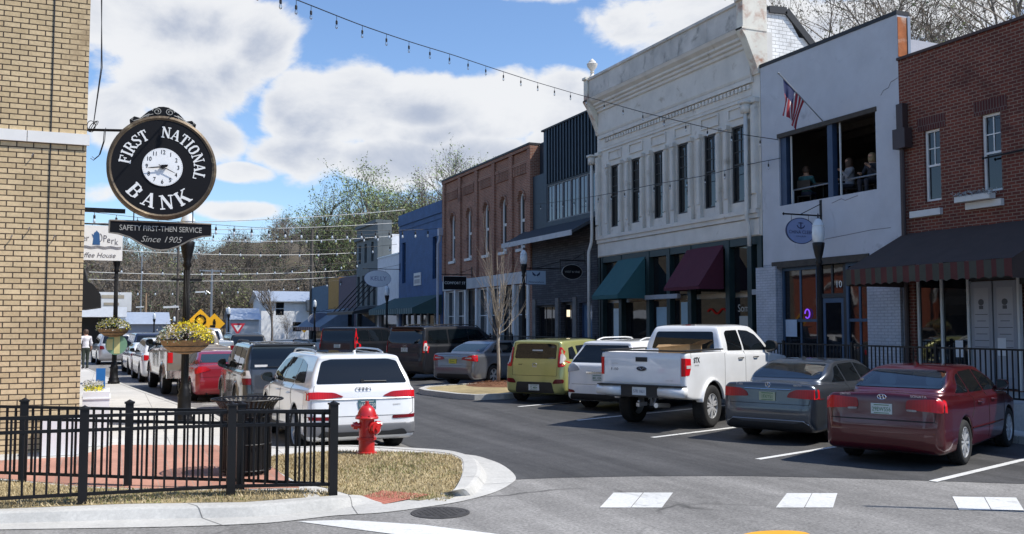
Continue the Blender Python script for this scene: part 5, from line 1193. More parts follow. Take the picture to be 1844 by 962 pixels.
for i in range(700):
    x = pa[0] + nrs.rand() * .30; y = 17 + nrs.rand() * .8; z = zt_ + nrs.rand() * .15; s1, s2 = (nrs.rand(2, 3) - .5) * .06; p = np.array([x, y, z]); k = 0 if z < zt_ + .08 and nrs.rand() < .6 else (2 if z > zt_ + .09 else 1)
    mb.face((p, p + s1, p + s2), k)
mb.build('flowers', [YEL, LEAF, WHP], T, recalc=False)
pa = FY(172, 700, 18.2); pb = FY(190, 664, 18.2)
T = thing('blue_board', 'blue folding pavement board standing behind the white planter', 'sign', (pa[0], 18.2, HK))
mb = MB(); mb.prism([(0, HK), (.03, HK), (.18, pb[1]), (.15, pb[1])], (pa[0], 18.2, 0), (0, 1, 0), (0, 0, 1), (pb[0] - pa[0], 0, 0)); mb.prism([(.35, HK), (.38, HK), (.21, pb[1]), (.185, pb[1])], (pa[0], 18.2, 0), (0, 1, 0), (0, 0, 1), (pb[0] - pa[0], 0, 0)); mb.build('panel', mat('board_blue', (.01, .12, .36), .5, 0, .08), T)
# ------------------------------------------------------------ hanging shop signs on the right
OVB = mat('periwinkle_board', (.26, .31, .50), .6, 0, .05); NVY = mat('navy_letter', (.03, .04, .10), .6, 0, 0)
def anchor(mb, x, y, z):
    mb.tube([(x, y, z + .24), (x, y, z + .08)], .018, 5); mb.tube([(x - .08, y, z + .22), (x + .08, y, z + .22)], .012, 5); mb.tube([(x + .14 * math.sin(a), y, z + .2 - .13 * math.cos(a)) for a in np.linspace(-1.2, 1.2, 9)], .014, 5)
sx_ = 17.75; y_, z_ = FX(1441, 416, sx_)
hang_sign('oval_sign', 'oval periwinkle blue sign with a navy emblem on the pale painted building', y_, z_, sx_, 1.0, .72, OVB, NVY, True, True, [('CHINA CLEEK', 0, -.04, .135, 0), ('clothing & gifts', 0, -.15, .06, 0)], deco=anchor)
y_, z_ = FX(1030, 490, 17.9)
hang_sign('oval_sign', 'small black oval sign with faded letters on the charcoal stone front', y_, z_, 17.9, .95, .62, SBLK, SGRY, True, True, [('WEST & VINE', 0, 0, .12, 0)], drop=.18)
def butterfly(mb, x, y, z):
    for s in (-1, 1): mb.prism([(0, .04), (s * .2, .2), (s * .17, .06), (s * .06, .0), (s * .1, -.04)], (x, y, z + .06), (1, 0, 0), (0, 0, 1), (0, -.006, 0))
y_, z_ = FX(965, 500, 17.3)
hang_sign('butterfly_sign', 'pale blue rectangular sign with a dark butterfly beside the lamp post', y_, z_, 17.3, .95, .62, mat('ice_blue_board', (.40, .50, .60), .6, 0, .04), NVY, False, True, [('Metamorphosis', 0, -.2, .12, .2)], deco=butterfly)
y_, z_ = FX(819, 510, 17.5)
hang_sign('black_sign', 'black rectangular COMFORT ST sign on the arched brick building', y_, z_, 17.5, 1.35, .75, SBLK, LT, False, True, [('COMFORT ST', 0, 0, .20, 0)])
y_, z_ = FX(680, 502, 16.9)
hang_sign('oval_sign', 'white oval KELLY sign hung over the street before the grey building', y_, z_, 16.9, 1.9, 1.15, mat('white_board', (.72, .74, .76), .6, 0, .03), mat('mauve_letter', (.20, .19, .30), .6), True, True, [('KELLY', .05, 0, .42, 0)])
y_, z_ = FX(577, 575, 17.2)
hang_sign('oval_sign', 'small far grey oval sign before the steel blue shop', y_, z_, 17.2, 2.2, 1.2, mat('slate_board', (.14, .17, .24), .6), LT, True, True)
# ------------------------------------------------------------ flag
T = thing('flag', 'American flag on an angled pole above the open upstairs room', 'flag', (FXX, yp, 7.85))
a = Vector((FXX, FX(1484, 221)[0], FX(1484, 221)[1])); tipx = 16.9
ty, tz = FX(1402, 132, tipx); b = Vector((tipx, ty, tz))
mb = MB(); mb.tube([a, b], .018, 8); mb.lathe([(0, -.04), (.04, 0), (0, .04)], b, n=8); mb.build('pole', GREYM, T)
FR, FW, FB = mat('flag_red', (.30, .02, .03), .8, 0, .05), mat('flag_white', (.60, .58, .56), .8, 0, .05), mat('flag_blue', (.02, .03, .10), .8, 0, .05)
mb = MB(); NU, NV = 20, 26; hoist0 = b.lerp(a, .10); hoist1 = b.lerp(a, .56); dz = Vector((0, 0, -1))
ar = (a - b).normalized()
def fpt(u, v):
    p = hoist0.lerp(hoist1, u * (1 - .45 * v)) + dz * v * .95 + Vector((.10 * math.sin(u * 11 + v * 2) * v, .08 * math.sin(u * 13) * v, -.16 * u * v))
    return p
for i in range(NU):
    for j in range(NV):
        u, v = (i + .5) / NU, (j + .5) / NV
        st = int(u * 13); mi = st % 2
        if u < .54 and v < .42: mi = 2
        mb.face((fpt(i / NU, j / NV), fpt((i + 1) / NU, j / NV), fpt((i + 1) / NU, (j + 1) / NV), fpt(i / NU, (j + 1) / NV)), mi)
f_ = mb.build('cloth', [FR, FW, FB], T, smooth=True)
# ------------------------------------------------------------ traffic signs and poles far down the street
SGY = mat('sign_yellow', (.90, .45, .01), .5, 0, .04); SRD = mat('sign_red', (.50, .03, .05), .5, 0, .04)
def diamond(label, px, py, d, s, kind):
    x, z = FY(px, py, d); t = thing('warning_sign', label, 'traffic sign', (x, d, 0), 0)
    mb = MB(); mb.tube([(x, d + .06, 0), (x, d + .06, z)], .045, 6); mb.build('post', GREYM, t)
    mb = MB(); mb.prism([(-s, 0), (0, -s), (s, 0), (0, s)], (x, d, z), (1, 0, 0), (0, 0, 1), (0, .03, 0)); p_ = mb.build('panel', SGY, t)
    mb = MB()
    if kind == 0:
        for k in range(3):
            a0 = k * 2.09; mb.tube([(x + s * .42 * math.cos(a), d - .006, z + s * .42 * math.sin(a)) for a in np.linspace(a0, a0 + 1.5, 8)], s * .075, 4)
            a = a0 + 1.75; mb.prism([(-.15 * s, 0), (.15 * s, 0), (0, .28 * s)], (x + s * .42 * math.cos(a0 + 1.5), d - .012, z + s * .42 * math.sin(a0 + 1.5)), (math.cos(a0 + 1.5), 0, math.sin(a0 + 1.5)), (-math.sin(a0 + 1.5), 0, math.cos(a0 + 1.5)), (0, -.006, 0))
    elif kind == 1:
        mb.lathe([(s * .1, 0), (s * .1, .01)], (x, d - .012, z + s * .35), 'y', 8); mb.box(x - s * .13, x + s * .13, d - .014, d - .004, z - s * .1, z + s * .25); mb.box(x - s * .4, x + s * .1, d - .016, d - .004, z - s * .35, z - s * .15)
    if mb.v: mb.build('symbol', SBLK, p_)
    return t
diamond('yellow diamond roundabout warning sign with circling arrows behind the flower basket', 361, 577, 40.5, .46, 0)
diamond('yellow diamond pedestrian warning sign right of the roundabout sign', 386, 583, 44, .46, 1)
diamond('small plain yellow diamond sign before the white house', 548, 591, 110, .55, 2)
x, z = FY(428, 592, 70); T = thing('yield_sign', 'red and white triangular give way sign before the grey shed', 'traffic sign', (x, 70, 0))
mb = MB(); mb.tube([(x, 70.06, 0), (x, 70.06, z)], .04, 6); mb.build('post', GREYM, T)
mb = MB(); mb.prism([(-.52, .38), (0, -.5), (.52, .38)], (x, 70, z), (1, 0, 0), (0, 0, 1), (0, .03, 0)); p_ = mb.build('panel', SRD, T)
mb = MB(); mb.prism([(-.28, .24), (0, -.22), (.28, .24)], (x, 69.995, z), (1, 0, 0), (0, 0, 1), (0, -.004, 0)); mb.build('centre', LT, p_)
POLEW = mat('weathered_pole', (.10, .085, .07), .9, 0, .2, 4)
def pole(label, px, pyt, d, r=.15, arm=None, m=POLEW, arms=()):
    x, z = FY(px, pyt, d); t = thing('utility_pole', label, 'utility pole', (x, d, 0)); mb = MB(); mb.tube([(x, d, -.5), (x, d, z)], [r, r * .7], 8); mb.build('shaft', m, t)
    for az in arms: mb = MB(); mb.box(x - 1.1, x + 1.1, d - .06, d + .06, z - az - .06, z - az + .06); mb.build('crossarm', m, t)
    if arm:
        mb = MB(); a, b = FY(*arm[0], d), FY(*arm[1], d); mb.tube([(a[0], d, a[1]), ((a[0] + b[0]) / 2, d, max(a[1], b[1]) + .1), (b[0], d, b[1])], .05, 6); mb.build('arm', GREYM, t)
        mb = MB(); mb.obox((b[0], d, b[1]), (.45, 0, .02), (0, .14, 0), (0, 0, .06)); mb.build('luminaire', mat('lamp_head', (.6, .62, .62), .5), t)
    return t
pole('tall dark wooden utility pole in front of the white house', 562, 413, 95, .2)
pole('grey metal pole with a street light arm above the yellow signs', 382, 485, 90, .13, ((382, 531), (361, 526)), GREYM, (.15,))
pole('dark utility pole with insulators right behind the lamp post', 322, 420, 62, .10, ((322, 558), (308, 553)), POLEW, ())
pole('thin grey pole in the woods left of the clock post', 256, 455, 120, .10, ((256, 553), (252, 553)), GREYM)
pole('short pale wooden pole left of the clock post', 263, 528, 118, .15, None, mat('pale_wood', (.30, .2, .12), .9))
# ------------------------------------------------------------ wires and string lights
WIRE = mat('pale_wire', (.55, .55, .52), .5, .3, 0)
def sag_pts(A, B, s, n=24): return [tuple(np.array(A) + (np.array(B) - np.array(A)) * t - np.array([0, 0, s * 4 * t * (1 - t)])) for t in np.linspace(0, 1, n)]
for k, (l, r_, d0, d1) in enumerate((((150, 402), (730, 378), 60, 62), ((150, 412), (740, 400), 63, 64), ((330, 432), (720, 424), 66, 66), ((215, 451), (650, 455), 66, 72), ((160, 490), (645, 486), 68, 72), ((160, 503), (645, 497), 70, 72))):
    a, b = FY(*l, d0), FY(*r_, d1)
    mb = MB(); mb.tube(sag_pts((a[0], d0, a[1]), (b[0], d1, b[1]), .25), .022, 4); tag(mb.build('overhead_wire', WIRE), ('highest', 'second', 'third', 'fourth', 'fifth', 'lowest')[k] + ' of the pale overhead wires crossing before the far woods', 'wire', 'overhead wires crossing the street')
BULB = clear_glass('bulb_glass', (.9, .92, .92), .25)
bulb_me = {}
def string(label, pts, spc, n_skip=0, r=.012, bs=1., drop=.10):
    """cable through the given points with pendant bulbs every spc metres"""
    t = thing('string_light', label, 'string lights', pts[0], 0, 'string lights strung across the street')
    P = [np.array(p) for p in pts]; mb = MB(); mb.tube(pts, r, 5); mb.build('cable', BLACKP, t)
    if bs not in bulb_me:
        m1 = MB(); m1.tube([(0, 0, 0), (0, 0, -drop)], .006 * bs, 5); m1.lathe([(.018 * bs, -drop - .09 * bs), (.024 * bs, -drop - .08 * bs), (.024 * bs, -drop - .02 * bs), (.012 * bs, -drop), (0, -drop)], n=8); o1 = m1.build('socket', BLACKP); 
        m2 = MB(); m2.lathe([(0, -drop - .19 * bs), (.022 * bs, -drop - .175 * bs), (.030 * bs, -drop - .145 * bs), (.02 * bs, -drop - .10 * bs), (.016 * bs, -drop - .088 * bs)], n=8); o2 = m2.build('bulb', BULB if bs < 2 else GLOBE, smooth=True)
        bulb_me[bs] = (o1.data, o2.data); bpy.data.objects.remove(o1); bpy.data.objects.remove(o2)
    L = [0]
    for a, b in zip(P, P[1:]): L.append(L[-1] + np.linalg.norm(b - a))
    s = spc * .5; cnt = 0
    while s < L[-1] and cnt < 48:
        i = max(j for j in range(len(L)) if L[j] <= s); p = P[i] + (P[i + 1] - P[i]) * (s - L[i]) / (L[i + 1] - L[i])
        o1 = link('socket', bulb_me[bs][0], t); o1.location = Vector(p) - t.location; o2 = link('bulb', bulb_me[bs][1], o1); s += spc; cnt += 1
    return t
def pline(pp, x0, x1):
    out = []
    for k, (px, py) in enumerate(pp):
        x = x0 + (x1 - x0) * k / (len(pp) - 1); y, z = FX(px, py, x); out.append((x, y, z))
    return out
def smooth_line(p, n=6): return [tuple(q) for q in dense([np.array(a) for a in p], n)]
# the near strand climbs over the street from the ornate facade towards the viewer's side
def strand(pp, ya, yb):
    out = []
    for k, (px, py) in enumerate(pp):
        t = k / (len(pp) - 1); y = ya + (yb - ya) * t; x, z = FY(px, py, y); out.append((x, y, z))
    return smooth_line(out)
string('near string of clear bulbs sweeping from the top of the sky to the ornate facade', strand([(440, -40), (515, -8), (560, 10), (652, 46), (740, 76), (818, 100), (890, 124), (965, 148), (1040, 170)], 15.0, 30.0), 1.22)
string('string of bulbs running across the front of the ornate facade to the painted building', smooth_line(pline([(1040, 170), (1099, 186), (1160, 203), (1222, 218), (1300, 236), (1355, 245), (1402, 252)], 15.3, 18.4)), .92)
string('low string of bulbs crossing the ornate upper windows down to the metal building', smooth_line(pline([(1405, 285), (1340, 298), (1270, 316), (1180, 332), (1080, 352), (1000, 364), (960, 368)], 18.4, 17.4)), .98, r=.012)
for k, (l, r_, d0, d1, lab) in enumerate((((150, 380), (790, 412), 44, 52, 'high'), ((150, 402), (715, 420), 58, 60, 'second'), ((300, 440), (715, 440), 62, 64, 'third'), ((200, 478), (650, 470), 66, 70, 'fourth'), ((200, 520), (650, 500), 78, 82, 'lowest'))):
    a, b = FY(*l, d0), FY(*r_, d1)
    string(lab + ' distant string of bulbs hung across the street before the woods', sag_pts((a[0], d0, a[1]), (b[0], d1, b[1]), .4), .95 if k < 2 else 1.3, r=.012, bs=2.0)

a, b = G(1560, 911.5), (G(1844, 921)); k_ = 5.2 / math.tan(R(SUN_EL)); sx_, sy_ = math.sin(R(SUN_AZ)), math.cos(R(SUN_AZ))
t = thing('sign_post', 'thin grey post just outside the right edge that throws its shadow over the crosswalk', 'post', (a[0] + sx_ * k_, a[1] + sy_ * k_, 0))
mb = MB(); mb.tube([t.location, t.location + Vector((0, 0, 5.2))], [.05, .035], 8); mb.lathe([(.09, 0), (.09, .02)], t.location, n=10); mb.build('shaft', GREYM, t)
# ============================================================ VEHICLES
def poly_sdf(a, b, poly):
    """signed distance (negative inside) of the points (a,b) to a closed 2-D outline"""
    P = np.array(poly, float); d = np.full(np.broadcast(a, b).shape, 1e9); ins = np.zeros(d.shape, bool)
    for i in range(len(P)):
        p, q = P[i - 1], P[i]; e = q - p; L = e @ e
        if L < 1e-12: continue
        t = np.clip(((a - p[0]) * e[0] + (b - p[1]) * e[1]) / L, 0, 1)
        d = np.minimum(d, (a - p[0] - t * e[0]) ** 2 + (b - p[1] - t * e[1]) ** 2)
        c = ((p[1] > b) != (q[1] > b)); 
        if abs(e[1]) > 1e-12: ins ^= c & (a < e[0] * (b - p[1]) / e[1] + p[0])
    d = np.sqrt(d); return np.where(ins, -d, d)
def chaikin(p, n=2):
    p = [np.array(q, float) for q in p]
    for _ in range(n):
        o = []
        for i in range(len(p)):
            a, b = p[i], p[(i + 1) % len(p)]; o += [a * .75 + b * .25, a * .25 + b * .75]
        p = o
    return [tuple(q) for q in p]
def rint(a, b, r):
    return np.minimum(np.maximum(a, b), -r) + np.sqrt(np.maximum(a + r, 0) ** 2 + np.maximum(b + r, 0) ** 2)
def smin(a, b, k):
    h = np.clip(.5 + .5 * (b - a) / k, 0, 1); return b * (1 - h) + a * h - k * h * (1 - h)
def snets(F, org, h, newton=2):
    S = F < 0; n = np.array(F.shape); cs = tuple(n - 1); acc = np.zeros(cs + (3,)); cnt = np.zeros(cs)
    idx = np.indices(F.shape)
    edges = []
    for ax in range(3):
        a = [slice(None)] * 3; b = [slice(None)] * 3; a[ax] = slice(0, -1); b[ax] = slice(1, None); a, b = tuple(a), tuple(b)
        m = S[a] != S[b]; I = np.argwhere(m); f0 = F[a][m]; f1 = F[b][m]; t = f0 / (f0 - f1)
        P = I.astype(float); P[:, ax] += t; o1, o2 = [k for k in range(3) if k != ax]
        for d1 in (0, -1):
            for d2 in (0, -1):
                J = I.copy(); J[:, o1] += d1; J[:, o2] += d2
                ok = (J >= 0).all(1) & (J[:, o1] < cs[o1]) & (J[:, o2] < cs[o2])
                np.add.at(acc, tuple(J[ok].T), P[ok]); np.add.at(cnt, tuple(J[ok].T), 1)
        edges.append((ax, o1, o2, I, S[a][m]))
    use = cnt > 0; vid = -np.ones(cs, int); vid[use] = np.arange(use.sum()); V = acc[use] / cnt[use][:, None]
    quads = []
    for ax, o1, o2, I, s0 in edges:
        ok = (I[:, o1] > 0) & (I[:, o2] > 0) & (I[:, o1] < cs[o1]) & (I[:, o2] < cs[o2]); I = I[ok]; s0 = s0[ok]
        c = []
        for d1, d2 in ((-1, -1), (0, -1), (0, 0), (-1, 0)):
            J = I.copy(); J[:, o1] += d1; J[:, o2] += d2; c.append(vid[tuple(J.T)])
        q = np.stack(c, 1); flip = s0 if ax != 1 else ~s0
        q[~flip] = q[~flip][:, ::-1]; quads.append(q)
    Gd = np.gradient(F)
    for _ in range(newton):
        i = np.clip(np.floor(V).astype(int), 0, n - 2); f = V - i
        def samp(A):
            r = 0
            for dx in (0, 1):
                for dy in (0, 1):
                    for dz in (0, 1):
                        w_ = (f[:, 0] if dx else 1 - f[:, 0]) * (f[:, 1] if dy else 1 - f[:, 1]) * (f[:, 2] if dz else 1 - f[:, 2]); r = r + w_ * A[i[:, 0] + dx, i[:, 1] + dy, i[:, 2] + dz]
            return r
        g = np.stack([samp(A) for A in Gd], 1); v = samp(F); st = g * (v / np.maximum((g * g).sum(1), 1e-6))[:, None]
        L = np.linalg.norm(st, axis=1); st *= np.minimum(1, .35 / np.maximum(L, 1e-9))[:, None]; V = V - st
    return V * h + np.array(org), np.concatenate(quads)
def np_mesh(name, V, Q, mats):
    me = bpy.data.meshes.new(name); me.from_pydata(V.tolist(), [], Q.tolist())
    for m in mats: me.materials.append(m)
    smooth_me(me); return me
def paint(name, col, metal=.0, flake=.0, rough=.32, coat=1.):
    m = bpy.data.materials.new(name); m.use_nodes = True; t = NT(m.node_tree)
    P = t.n('ShaderNodeTexCoord').outputs['Object']
    d = t.ramp(t.noise(P, 1.7, 5., .6), .35, .7, 'LINEAR', .93, 1.04)
    c = t.mix(1., col, t.n('ShaderNodeCombineColor', {0: d, 1: d, 2: d}).outputs[0], 'MULTIPLY')
    p = t.n('ShaderNodeBsdfPrincipled', {'Base Color': c, 'Metallic': metal, 'Roughness': rough, 'Coat Weight': coat, 'Coat Roughness': .04})
    t.n('ShaderNodeOutputMaterial', {0: p.outputs[0]}); return m
def lamp_mat(name, col):
    m = bpy.data.materials.new(name); m.use_nodes = True; t = NT(m.node_tree)
    P = t.n('ShaderNodeTexCoord').outputs['Object']; s = t.n('ShaderNodeSeparateXYZ', {0: P})
    f = t.math('MULTIPLY', t.math('SINE', t.math('MULTIPLY', s.outputs[1], 150.)), .5)
    f = t.math('MULTIPLY', t.ramp(f, -.5, .5, 'LINEAR', .9, 1.06), t.ramp(t.math('ABSOLUTE', s.outputs[1]), .40, .80, 'LINEAR', .42, 1.08)); c = t.mix(1., col, t.n('ShaderNodeCombineColor', {0: f, 1: f, 2: f}).outputs[0], 'MULTIPLY')
    p = t.n('ShaderNodeBsdfPrincipled', {'Base Color': c, 'Roughness': .2, 'Specular IOR Level': .4}); t.n('ShaderNodeOutputMaterial', {0: p.outputs[0]}); return m
TAIL = lamp_mat('tail_light_red', (.58, .008, .014)); TAILD = lamp_mat('tail_light_dark_red', (.16, .006, .012)); HEADL = lamp_mat('clear_lamp', (.45, .46, .48)); AMB = lamp_mat('pale_lamp', (.55, .50, .48))
CGLASS = glass('car_glass', (.006, .008, .010), .015, .6); CGLASS2 = glass('tinted_blue_glass', (.022, .036, .042), .02, .8)
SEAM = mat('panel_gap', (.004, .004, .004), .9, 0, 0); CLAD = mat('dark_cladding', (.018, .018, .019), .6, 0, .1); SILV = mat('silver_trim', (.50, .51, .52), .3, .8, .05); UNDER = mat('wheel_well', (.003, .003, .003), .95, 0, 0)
RIM = mat('alloy_rim', (.58, .585, .59), .35, .35, .08); RIMD = mat('dark_rim', (.06, .06, .06), .4, .5, .1)
_wh = {}
def wheel_mesh(Rw, w_, spokes, rimm, frac=.68):
    k = (round(Rw, 3), w_, spokes, rimm.name, frac)
    if k in _wh: return _wh[k]
    rr = Rw * frac; mb = MB(); h = w_ / 2
    mb.lathe([(rr - .01, -h * .8), (rr + .01, -h * .92), (Rw * .88, -h), (Rw * .965, -h * .86), (Rw, -h * .6), (Rw, h * .6), (Rw * .965, h * .86), (Rw * .88, h), (rr + .01, h * .92), (rr - .01, h * .8)], (0, 0, 0), 'y', 40, cap=False)
    for j in range(36):
        a = j * math.pi / 18
        for s in (-1, 1): mb.obox((Rw * math.cos(a), s * h * .35, Rw * math.sin(a)), (.004 * math.cos(a), 0, .004 * math.sin(a)), (0, h * .25, 0), (-.025 * math.sin(a), 0, .025 * math.cos(a)))
    o1 = mb.build('tyre', RUBBER, smooth=40)
    mb = MB(); mb.lathe([(rr, -h * .8), (rr, h * .82), (rr * .95, h * .86), (rr * .93, h * .6), (rr * .93, h * .2)], (0, 0, 0), 'y', 40, cap=False); mb.lathe([(rr * .93, h * .2), (0, h * .15)], (0, 0, 0), 'y', 24, 1, cap=False)
    mb.lathe([(rr * .24, h * .2), (rr * .22, h * .72), (rr * .08, h * .78), (0, h * .78)], (0, 0, 0), 'y', 16)
    for j in range(spokes):
        a = 2 * math.pi * (j + .25) / spokes
        for da in ((-.16, .16) if spokes < 8 else (0,)):
            b = a + da; e = a + da * .55; p0 = Vector((rr * .15 * math.cos(e), h * .70, rr * .15 * math.sin(e))); p1 = Vector((rr * .94 * math.cos(b), h * .66, rr * .94 * math.sin(b)))
            d_ = (p1 - p0); L = d_.length; d_.normalize(); n_ = Vector((-d_.z, 0, d_.x)); mb.obox((p0 + p1) / 2, d_ * L / 2, n_ * rr * .075, (0, h * .1, 0))
    o2 = mb.build('rim', [rimm, UNDER], smooth=30)
    _wh[k] = (o1.data, o2.data); bpy.data.objects.remove(o1); bpy.data.objects.remove(o2); return _wh[k]
class Car:
    def __init__(s, name, label, cat, S, at, heading, col_mat, h=.03, group=None):
        s.S = S; x0, y0 = at; a = R(heading); s.hd = a
        cx_, cy_ = x0 + math.sin(a) * S['L'] / 2, y0 + math.cos(a) * S['L'] / 2
        z0 = zr(cx_, cy_) if 'z' not in S else S['z']
        s.T = thing(name, label, cat, (x0, y0, z0 + .004), R(90) - a, group)
        fx_, fy_ = x0 + math.sin(a) * S['L'], y0 + math.cos(a) * S['L']
        zt_, zb_ = zr(x0 + math.sin(a) * S['ro'], y0 + math.cos(a) * S['ro']), zr(x0 + math.sin(a) * (S['ro'] + S['wb']), y0 + math.cos(a) * (S['ro'] + S['wb']))
        s.T.location.z = zt_ + .003 - (zb_ - zt_) / S['wb'] * S['ro']; s.T.rotation_euler = (0, -math.atan2(zb_ - zt_, S['wb']), R(90) - a)
        s.paint = col_mat; s.body(h)
    def body(s, h):
        S = s.S; L, W, H = S['L'], S['W'], S['H']; lo = np.array([-.16, -W / 2 - .14, .06]); n = np.ceil(np.array([L + .32, W + .28, H + .12 - .06]) / h).astype(int) + 1
        x = (lo[0] + h * np.arange(n[0]))[:, None, None]; y = (lo[1] + h * np.arange(n[1]))[None, :, None]; z = (lo[2] + h * np.arange(n[2]))[None, None, :]; ya = np.abs(y)
        def solid(side, plan, sect, r1, r2):
            a = poly_sdf(x[:, :, 0][:, :, None] + 0 * z, z + 0 * x, side); a = np.squeeze(a)[:, None, :] if a.ndim > 2 else a[:, None, :]
            pl = plan + [(p, -q) for p, q in plan[::-1]]; b = poly_sdf(x[:, :, 0] + 0 * y[:, :, 0], y[:, :, 0] + 0 * x[:, :, 0], pl)[:, :, None]
            sc_ = sect + [(-p, q) for p, q in sect[::-1]]; c = poly_sdf(y[0] + 0 * z[0], z[0] + 0 * y[0], sc_)[None]
            return rint(rint(a, b, r1), c, r2)
        low = solid(chaikin(S['low'], S.get('ch', 2)), S['plan'], S['sect'], S.get('r1', .09), S.get('r2', .05))
        gre = solid(chaikin(S['green'], 2), S['gplan'], S['gsect'], S.get('g1', .08), S.get('g2', .05))
        F = smin(low, gre, S.get('k', .03))
        for (kind, bx, r) in S.get('mods', []):
            c = [(bx[2 * i] + bx[2 * i + 1]) / 2 for i in range(3)]; e = [(bx[2 * i + 1] - bx[2 * i]) / 2 - r for i in range(3)]
            q = [np.abs(x - c[0]) - e[0], np.abs(ya - c[1] if bx[2] > 0 else y - c[1]) - e[1], np.abs(z - c[2]) - e[2]]
            d = np.sqrt(sum(np.maximum(k, 0) ** 2 for k in q)) + np.minimum(np.maximum(np.maximum(q[0], q[1]), q[2]), 0) - r
            F = smin(F, d, .02) if kind == 'add' else np.maximum(F, -d)
        R_ = S['R']; Ra = R_ + S.get('gap', .055)
        for xw in (S['ro'], S['ro'] + S['wb']):
            d = np.sqrt((x - xw) ** 2 + (z - R_) ** 2)
            if S.get('flare'): F = smin(F, np.maximum(np.maximum(np.abs(d - Ra - .015) - .035, np.abs(ya - (W / 2 - .06)) - .06 - S['flare']), R_ * 1.25 - z) + 0 * F, .03)
            F = np.maximum(F, -np.maximum(d - Ra, (W / 2 - .34) - ya))
        V, Q = snets(F, lo, h); s.F = F; s.lo = lo; s.h = h
        s.bvh = BVHTree.FromPolygons(V.tolist(), Q.tolist()); F0 = F
        if S.get('cabin'):                      # hollow cabin behind the rear screen
            pr_ = poly_sdf(y[0] + 0 * z[0], z[0] + 0 * y[0], S['cabin'])[None]; F = np.maximum(F, -np.maximum(pr_, np.maximum(.5 - x, x - 2.75)))
            V, Q = snets(F, lo, h, 1)
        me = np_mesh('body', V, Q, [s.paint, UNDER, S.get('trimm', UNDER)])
        c = V[Q].mean(1); mi = np.zeros(len(Q), np.int32)
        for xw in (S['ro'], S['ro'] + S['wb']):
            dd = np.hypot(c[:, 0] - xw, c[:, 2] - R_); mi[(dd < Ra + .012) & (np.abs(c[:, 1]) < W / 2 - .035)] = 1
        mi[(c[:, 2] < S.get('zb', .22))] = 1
        if S.get('cabin'):
            I_ = np.clip(np.round((c - lo) / h).astype(int), 0, np.array(F0.shape) - 1); mi[F0[tuple(I_.T)] < -.045] = 2
        me.polygons.foreach_set('material_index', mi); s.B = link('body', me, s.T)
        s.shell_cache = {}
    def shell(s, name, m, cond, off=.008, parent=None):
        """a part that hugs the body: the body surface swollen by off, kept where cond(x,y,z) < 0"""
        n = s.F.shape; x = (s.lo[0] + s.h * np.arange(n[0]))[:, None, None]; y = (s.lo[1] + s.h * np.arange(n[1]))[None, :, None]; z = (s.lo[2] + s.h * np.arange(n[2]))[None, None, :]
        F = np.maximum(s.F - off, cond(x, y, z) + 0 * s.F); F = np.maximum(F, -(s.F + .05)); V, Q = snets(F, s.lo, s.h, 2)
        if len(V) == 0: return None
        return link(name, np_mesh(name, V, Q, [m]), parent or s.T)
    def hit(s, view, a, b):
        o, d = {'rear': (Vector((-2, -a, b)), Vector((1, 0, 0))), 'front': (Vector((s.S['L'] + 2, -a, b)), Vector((-1, 0, 0))), 'right': (Vector((a, -3, b)), Vector((0, 1, 0))), 'left': (Vector((a, 3, b)), Vector((0, -1, 0))), 'top': (Vector((a, b, 4)), Vector((0, 0, -1)))}[view]
        l, nn, i, dd = s.bvh.ray_cast(o, d, 6)
        if l is None:
            l, nn, i, dd = s.bvh.find_nearest(o + d * 2.2)
        return l, nn, d
    def fillet(s, p, r=.045):
        o = []; p = [Vector(q) for q in p]
        for i, q in enumerate(p):
            a, b = p[i - 1] - q, p[(i + 1) % len(p)] - q; ra, rb = min(r, a.length * .35), min(r, b.length * .35); A, B = q + a.normalized() * ra, q + b.normalized() * rb
            for t in (0, .25, .5, .75, 1): o.append(tuple(A * (1 - t) ** 2 + q * 2 * t * (1 - t) + B * t * t))
        return o
    def dec(s, name, view, poly, m, off=.004, skirt=.012, step=.07, parent=None, smooth=1, label=None, both=False):
        """a panel cut to an outline and laid on the body surface"""
        pl = s.fillet(poly, .045 * smooth) if smooth else poly
        bm = bmesh.new(); f = bm.faces.new([bm.verts.new((a, b, 0)) for a, b in pl])
        bmesh.ops.triangulate(bm, faces=[f]) if False else None
        for ax in (0, 1):
            lo, hi = min(p[ax] for p in pl), max(p[ax] for p in pl); k = math.floor(lo / step) * step + step
            while k < hi:
                co_ = [0, 0, 0]; no = [0, 0, 0]; co_[ax] = k; no[ax] = 1; bmesh.ops.bisect_plane(bm, geom=bm.faces[:] + bm.edges[:] + bm.verts[:], plane_co=co_, plane_no=no); k += step
        info = {}
        for v in bm.verts:
            l, nn, d = s.hit(view, v.co.x, v.co.y); info[v] = (l, nn, d)
        if view in ('rear', 'front', 'left', 'right'):
            ax_ = 0 if view in ('rear', 'front') else 1; md = float(np.median([i_[0][ax_] for i_ in info.values()]))
            for v, (l, nn, d) in list(info.items()):
                if abs(l[ax_] - md) > .42 and name != 'windscreen':
                    q = Vector(l); q[ax_] = md; l2, n2_, _, _ = s.bvh.find_nearest(q); info[v] = (l2, n2_, d)
        for v, (l, nn, d) in info.items(): v.co = l - d * off * .6 + nn * off * .6
        if skirt:
            be = [e for e in bm.edges if len(e.link_faces) == 1]; r = bmesh.ops.extrude_edge_only(bm, edges=be)
            for v in [g for g in r['geom'] if isinstance(g, bmesh.types.BMVert)]:
                v.co += {'rear': Vector((1, 0, 0)), 'front': Vector((-1, 0, 0)), 'right': Vector((0, 1, 0)), 'left': Vector((0, -1, 0)), 'top': Vector((0, 0, -1))}[view] * (skirt + off)
        bmesh.ops.recalc_face_normals(bm, faces=bm.faces)
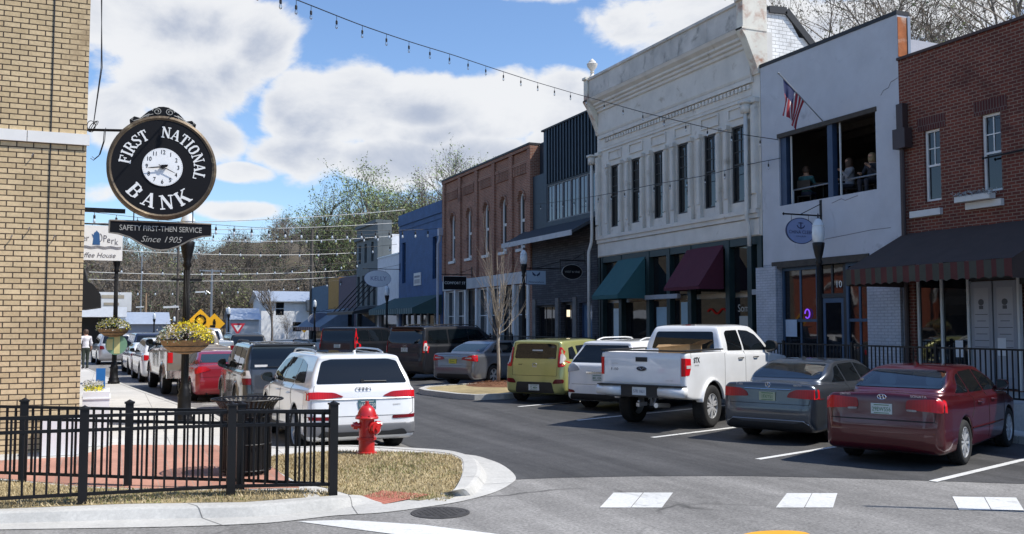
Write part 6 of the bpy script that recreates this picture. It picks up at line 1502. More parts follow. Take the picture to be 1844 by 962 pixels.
        me = bpy.data.meshes.new(name); bm.to_mesh(me); bm.free(); me.materials.append(m)
        ref = {'rear': Vector((-1, 0, 0)), 'front': Vector((1, 0, 0)), 'right': Vector((0, -1, 0)), 'left': Vector((0, 1, 0)), 'top': Vector((0, 0, 1))}[view]
        if sum((p.normal.dot(ref)) * p.area for p in me.polygons) < 0: me.flip_normals()
        smooth_me(me, 40); o = link(name, me, parent or s.T)
        if label: o['label'] = label
        return o
    def pair(s, name, poly, m, view='rear', **k):
        """mirrored pair: on the rear/front left and right of the middle, or on both flanks"""
        if view in ('rear', 'front', 'top'): return [s.dec(name, view, poly, m, **k), s.dec(name, view, [(-a, b) if view != 'top' else (a, -b) for a, b in poly], m, **k)]
        return [s.dec(name, 'right', poly, m, **k), s.dec(name, 'left', poly, m, **k)]
    def line(s, mb, view, pts, r=.004, off=0.0, n=14):
        out = []
        for p, q in zip(pts, pts[1:]):
            for t in np.linspace(0, 1, n):
                l, nn, d = s.hit(view, p[0] + (q[0] - p[0]) * t, p[1] + (q[1] - p[1]) * t); out.append(l - d * off)
        mb.tube(out, r, 5)
    def seams(s, items):
        mb = MB()
        for view, pts in items: s.line(mb, view, pts, .0045)
        o = mb.build('panel_gap', SEAM, s.T, local=True); return o
    def box(s, name, b, m, parent=None):
        mb = MB(); mb.box(*b); return mb.build(name, m, parent or s.T, local=True)
    def wheels(s, spokes=5, rim=None, w_=.225, frac=.68):
        S = s.S; t_, r_ = wheel_mesh(S['R'], w_, spokes, rim or RIM, frac)
        for xw in (S['ro'], S['ro'] + S['wb']):
            for sg in (1, -1):
                o = link('wheel', t_, s.T); o.location = (xw, sg * (S['W'] / 2 - w_ / 2 - .015), S['R']); o.rotation_euler = (0, rnd.random() * 3, 0 if sg > 0 else math.pi)
                link('rim', r_, o)
    def mirrors(s, x, z, m=None, sz=(.10, .11, .085)):
        for sg in (1, -1):
            l, nn, d = s.hit('left' if sg > 0 else 'right', x, z - .02); mb = MB(); y = l.y + sg * .03
            mb.tube([(x, y - sg * .05, z - .03), (x - .02, y + sg * .08, z - .0)], .03, 8)
            P = [(0, -sz[2]), (sz[1] * .3, -sz[2]), (sz[1], -sz[2] * .6), (sz[1] * 1.1, sz[2] * .2), (sz[1] * .85, sz[2] * .9), (.0, sz[2])]
            mb.prism(chaikin([(sg * (.02 + a * 1.5), b) for a, b in P], 1), (x - .05, y, z + .03), (0, 1, 0), (0, 0, 1), (sz[0], 0, 0)); o = mb.build('mirror', m or s.paint, s.T, local=True, smooth=40)
            mb = MB(); mb.prism([(sg * (.03 + a * 1.36), b * .86) for a, b in P], (x - .053, y, z + .03), (0, 1, 0), (0, 0, 1), (.002, 0, 0)); mb.build('mirror_glass', CGLASS, o, local=True)
    def plate(s, u, z, bg, ink, txt, view='rear', sub=None, out=.012):
        l, nn, d = s.hit(view, u, z); xx = l.x - out; y = -u
        P = s.box('licence_plate', (xx - .006, xx + .02, y - .152, y + .152, z - .076, z + .076), bg)
        mb = MB(); text_mb(mb, txt, (xx - .0065, y, z - .008), (0, -1, 0), (0, 0, 1), .085, .001, sx=.8, bold=.008)
        mb.box(xx - .008, xx - .0062, y - .11, y + .11, z + .050, z + .062); mb.box(xx - .008, xx - .0062, y - .11, y + .11, z - .066, z - .056); mb.build('lettering', ink, P, local=True); return P
    def rtext(s, name, txt, u, z, size, m, sx=1., bold=.006, off=.004, th=.003):
        l, nn, d = s.hit('rear', u, z); mb = MB(); text_mb(mb, txt, (l.x - off, -u, z), (0, -1, 0), (0, 0, 1), size, th, sx=sx, bold=bold); return mb.build(name, m, s.T, local=True)
    def handles(s, xs, z, m, view=('left', 'right'), w_=.2):
        for v in view:
            for x in xs:
                l, nn, d = s.hit(v, x, z); mb = MB(); sg = -1 if v == 'right' else 1
                mb.tube([(x - w_ / 2, l.y, z), (x - w_ / 2 + .03, l.y + sg * .03, z), (x + w_ / 2 - .03, l.y + sg * .032, z), (x + w_ / 2, l.y, z)], .013, 6); mb.build('door_handle', m, s.T, local=True)
    def rails(s, x0, x1, y, m, z=.035):
        for sg in (1, -1):
            pts = []
            for t in np.linspace(0, 1, 14):
                x = x0 + (x1 - x0) * t; l, nn, d = s.hit('top', x, sg * y); e = min(1, min(t, 1 - t) * 8); pts.append((x, sg * y, l.z + z * e + .004))
            mb = MB(); mb.tube(pts, .018, 6); mb.build('roof_rail', m, s.T, local=True)
    def wiper(s, u0, z0, u1, z1):
        a, b = s.hit('rear', u0, z0)[0], s.hit('rear', u1, z1)[0]; mb = MB(); mb.tube([a + Vector((-.02, 0, 0)), b + Vector((-.025, 0, 0))], .010, 5); mb.lathe([(.03, -.03), (.03, 0)], a, 'x', 10); mb.build('wiper', BLACKP, s.T, local=True)
    def antenna(s, x, fin=True, y=0):
        l = s.hit('top', x, y)[0]; mb = MB()
        if fin: mb.prism([(0, -.01), (.16, -.01), (.03, .055), (.0, .055)], (x - .08, y - .018, l.z), (1, 0, 0), (0, 0, 1), (0, .036, 0))
        else: mb.tube([l, l + Vector((-.12, 0, .22))], .006, 5)
        mb.build('antenna', s.paint if fin else BLACKP, s.T, local=True)
    def headrests(s, m):
        for x, z, ys in ((1.42, 1.12, (-.36, .36)), (2.35, 1.15, (-.37, .37))):
            for y in ys:
                mb = MB(); mb.prism(chaikin([(-.13, 0), (.13, 0), (.12, .17), (.07, .20), (-.07, .20), (-.12, .17)], 1), (x, y, z), (0, 1, 0), (0, 0, 1), (.10, 0, 0)); mb.build('headrest', m, s.T, local=True, smooth=40)
        mb = MB(); mb.box(1.40, 1.52, -.55, .55, .95, 1.13); mb.build('rear_seat', m, s.T, local=True)
    def exhaust(s, us, z=.24, r=.04):
        for u in us:
            mb = MB(); mb.lathe([(r, -.02), (r, .25), (r * .85, .25), (r * .8, 0), (0, .05)], (.06, -u, z), 'x', 12); mb.build('exhaust', CHROME, s.T, local=True, smooth=40)
def plan(L, W, rr=.09, fr=.16, k=.62):
    w_ = W / 2; return [(0, 0), (0, w_ * k), (.03, w_ * .84), (.12, w_ * .94), (.4, w_ * .985), (1.0, w_), (L - 1.3, w_), (L - .6, w_ * .965), (L - .22, w_ * .86), (L - .06, w_ * .68), (L, w_ * .4), (L, 0)]
def sect(W, belt, zb=.17, top=.14):
    w_ = W / 2; return [(0, zb), (w_ * .80, zb), (w_ * .94, zb + .10), (w_ * .985, .42), (w_, .60), (w_ * .998, .78), (w_ * .975, belt - .05), (w_ * .945, belt), (w_ * .84, belt + .07), (0, belt + top)]
def gsect(W, belt, H, base=.93, roof=.70):
    w_ = W / 2; return [(0, belt - .3), (w_ * base, belt - .3), (w_ * base, belt - .02), (w_ * (roof + .035), H - .14), (w_ * roof, H - .06), (w_ * (roof - .13), H - .012), (0, H + .01)]
SEDC = [(-.63, 1.13), (.63, 1.13), (.52, 1.345), (-.52, 1.345)]
TGLASS = clear_glass('tinted_clear_glass', (.55, .66, .68), .05)
BEIGE = mat('beige_trim', (.50, .46, .38), .8, 0, .1); SLTRIM = mat('grey_trim', (.16, .165, .17), .8, 0, .1)
PLREC = [('sub', (-.2, .028, -.34, .34, .735, .955), .02)]
PL_W = mat('plate_white', (.60, .62, .62), .5, 0, .05); PL_Y = mat('plate_yellow', (.55, .48, .05), .5, 0, .05); PL_T = mat('plate_teal', (.05, .12, .14), .5, 0, .1); PL_G = mat('plate_cream', (.42, .45, .30), .5, 0, .1); PL_B = mat('plate_blue', (.12, .22, .42), .5, 0, .1)
GRN_INK = mat('plate_green_ink', (.05, .16, .06), .6, 0, 0); LINK = mat('plate_pale_ink', (.5, .52, .5), .6, 0, 0)
WHITE = paint('white_paint_body', (.80, .80, .79), 0, 0, .28)
def suv_spec(L=4.8, W=1.9, H=1.75, wb=2.8, ro=1.0, R_=.37, belt=1.07, rake=.25, hood=1.05, boxy=0., roof=.70, **k):
    S = dict(L=L, W=W, H=H, wb=wb, ro=ro, R=R_)
    S['low'] = [(.08, .25), (.0, .42), (-.01, .62), (.03, .80), (.06, .98), (.10, belt + .06), (.4, belt + .1), (L * .70, belt + .04), (L * .76, hood), (L * .88, hood - .06), (L * .965, hood - .2), (L, .66), (L, .42), (L - .1, .26), (L - .5, .2), (.5, .2)]
    S['green'] = [(.07, belt - .35), (.07, belt), (.07 + rake, H - .17), (.07 + rake - .03, H - .07), (.3 + rake, H - .03), (L * .42, H), (L * .54, H - .03), (L * .60, H - .10), (L * .78, belt - .02), (L * .76, belt - .3)]
    S['plan'] = plan(L, W, k=.70); S['gplan'] = [(0, 0), (.02, W * .36), (.10, W * .44), (.5, W * .47), (L * .5, W * .475), (L * .7, W * .45), (L * .85, W * .36), (L * .85, 0)]
    S['sect'] = sect(W, belt); S['gsect'] = gsect(W, belt, H, .945, roof); S['belt'] = belt; S.update(k); return S
def sedan_spec(L=4.8, W=1.83, H=1.46, wb=2.75, ro=1.05, R_=.325, belt=.98, deck=1.06, **k):
    S = dict(L=L, W=W, H=H, wb=wb, ro=ro, R=R_)
    S['low'] = [(.10, .22), (.0, .36), (-.02, .56), (.02, .72), (.04, .86), (.06, deck - .05), (.10, deck + .015), (.30, deck + .01), (.85, deck + .0), (1.3, belt + .02), (L * .72, belt), (L * .78, belt - .03), (L * .92, .80), (L * .985, .62), (L, .45), (L - .06, .24), (L - .5, .17), (.5, .18)]
    S['green'] = [(.70, belt - .25), (.62, deck - .02), (.78, deck + .06), (1.38, H - .10), (1.68, H - .025), (2.15, H), (2.65, H - .02), (2.95, H - .09), (L * .79, belt - .03), (L * .77, belt - .3)]
    S['plan'] = plan(L, W, k=.66); S['gplan'] = [(.5, 0), (.5, W * .28), (.8, W * .37), (1.4, W * .44), (2.0, W * .465), (3.0, W * .455), (L * .75, W * .40), (L * .85, W * .33), (L * .85, 0)]
    S['sect'] = sect(W, belt, .15); S['gsect'] = gsect(W, belt, H, .93, .66); S['belt'] = belt; S.update(k); return S
def suv_glass(c, wins, rear, g=CGLASS, front=True):
    S = c.S
    c.dec('rear_window', 'rear', rear, g, off=.006, skirt=0 if S.get('cabin') else .012)
    for w_ in wins: c.pair('side_window', w_, CGLASS, 'side', off=.004)
    if front:
        L, H, b = S['L'], S['H'], S['belt']; c.dec('windscreen', 'front', [(-S['W'] * .36, b + .06), (S['W'] * .36, b + .06), (S['W'] * .30, H - .13), (-S['W'] * .30, H - .13)], g, off=.006)
        c.pair('headlight', [(S['W'] * .28, .68), (S['W'] * .45, .70), (S['W'] * .46, .82), (S['W'] * .30, .78)], HEADL, 'front', off=.01)

# ---- white SUV behind the hydrant
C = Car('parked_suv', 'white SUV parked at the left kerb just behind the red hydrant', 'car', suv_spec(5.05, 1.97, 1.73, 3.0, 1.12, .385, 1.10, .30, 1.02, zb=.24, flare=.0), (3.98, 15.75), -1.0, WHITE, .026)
suv_glass(C, [[(.62, 1.20), (.95, 1.50), (1.42, 1.58), (1.42, 1.16)], [(1.47, 1.16), (1.47, 1.585), (2.42, 1.60), (2.42, 1.14)], [(2.47, 1.14), (2.47, 1.595), (3.0, 1.52), (3.62, 1.14)]], [(-.79, 1.20), (.79, 1.20), (.66, 1.57), (.50, 1.61), (-.50, 1.61), (-.66, 1.57)])
C.pair('tail_light', [(.33, .985), (.60, .96), (.985, .93), (.985, 1.06), (.80, 1.075), (.50, 1.06)], TAIL, off=.012)
mb = MB(); C.line(mb, 'rear', [(-.90, .945), (.90, .945)], .012, .008, 30); mb.build('chrome_strip', SILV, C.T, local=True)
C.pair('reflector', [(.50, .60), (.95, .61), (.95, .67), (.50, .655)], TAILD, off=.008)
C.shell('rear_bumper', mat('grey_bumper', (.17, .17, .175), .5, .1, .06), lambda x, y, z: np.maximum(np.maximum(z - .53 - .0 * y, x - .35), .33 - z), .012)
C.dec('rear_diffuser', 'rear', [(-.78, .33), (.78, .33), (.70, .43), (.45, .40), (-.45, .40), (-.70, .43)], CLAD, .02)
C.shell('sill_cladding', CLAD, lambda x, y, z: np.maximum(z - .36, .36 - x), .010)
C.plate(.06, .845, PL_T, LINK, '1AB 7C20')
for k in range(4):
    l = C.hit('rear', 0, 1.10)[0]; mb = MB(); yy = (k - 1.5) * .062; mb.tube([(l.x - .008, yy + .042 * math.cos(a), 1.10 + .042 * math.sin(a)) for a in np.linspace(0, 2 * math.pi, 17)], .007, 5); mb.build('emblem', SILV, C.T, local=True)
C.rtext('badge', 'Q7', -.55, .80, .075, SILV); C.rtext('badge', 'quattro', .58, .84, .045, SILV)
C.wiper(.0, 1.24, .42, 1.235); C.rails(1.0, 3.2, .60, SILV, .05); C.wheels(5, RIM, .27, .74); C.mirrors(3.45, 1.14, BLACKP, (.13, .13, .10)); C.handles((1.62, 2.62), .98, WHITE)
C.dec('sunroof', 'top', [(1.0, -.48), (2.9, -.48), (2.9, .48), (1.0, .48)], CGLASS, .004); C.antenna(.75)
C.seams([('rear', [(-.82, 1.17), (-.88, .95), (-.88, .70), (-.8, .66), (.8, .66), (.88, .70), (.88, .95), (.82, 1.17)]), ('left', [(1.45, 1.14), (1.45, .9), (1.3, .75)]), ('left', [(2.45, 1.12), (2.45, .38)]), ('left', [(3.62, 1.08), (3.6, .45)]), ('right', [(2.45, 1.12), (2.45, .38)])])

# ---- charcoal boxy SUV
GRAPH = paint('graphite_paint', (.075, .078, .085), .6, 0, .35)
C = Car('parked_suv', 'dark grey boxy off road SUV parked in front of the white one', 'car', suv_spec(4.83, 1.93, 1.81, 2.79, 1.08, .39, 1.14, .16, 1.12, roof=.76, flare=.012), (3.66, 21.7), -.5, GRAPH, .03)
suv_glass(C, [[(.42, 1.20), (.5, 1.62), (1.18, 1.66), (1.18, 1.19)], [(1.26, 1.19), (1.26, 1.67), (2.2, 1.68), (2.2, 1.18)], [(2.27, 1.18), (2.27, 1.68), (2.85, 1.62), (3.4, 1.18)]], [(-.76, 1.20), (.76, 1.20), (.70, 1.66), (-.70, 1.66)])
C.pair('tail_light', [(.74, .86), (.955, .86), (.955, 1.0), (.74, 1.0)], TAILD, off=.018, smooth=0); C.pair('reverse_light', [(.74, 1.005), (.955, 1.005), (.955, 1.17), (.78, 1.17)], AMB, off=.018, smooth=0)
C.shell('rear_bumper', GRAPH, lambda x, y, z: np.maximum(np.maximum(z - .62, x - .3), .30 - z), .03); C.plate(0, .88, PL_W, GRN_INK, '47 KD1')
C.box('window_sticker', (C.hit('rear', -.55, 1.27)[0].x - .012, C.hit('rear', -.55, 1.27)[0].x, .38, .66, 1.23, 1.30), PAPER); C.rails(.7, 3.0, .68, BLACKP, .06); C.wheels(6, RIM, .265, .62); C.mirrors(3.2, 1.2, BLACKP, (.14, .12, .12)); C.wiper(0, 1.24, -.4, 1.25); C.handles((1.35, 2.35), 1.02, GRAPH)
C.box('spoiler', (.02, .32, -.68, .68, 1.735, 1.775), GRAPH)
C.seams([('rear', [(-.72, 1.7), (-.73, .66), (.73, .66), (.72, 1.7)]), ('left', [(1.22, 1.66), (1.22, .85)]), ('left', [(2.23, 1.68), (2.23, .4)]), ('left', [(3.4, 1.15), (3.35, .5)])])

# ---- cherry sedan
C = Car('parked_sedan', 'cherry red sedan parked between the lamp post and the dark grey SUV', 'car', sedan_spec(4.75, 1.82, 1.45, 2.75, 1.05, .32), (3.10, 28.0), -3, paint('cherry_paint', (.30, .012, .022), .25), .034)
SEDW = [[(1.10, 1.06), (1.42, 1.30), (1.62, 1.345), (1.62, 1.05)], [(1.68, 1.05), (1.68, 1.36), (2.42, 1.375), (2.42, 1.04)], [(2.48, 1.04), (2.48, 1.375), (2.95, 1.30), (3.55, 1.02)]]
SEDR = [(-.66, 1.10), (.66, 1.10), (.52, 1.36), (-.52, 1.36)]
suv_glass(C, SEDW, SEDR, CGLASS2)
C.pair('tail_light', [(.42, .92), (.90, .80), (.90, .98), (.60, 1.02)], TAIL, off=.012); C.plate(0, .80, PL_W, GRN_INK, '2GT 811'); C.wheels(5, RIM, .22); C.mirrors(3.3, 1.06); C.handles((1.85, 2.65), .88, CHROME); C.exhaust((-.55, .55))
C.seams([('rear', [(-.72, 1.05), (-.74, .72), (.74, .72), (.72, 1.05)]), ('left', [(1.64, 1.03), (1.5, .7)]), ('left', [(2.45, 1.03), (2.45, .3)])])

# ---- pickups
def pickup(name, label, at, hd, col, h, L=5.9, W=2.02, H=1.97, lift=.13, R_=.43, near=False):
    wb, ro = 3.68, 1.22; z = lift
    S = dict(L=L, W=W, H=H + z, wb=wb, ro=ro, R=R_, ch=1, gap=.075, zb=.34)
    S['low'] = [(.10, .50 + z), (.06, .62 + z), (.06, 1.36 + z), (.09, 1.41 + z), (.3, 1.42 + z), (1.9, 1.42 + z), (2.0, 1.36 + z), (4.2, 1.30 + z), (4.7, 1.27 + z), (5.5, 1.18 + z), (L - .06, 1.06 + z), (L, .8 + z), (L, .5 + z), (L - .3, .38 + z), (1, .42 + z)]
    S['green'] = [(1.80, 1.0 + z), (1.82, 1.36 + z), (1.98, H - .10 + z), (2.12, H - .03 + z), (2.9, H + z), (3.5, H - .02 + z), (3.8, H - .10 + z), (4.62, 1.25 + z), (4.5, 1.0 + z)]
    w_ = W / 2; S['plan'] = [(0, 0), (0, w_ * .90), (.03, w_ * .945), (.2, w_ * .96), (1.9, w_ * .965), (2.1, w_ * .97), (4.6, w_), (5.3, w_ * .96), (L - .12, w_ * .84), (L, w_ * .6), (L, 0)]
    S['gplan'] = [(1.7, 0), (1.78, w_ * .84), (1.9, w_ * .9), (3.0, w_ * .93), (4.4, w_ * .9), (5, w_ * .7), (5, 0)]
    S['sect'] = [(0, .4), (w_ * .88, .4), (w_ * .97, .5), (w_, .75 + z), (w_, 1.05 + z), (w_ * .985, 1.26 + z), (w_ * .95, 1.42 + z), (0, 1.45 + z)]; S['gsect'] = gsect(W, 1.36 + z, H + z, .95, .74); S['belt'] = 1.34 + z; S['r1'] = .05; S['r2'] = .04; S['flare'] = .012
    S['mods'] = [('sub', (.13, 1.72, -.80, .80, .85 + z, 2.0 + z), .03)]
    C = Car(name, label, 'pickup truck', S, at, hd, col, h)
    C.dec('rear_window', 'rear', [(-.74, 1.43 + z), (.74, 1.43 + z), (.66, H - .17 + z), (-.66, H - .17 + z)], CGLASS, off=.006)
    for q in ([(2.12, 1.40 + z), (2.18, H - .2 + z), (2.30, H - .15 + z), (2.86, H - .14 + z), (2.86, 1.39 + z)], [(2.94, 1.39 + z), (2.94, H - .14 + z), (3.4, H - .16 + z), (3.75, H - .25 + z), (4.25, 1.36 + z)]): C.pair('side_window', q, CGLASS, 'side', off=.004)
    C.dec('windscreen', 'front', [(-.78, 1.38 + z), (.78, 1.38 + z), (.66, H - .16 + z), (-.66, H - .16 + z)], CGLASS, off=.006)
    C.wheels(7, RIM, .29, .60); C.mirrors(4.15, 1.42 + z, BLACKP, (.13, .15, .14))
    return C
C = pickup('parked_pickup', 'tan grey pickup truck parked at the left kerb behind the flower basket lamp', (2.6, 31.0), -3.7, paint('tan_grey_paint', (.30, .26, .21), .4, 0, .3), .045)
C.pair('tail_light', [(.80, 1.02), (.945, 1.02), (.945, 1.34), (.80, 1.34)], TAIL, off=.012, smooth=0); C.box('rear_bumper', (-.08, .10, -.98, .98, .55, .78), CHROME); C.handles((2.5, 3.1), 1.22, SILV)
C = pickup('pickup', 'silver pickup truck with a dark rear window seen above the cherry sedan', (3.8, 40.5), -5, paint('silver_paint', (.42, .44, .46), .5), .05)
C.pair('tail_light', [(.80, 1.02), (.945, 1.02), (.945, 1.34), (.80, 1.34)], TAILD, off=.012, smooth=0); C.box('rear_bumper', (-.08, .10, -.98, .98, .55, .78), CHROME)
# ---- more of the left row
def far_suv(label, at, hd, col, light=TAIL, h=.05, H=1.72, rim=RIM, **k):
    C = Car('parked_suv', label, 'car', suv_spec(4.75, 1.9, H, 2.8, 1.0, .36, **k), at, hd, col, h); b = C.S['belt']
    suv_glass(C, [[(.5, b + .1), (.75, H - .2), (1.3, H - .15), (1.3, b + .08)], [(1.36, b + .08), (1.36, H - .14), (2.25, H - .13), (2.25, b + .06)], [(2.31, b + .06), (2.31, H - .13), (2.8, H - .2), (3.3, b + .04)]], [(-.72, b + .1), (.72, b + .1), (.62, H - .15), (-.62, H - .15)])
    C.pair('tail_light', [(.60, .86), (.94, .84), (.94, 1.06), (.66, 1.04)], light, off=.012); C.plate(0, .8, PL_W, GRN_INK, '63 AX2'); C.wheels(5, rim, .23); C.mirrors(3.2, b + .07, BLACKP); return C
far_suv('white SUV with a bright red tail light in the left row beyond the tan pickup', (2.05, 38.4), -4, WHITE)
C = Car('parked_coupe', 'white muscle coupe in the left row beyond the white SUV', 'car', sedan_spec(4.85, 1.9, 1.42, 2.85, 1.1, .35), (1.75, 44.3), -4, WHITE, .045)
suv_glass(C, [SEDW[0], [(1.70, 1.05), (1.70, 1.33), (2.7, 1.33), (3.5, 1.02)]], [(-.62, 1.09), (.62, 1.09), (.5, 1.32), (-.5, 1.32)]); C.pair('tail_light', [(.30, .84), (.88, .84), (.88, .95), (.30, .95)], TAILD, off=.01); C.wheels(5, RIMD, .24); C.mirrors(3.3, 1.06, BLACKP)
far_suv('dark blue SUV under the second flower basket in the left row', (1.9, 50.2), -5, paint('deep_blue_paint', (.02, .03, .07), .3), TAILD, H=1.82)
far_suv('silver SUV farthest in the left row beside the person in white', (.35, 56.5), -6, paint('pale_silver_paint', (.45, .45, .46), .5), TAILD)
far_suv('black SUV with roof rails in the road just beyond the dark grey boxy SUV', (5.6, 42.5), -2, paint('black_paint', (.006, .006, .008), .0, 0, .4, .45), TAILD, H=1.8, rim=RIMD).rails(.8, 3.0, .62, SILV, .06)

# ---- right row: maroon sedan
MARO = paint('maroon_paint', (.082, .004, .009), .3, 0, .28)
C = Car('parked_sedan', 'maroon sedan parked nose in at the right edge nearest the viewer', 'car', sedan_spec(4.80, 1.83, 1.475, 2.73, 1.07, .335, .99, 1.09, gap=.05, cabin=SEDC, trimm=BEIGE, mods=PLREC), (10.52, 10.82), 63, MARO, .025)
suv_glass(C, SEDW, [(-.69, 1.135), (.69, 1.135), (.55, 1.385), (-.55, 1.385)], TGLASS); C.headrests(mat('pale_headrest', (.62, .60, .54), .8, 0, .05))
C.pair('tail_light', [(.34, .86), (.70, .84), (.93, .82), (.93, 1.01), (.70, 1.02), (.36, 1.00)], TAIL, off=.012); C.pair('reverse_light', [(.36, .835), (.50, .83), (.50, .86), (.36, .865)], AMB, off=.016)
C.plate(0, .855, mat('plate_sky_white', (.50, .56, .55), .5), GRN_INK, '29EW556')
l = C.hit('rear', 0, 1.03)[0]; mb = MB(); mb.tube([(l.x - .008, .062 * math.cos(a), 1.03 + .036 * math.sin(a)) for a in np.linspace(0, 2 * math.pi, 21)], .006, 5); mb.obox((l.x - .008, .022, 1.03), (0, .007, .03), (.004, 0, 0), (0, .006, -.001)); mb.obox((l.x - .008, -.022, 1.03), (0, .007, .03), (.004, 0, 0), (0, .006, -.001)); mb.tube([(l.x - .008, .03, 1.022), (l.x - .008, -.03, 1.038)], .007, 5); mb.build('emblem', CHROME, C.T, local=True)
C.rtext('badge', 'SONATA', .52, 1.05, .05, SILV, 1.15); C.rtext('badge', 'LIMITED', -.55, 1.05, .045, SILV)
C.wheels(10, RIM, .225, .70); C.mirrors(3.32, 1.07); C.handles((1.9, 2.72), .90, MARO); C.antenna(1.75)
for sg in (-1, 1): pass
C.seams([('rear', [(-.80, 1.08), (-.80, 1.02)]), ('rear', [(-.76, .82), (-.74, .70), (.74, .70), (.76, .82)]), ('rear', [(-.9, .69), (.9, .69)]), ('right', [(1.62, 1.02), (1.55, .8), (1.42, .68)]), ('right', [(2.45, 1.02), (2.45, .3)]), ('right', [(3.42, .98), (3.45, .35)])])
mb = MB(); C.line(mb, 'right', [(1.45, .52), (3.35, .50)], .014, .004); mb.build('side_moulding', MARO, C.T, local=True)

# ---- slate saloon
SLATE = paint('slate_paint_metallic', (.070, .082, .10), .55, 0, .3)
C = Car('parked_sedan', 'slate grey saloon parked between the maroon sedan and the white pickup', 'car', sedan_spec(4.88, 1.86, 1.47, 2.87, 1.10, .34, .98, 1.07, cabin=SEDC, trimm=SLTRIM, mods=PLREC), (10.78, 13.8), 63, SLATE, .027)
suv_glass(C, SEDW, [(-.68, 1.12), (.68, 1.12), (.54, 1.38), (-.54, 1.38)], TGLASS); C.headrests(SLTRIM)
C.pair('tail_light', [(.36, .82), (.93, .80), (.93, .97), (.52, .96), (.40, .90)], TAIL, off=.012); mb = MB(); C.line(mb, 'rear', [(-.44, .955), (.44, .955)], .011, .008, 20); mb.build('chrome_strip', CHROME, C.T, local=True)
C.plate(.0, .83, PL_G, GRN_INK, '1FXY51'); l = C.hit('rear', 0, 1.03)[0]; mb = MB(); mb.tube([(l.x - .008, .045 * math.cos(a), 1.03 + .045 * math.sin(a)) for a in np.linspace(0, 2 * math.pi, 21)], .005, 5)
for a in (90, 210, 330): mb.tube([(l.x - .008, 0, 1.03), (l.x - .008, .045 * math.cos(R(a)), 1.03 + .045 * math.sin(R(a)))], .006, 5)
mb.build('emblem', CHROME, C.T, local=True); C.rtext('badge', 'E 350', -.55, 1.03, .055, SILV); C.rtext('badge', '4MATIC', .55, 1.03, .045, SILV)
C.dec('rear_diffuser', 'rear', [(-.80, .24), (.80, .24), (.72, .42), (.5, .37), (-.5, .37), (-.72, .42)], CLAD, .010); mb = MB(); C.line(mb, 'rear', [(-.76, .36), (-.66, .42), (.66, .42), (.76, .36)], .008, .006); mb.build('diffuser_trim', SILV, C.T, local=True)
C.wheels(10, RIMD, .24, .72); C.mirrors(3.35, 1.06); C.handles((1.95, 2.75), .9, SILV); C.antenna(1.72)
C.seams([('rear', [(-.82, .98), (-.76, .70), (.76, .70), (.82, .98)]), ('right', [(1.62, 1.02), (1.5, .75)]), ('right', [(2.45, 1.02), (2.45, .3)])])

# ---- white pickup
C = pickup('parked_pickup', 'white crew cab pickup with a cardboard box in its bed', (9.78, 16.45), 60, WHITE, .027, near=True)
z = .13
C.dec('tailgate', 'rear', [(-.86, .80 + z), (.86, .80 + z), (.86, 1.395 + z), (-.86, 1.395 + z)], paint('white_tailgate_paint', (.78, .79, .80), 0, 0, .25), .014, smooth=0)
C.pair('tail_light', [(.875, .95 + z), (.945, .95 + z), (.945, 1.30 + z), (.875, 1.30 + z)], TAIL, off=.012, smooth=0)
for sg in (1, -1):
    v = 'left' if sg > 0 else 'right'; o = C.dec('tail_light', v, [(.08, .96 + z), (.20, .97 + z), (.27, 1.12 + z), (.27, 1.29 + z), (.08, 1.30 + z)], TAIL, .008, smooth=0)
    o2 = C.dec('reverse_light', v, [(.10, 1.10 + z), (.25, 1.10 + z), (.25, 1.16 + z), (.10, 1.16 + z)], AMB, .012, smooth=0)
mb = MB()
for a, b in ((-.98, -.42), (.42, .98)): mb.prism(chaikin([(-.10, .54 + z), (.12, .54 + z), (.12, .74 + z), (-.10, .74 + z)], 1), (0, a, 0), (1, 0, 0), (0, 0, 1), (0, b - a, 0))
bp_ = mb.build('rear_bumper', WHITE, C.T, local=True, smooth=40); C.box('step_pad', (-.095, .12, -.96, .96, .742 + z, .765 + z), CLAD); C.box('bumper_centre', (-.06, .10, -.418, .418, .54 + z, .74 + z), CLAD)
xx = -.062; P_ = C.box('licence_plate', (xx - .008, xx - .001, -.155, .155, .56 + z, .72 + z), PL_W); mb = MB(); text_mb(mb, '57R 16L1', (xx - .0085, 0, .635 + z), (0, -1, 0), (0, 0, 1), .085, .001, sx=.8, bold=.008); mb.build('lettering', mat('plate_grey_ink', (.16, .16, .2), .6), P_, local=True)
l = C.hit('rear', 0, 1.27 + z)[0]; C.box('tailgate_handle', (l.x - .03, l.x + .0, -.13, .13, 1.22 + z, 1.31 + z), CLAD)
mb = MB(); mb.lathe([(1, 0), (1, .01), (0, .012)], (0, 0, 0), 'x', 24); mb.v = [(l.x - .018 - v[0], v[1] * .115, 1.08 + z + v[2] * .048) for v in mb.v]; e_ = mb.build('emblem', mat('oval_badge_blue', (.008, .010, .02), .3), C.T, local=True)
mb = MB(); mb.tube([(l.x - .03, .112 * math.cos(a), 1.08 + z + .045 * math.sin(a)) for a in np.linspace(0, 6.283, 25)], .004, 4); mb.tube([(l.x - .032, .07 - .14 * t, 1.08 + z + .018 * math.sin(9 * t)) for t in np.linspace(0, 1, 14)], .006, 4); mb.build('emblem_trim', SILV, e_, local=True)
C.rtext('badge', 'F-150', -.62, 1.06 + z, .075, mat('badge_dark', (.10, .10, .11), .4, .5), off=.018); C.rtext('badge', 'TRITON', -.62, 1.17 + z, .04, SILV, off=.018); C.rtext('badge', 'FLEX FUEL', .62, .86 + z, .035, SILV, off=.018)
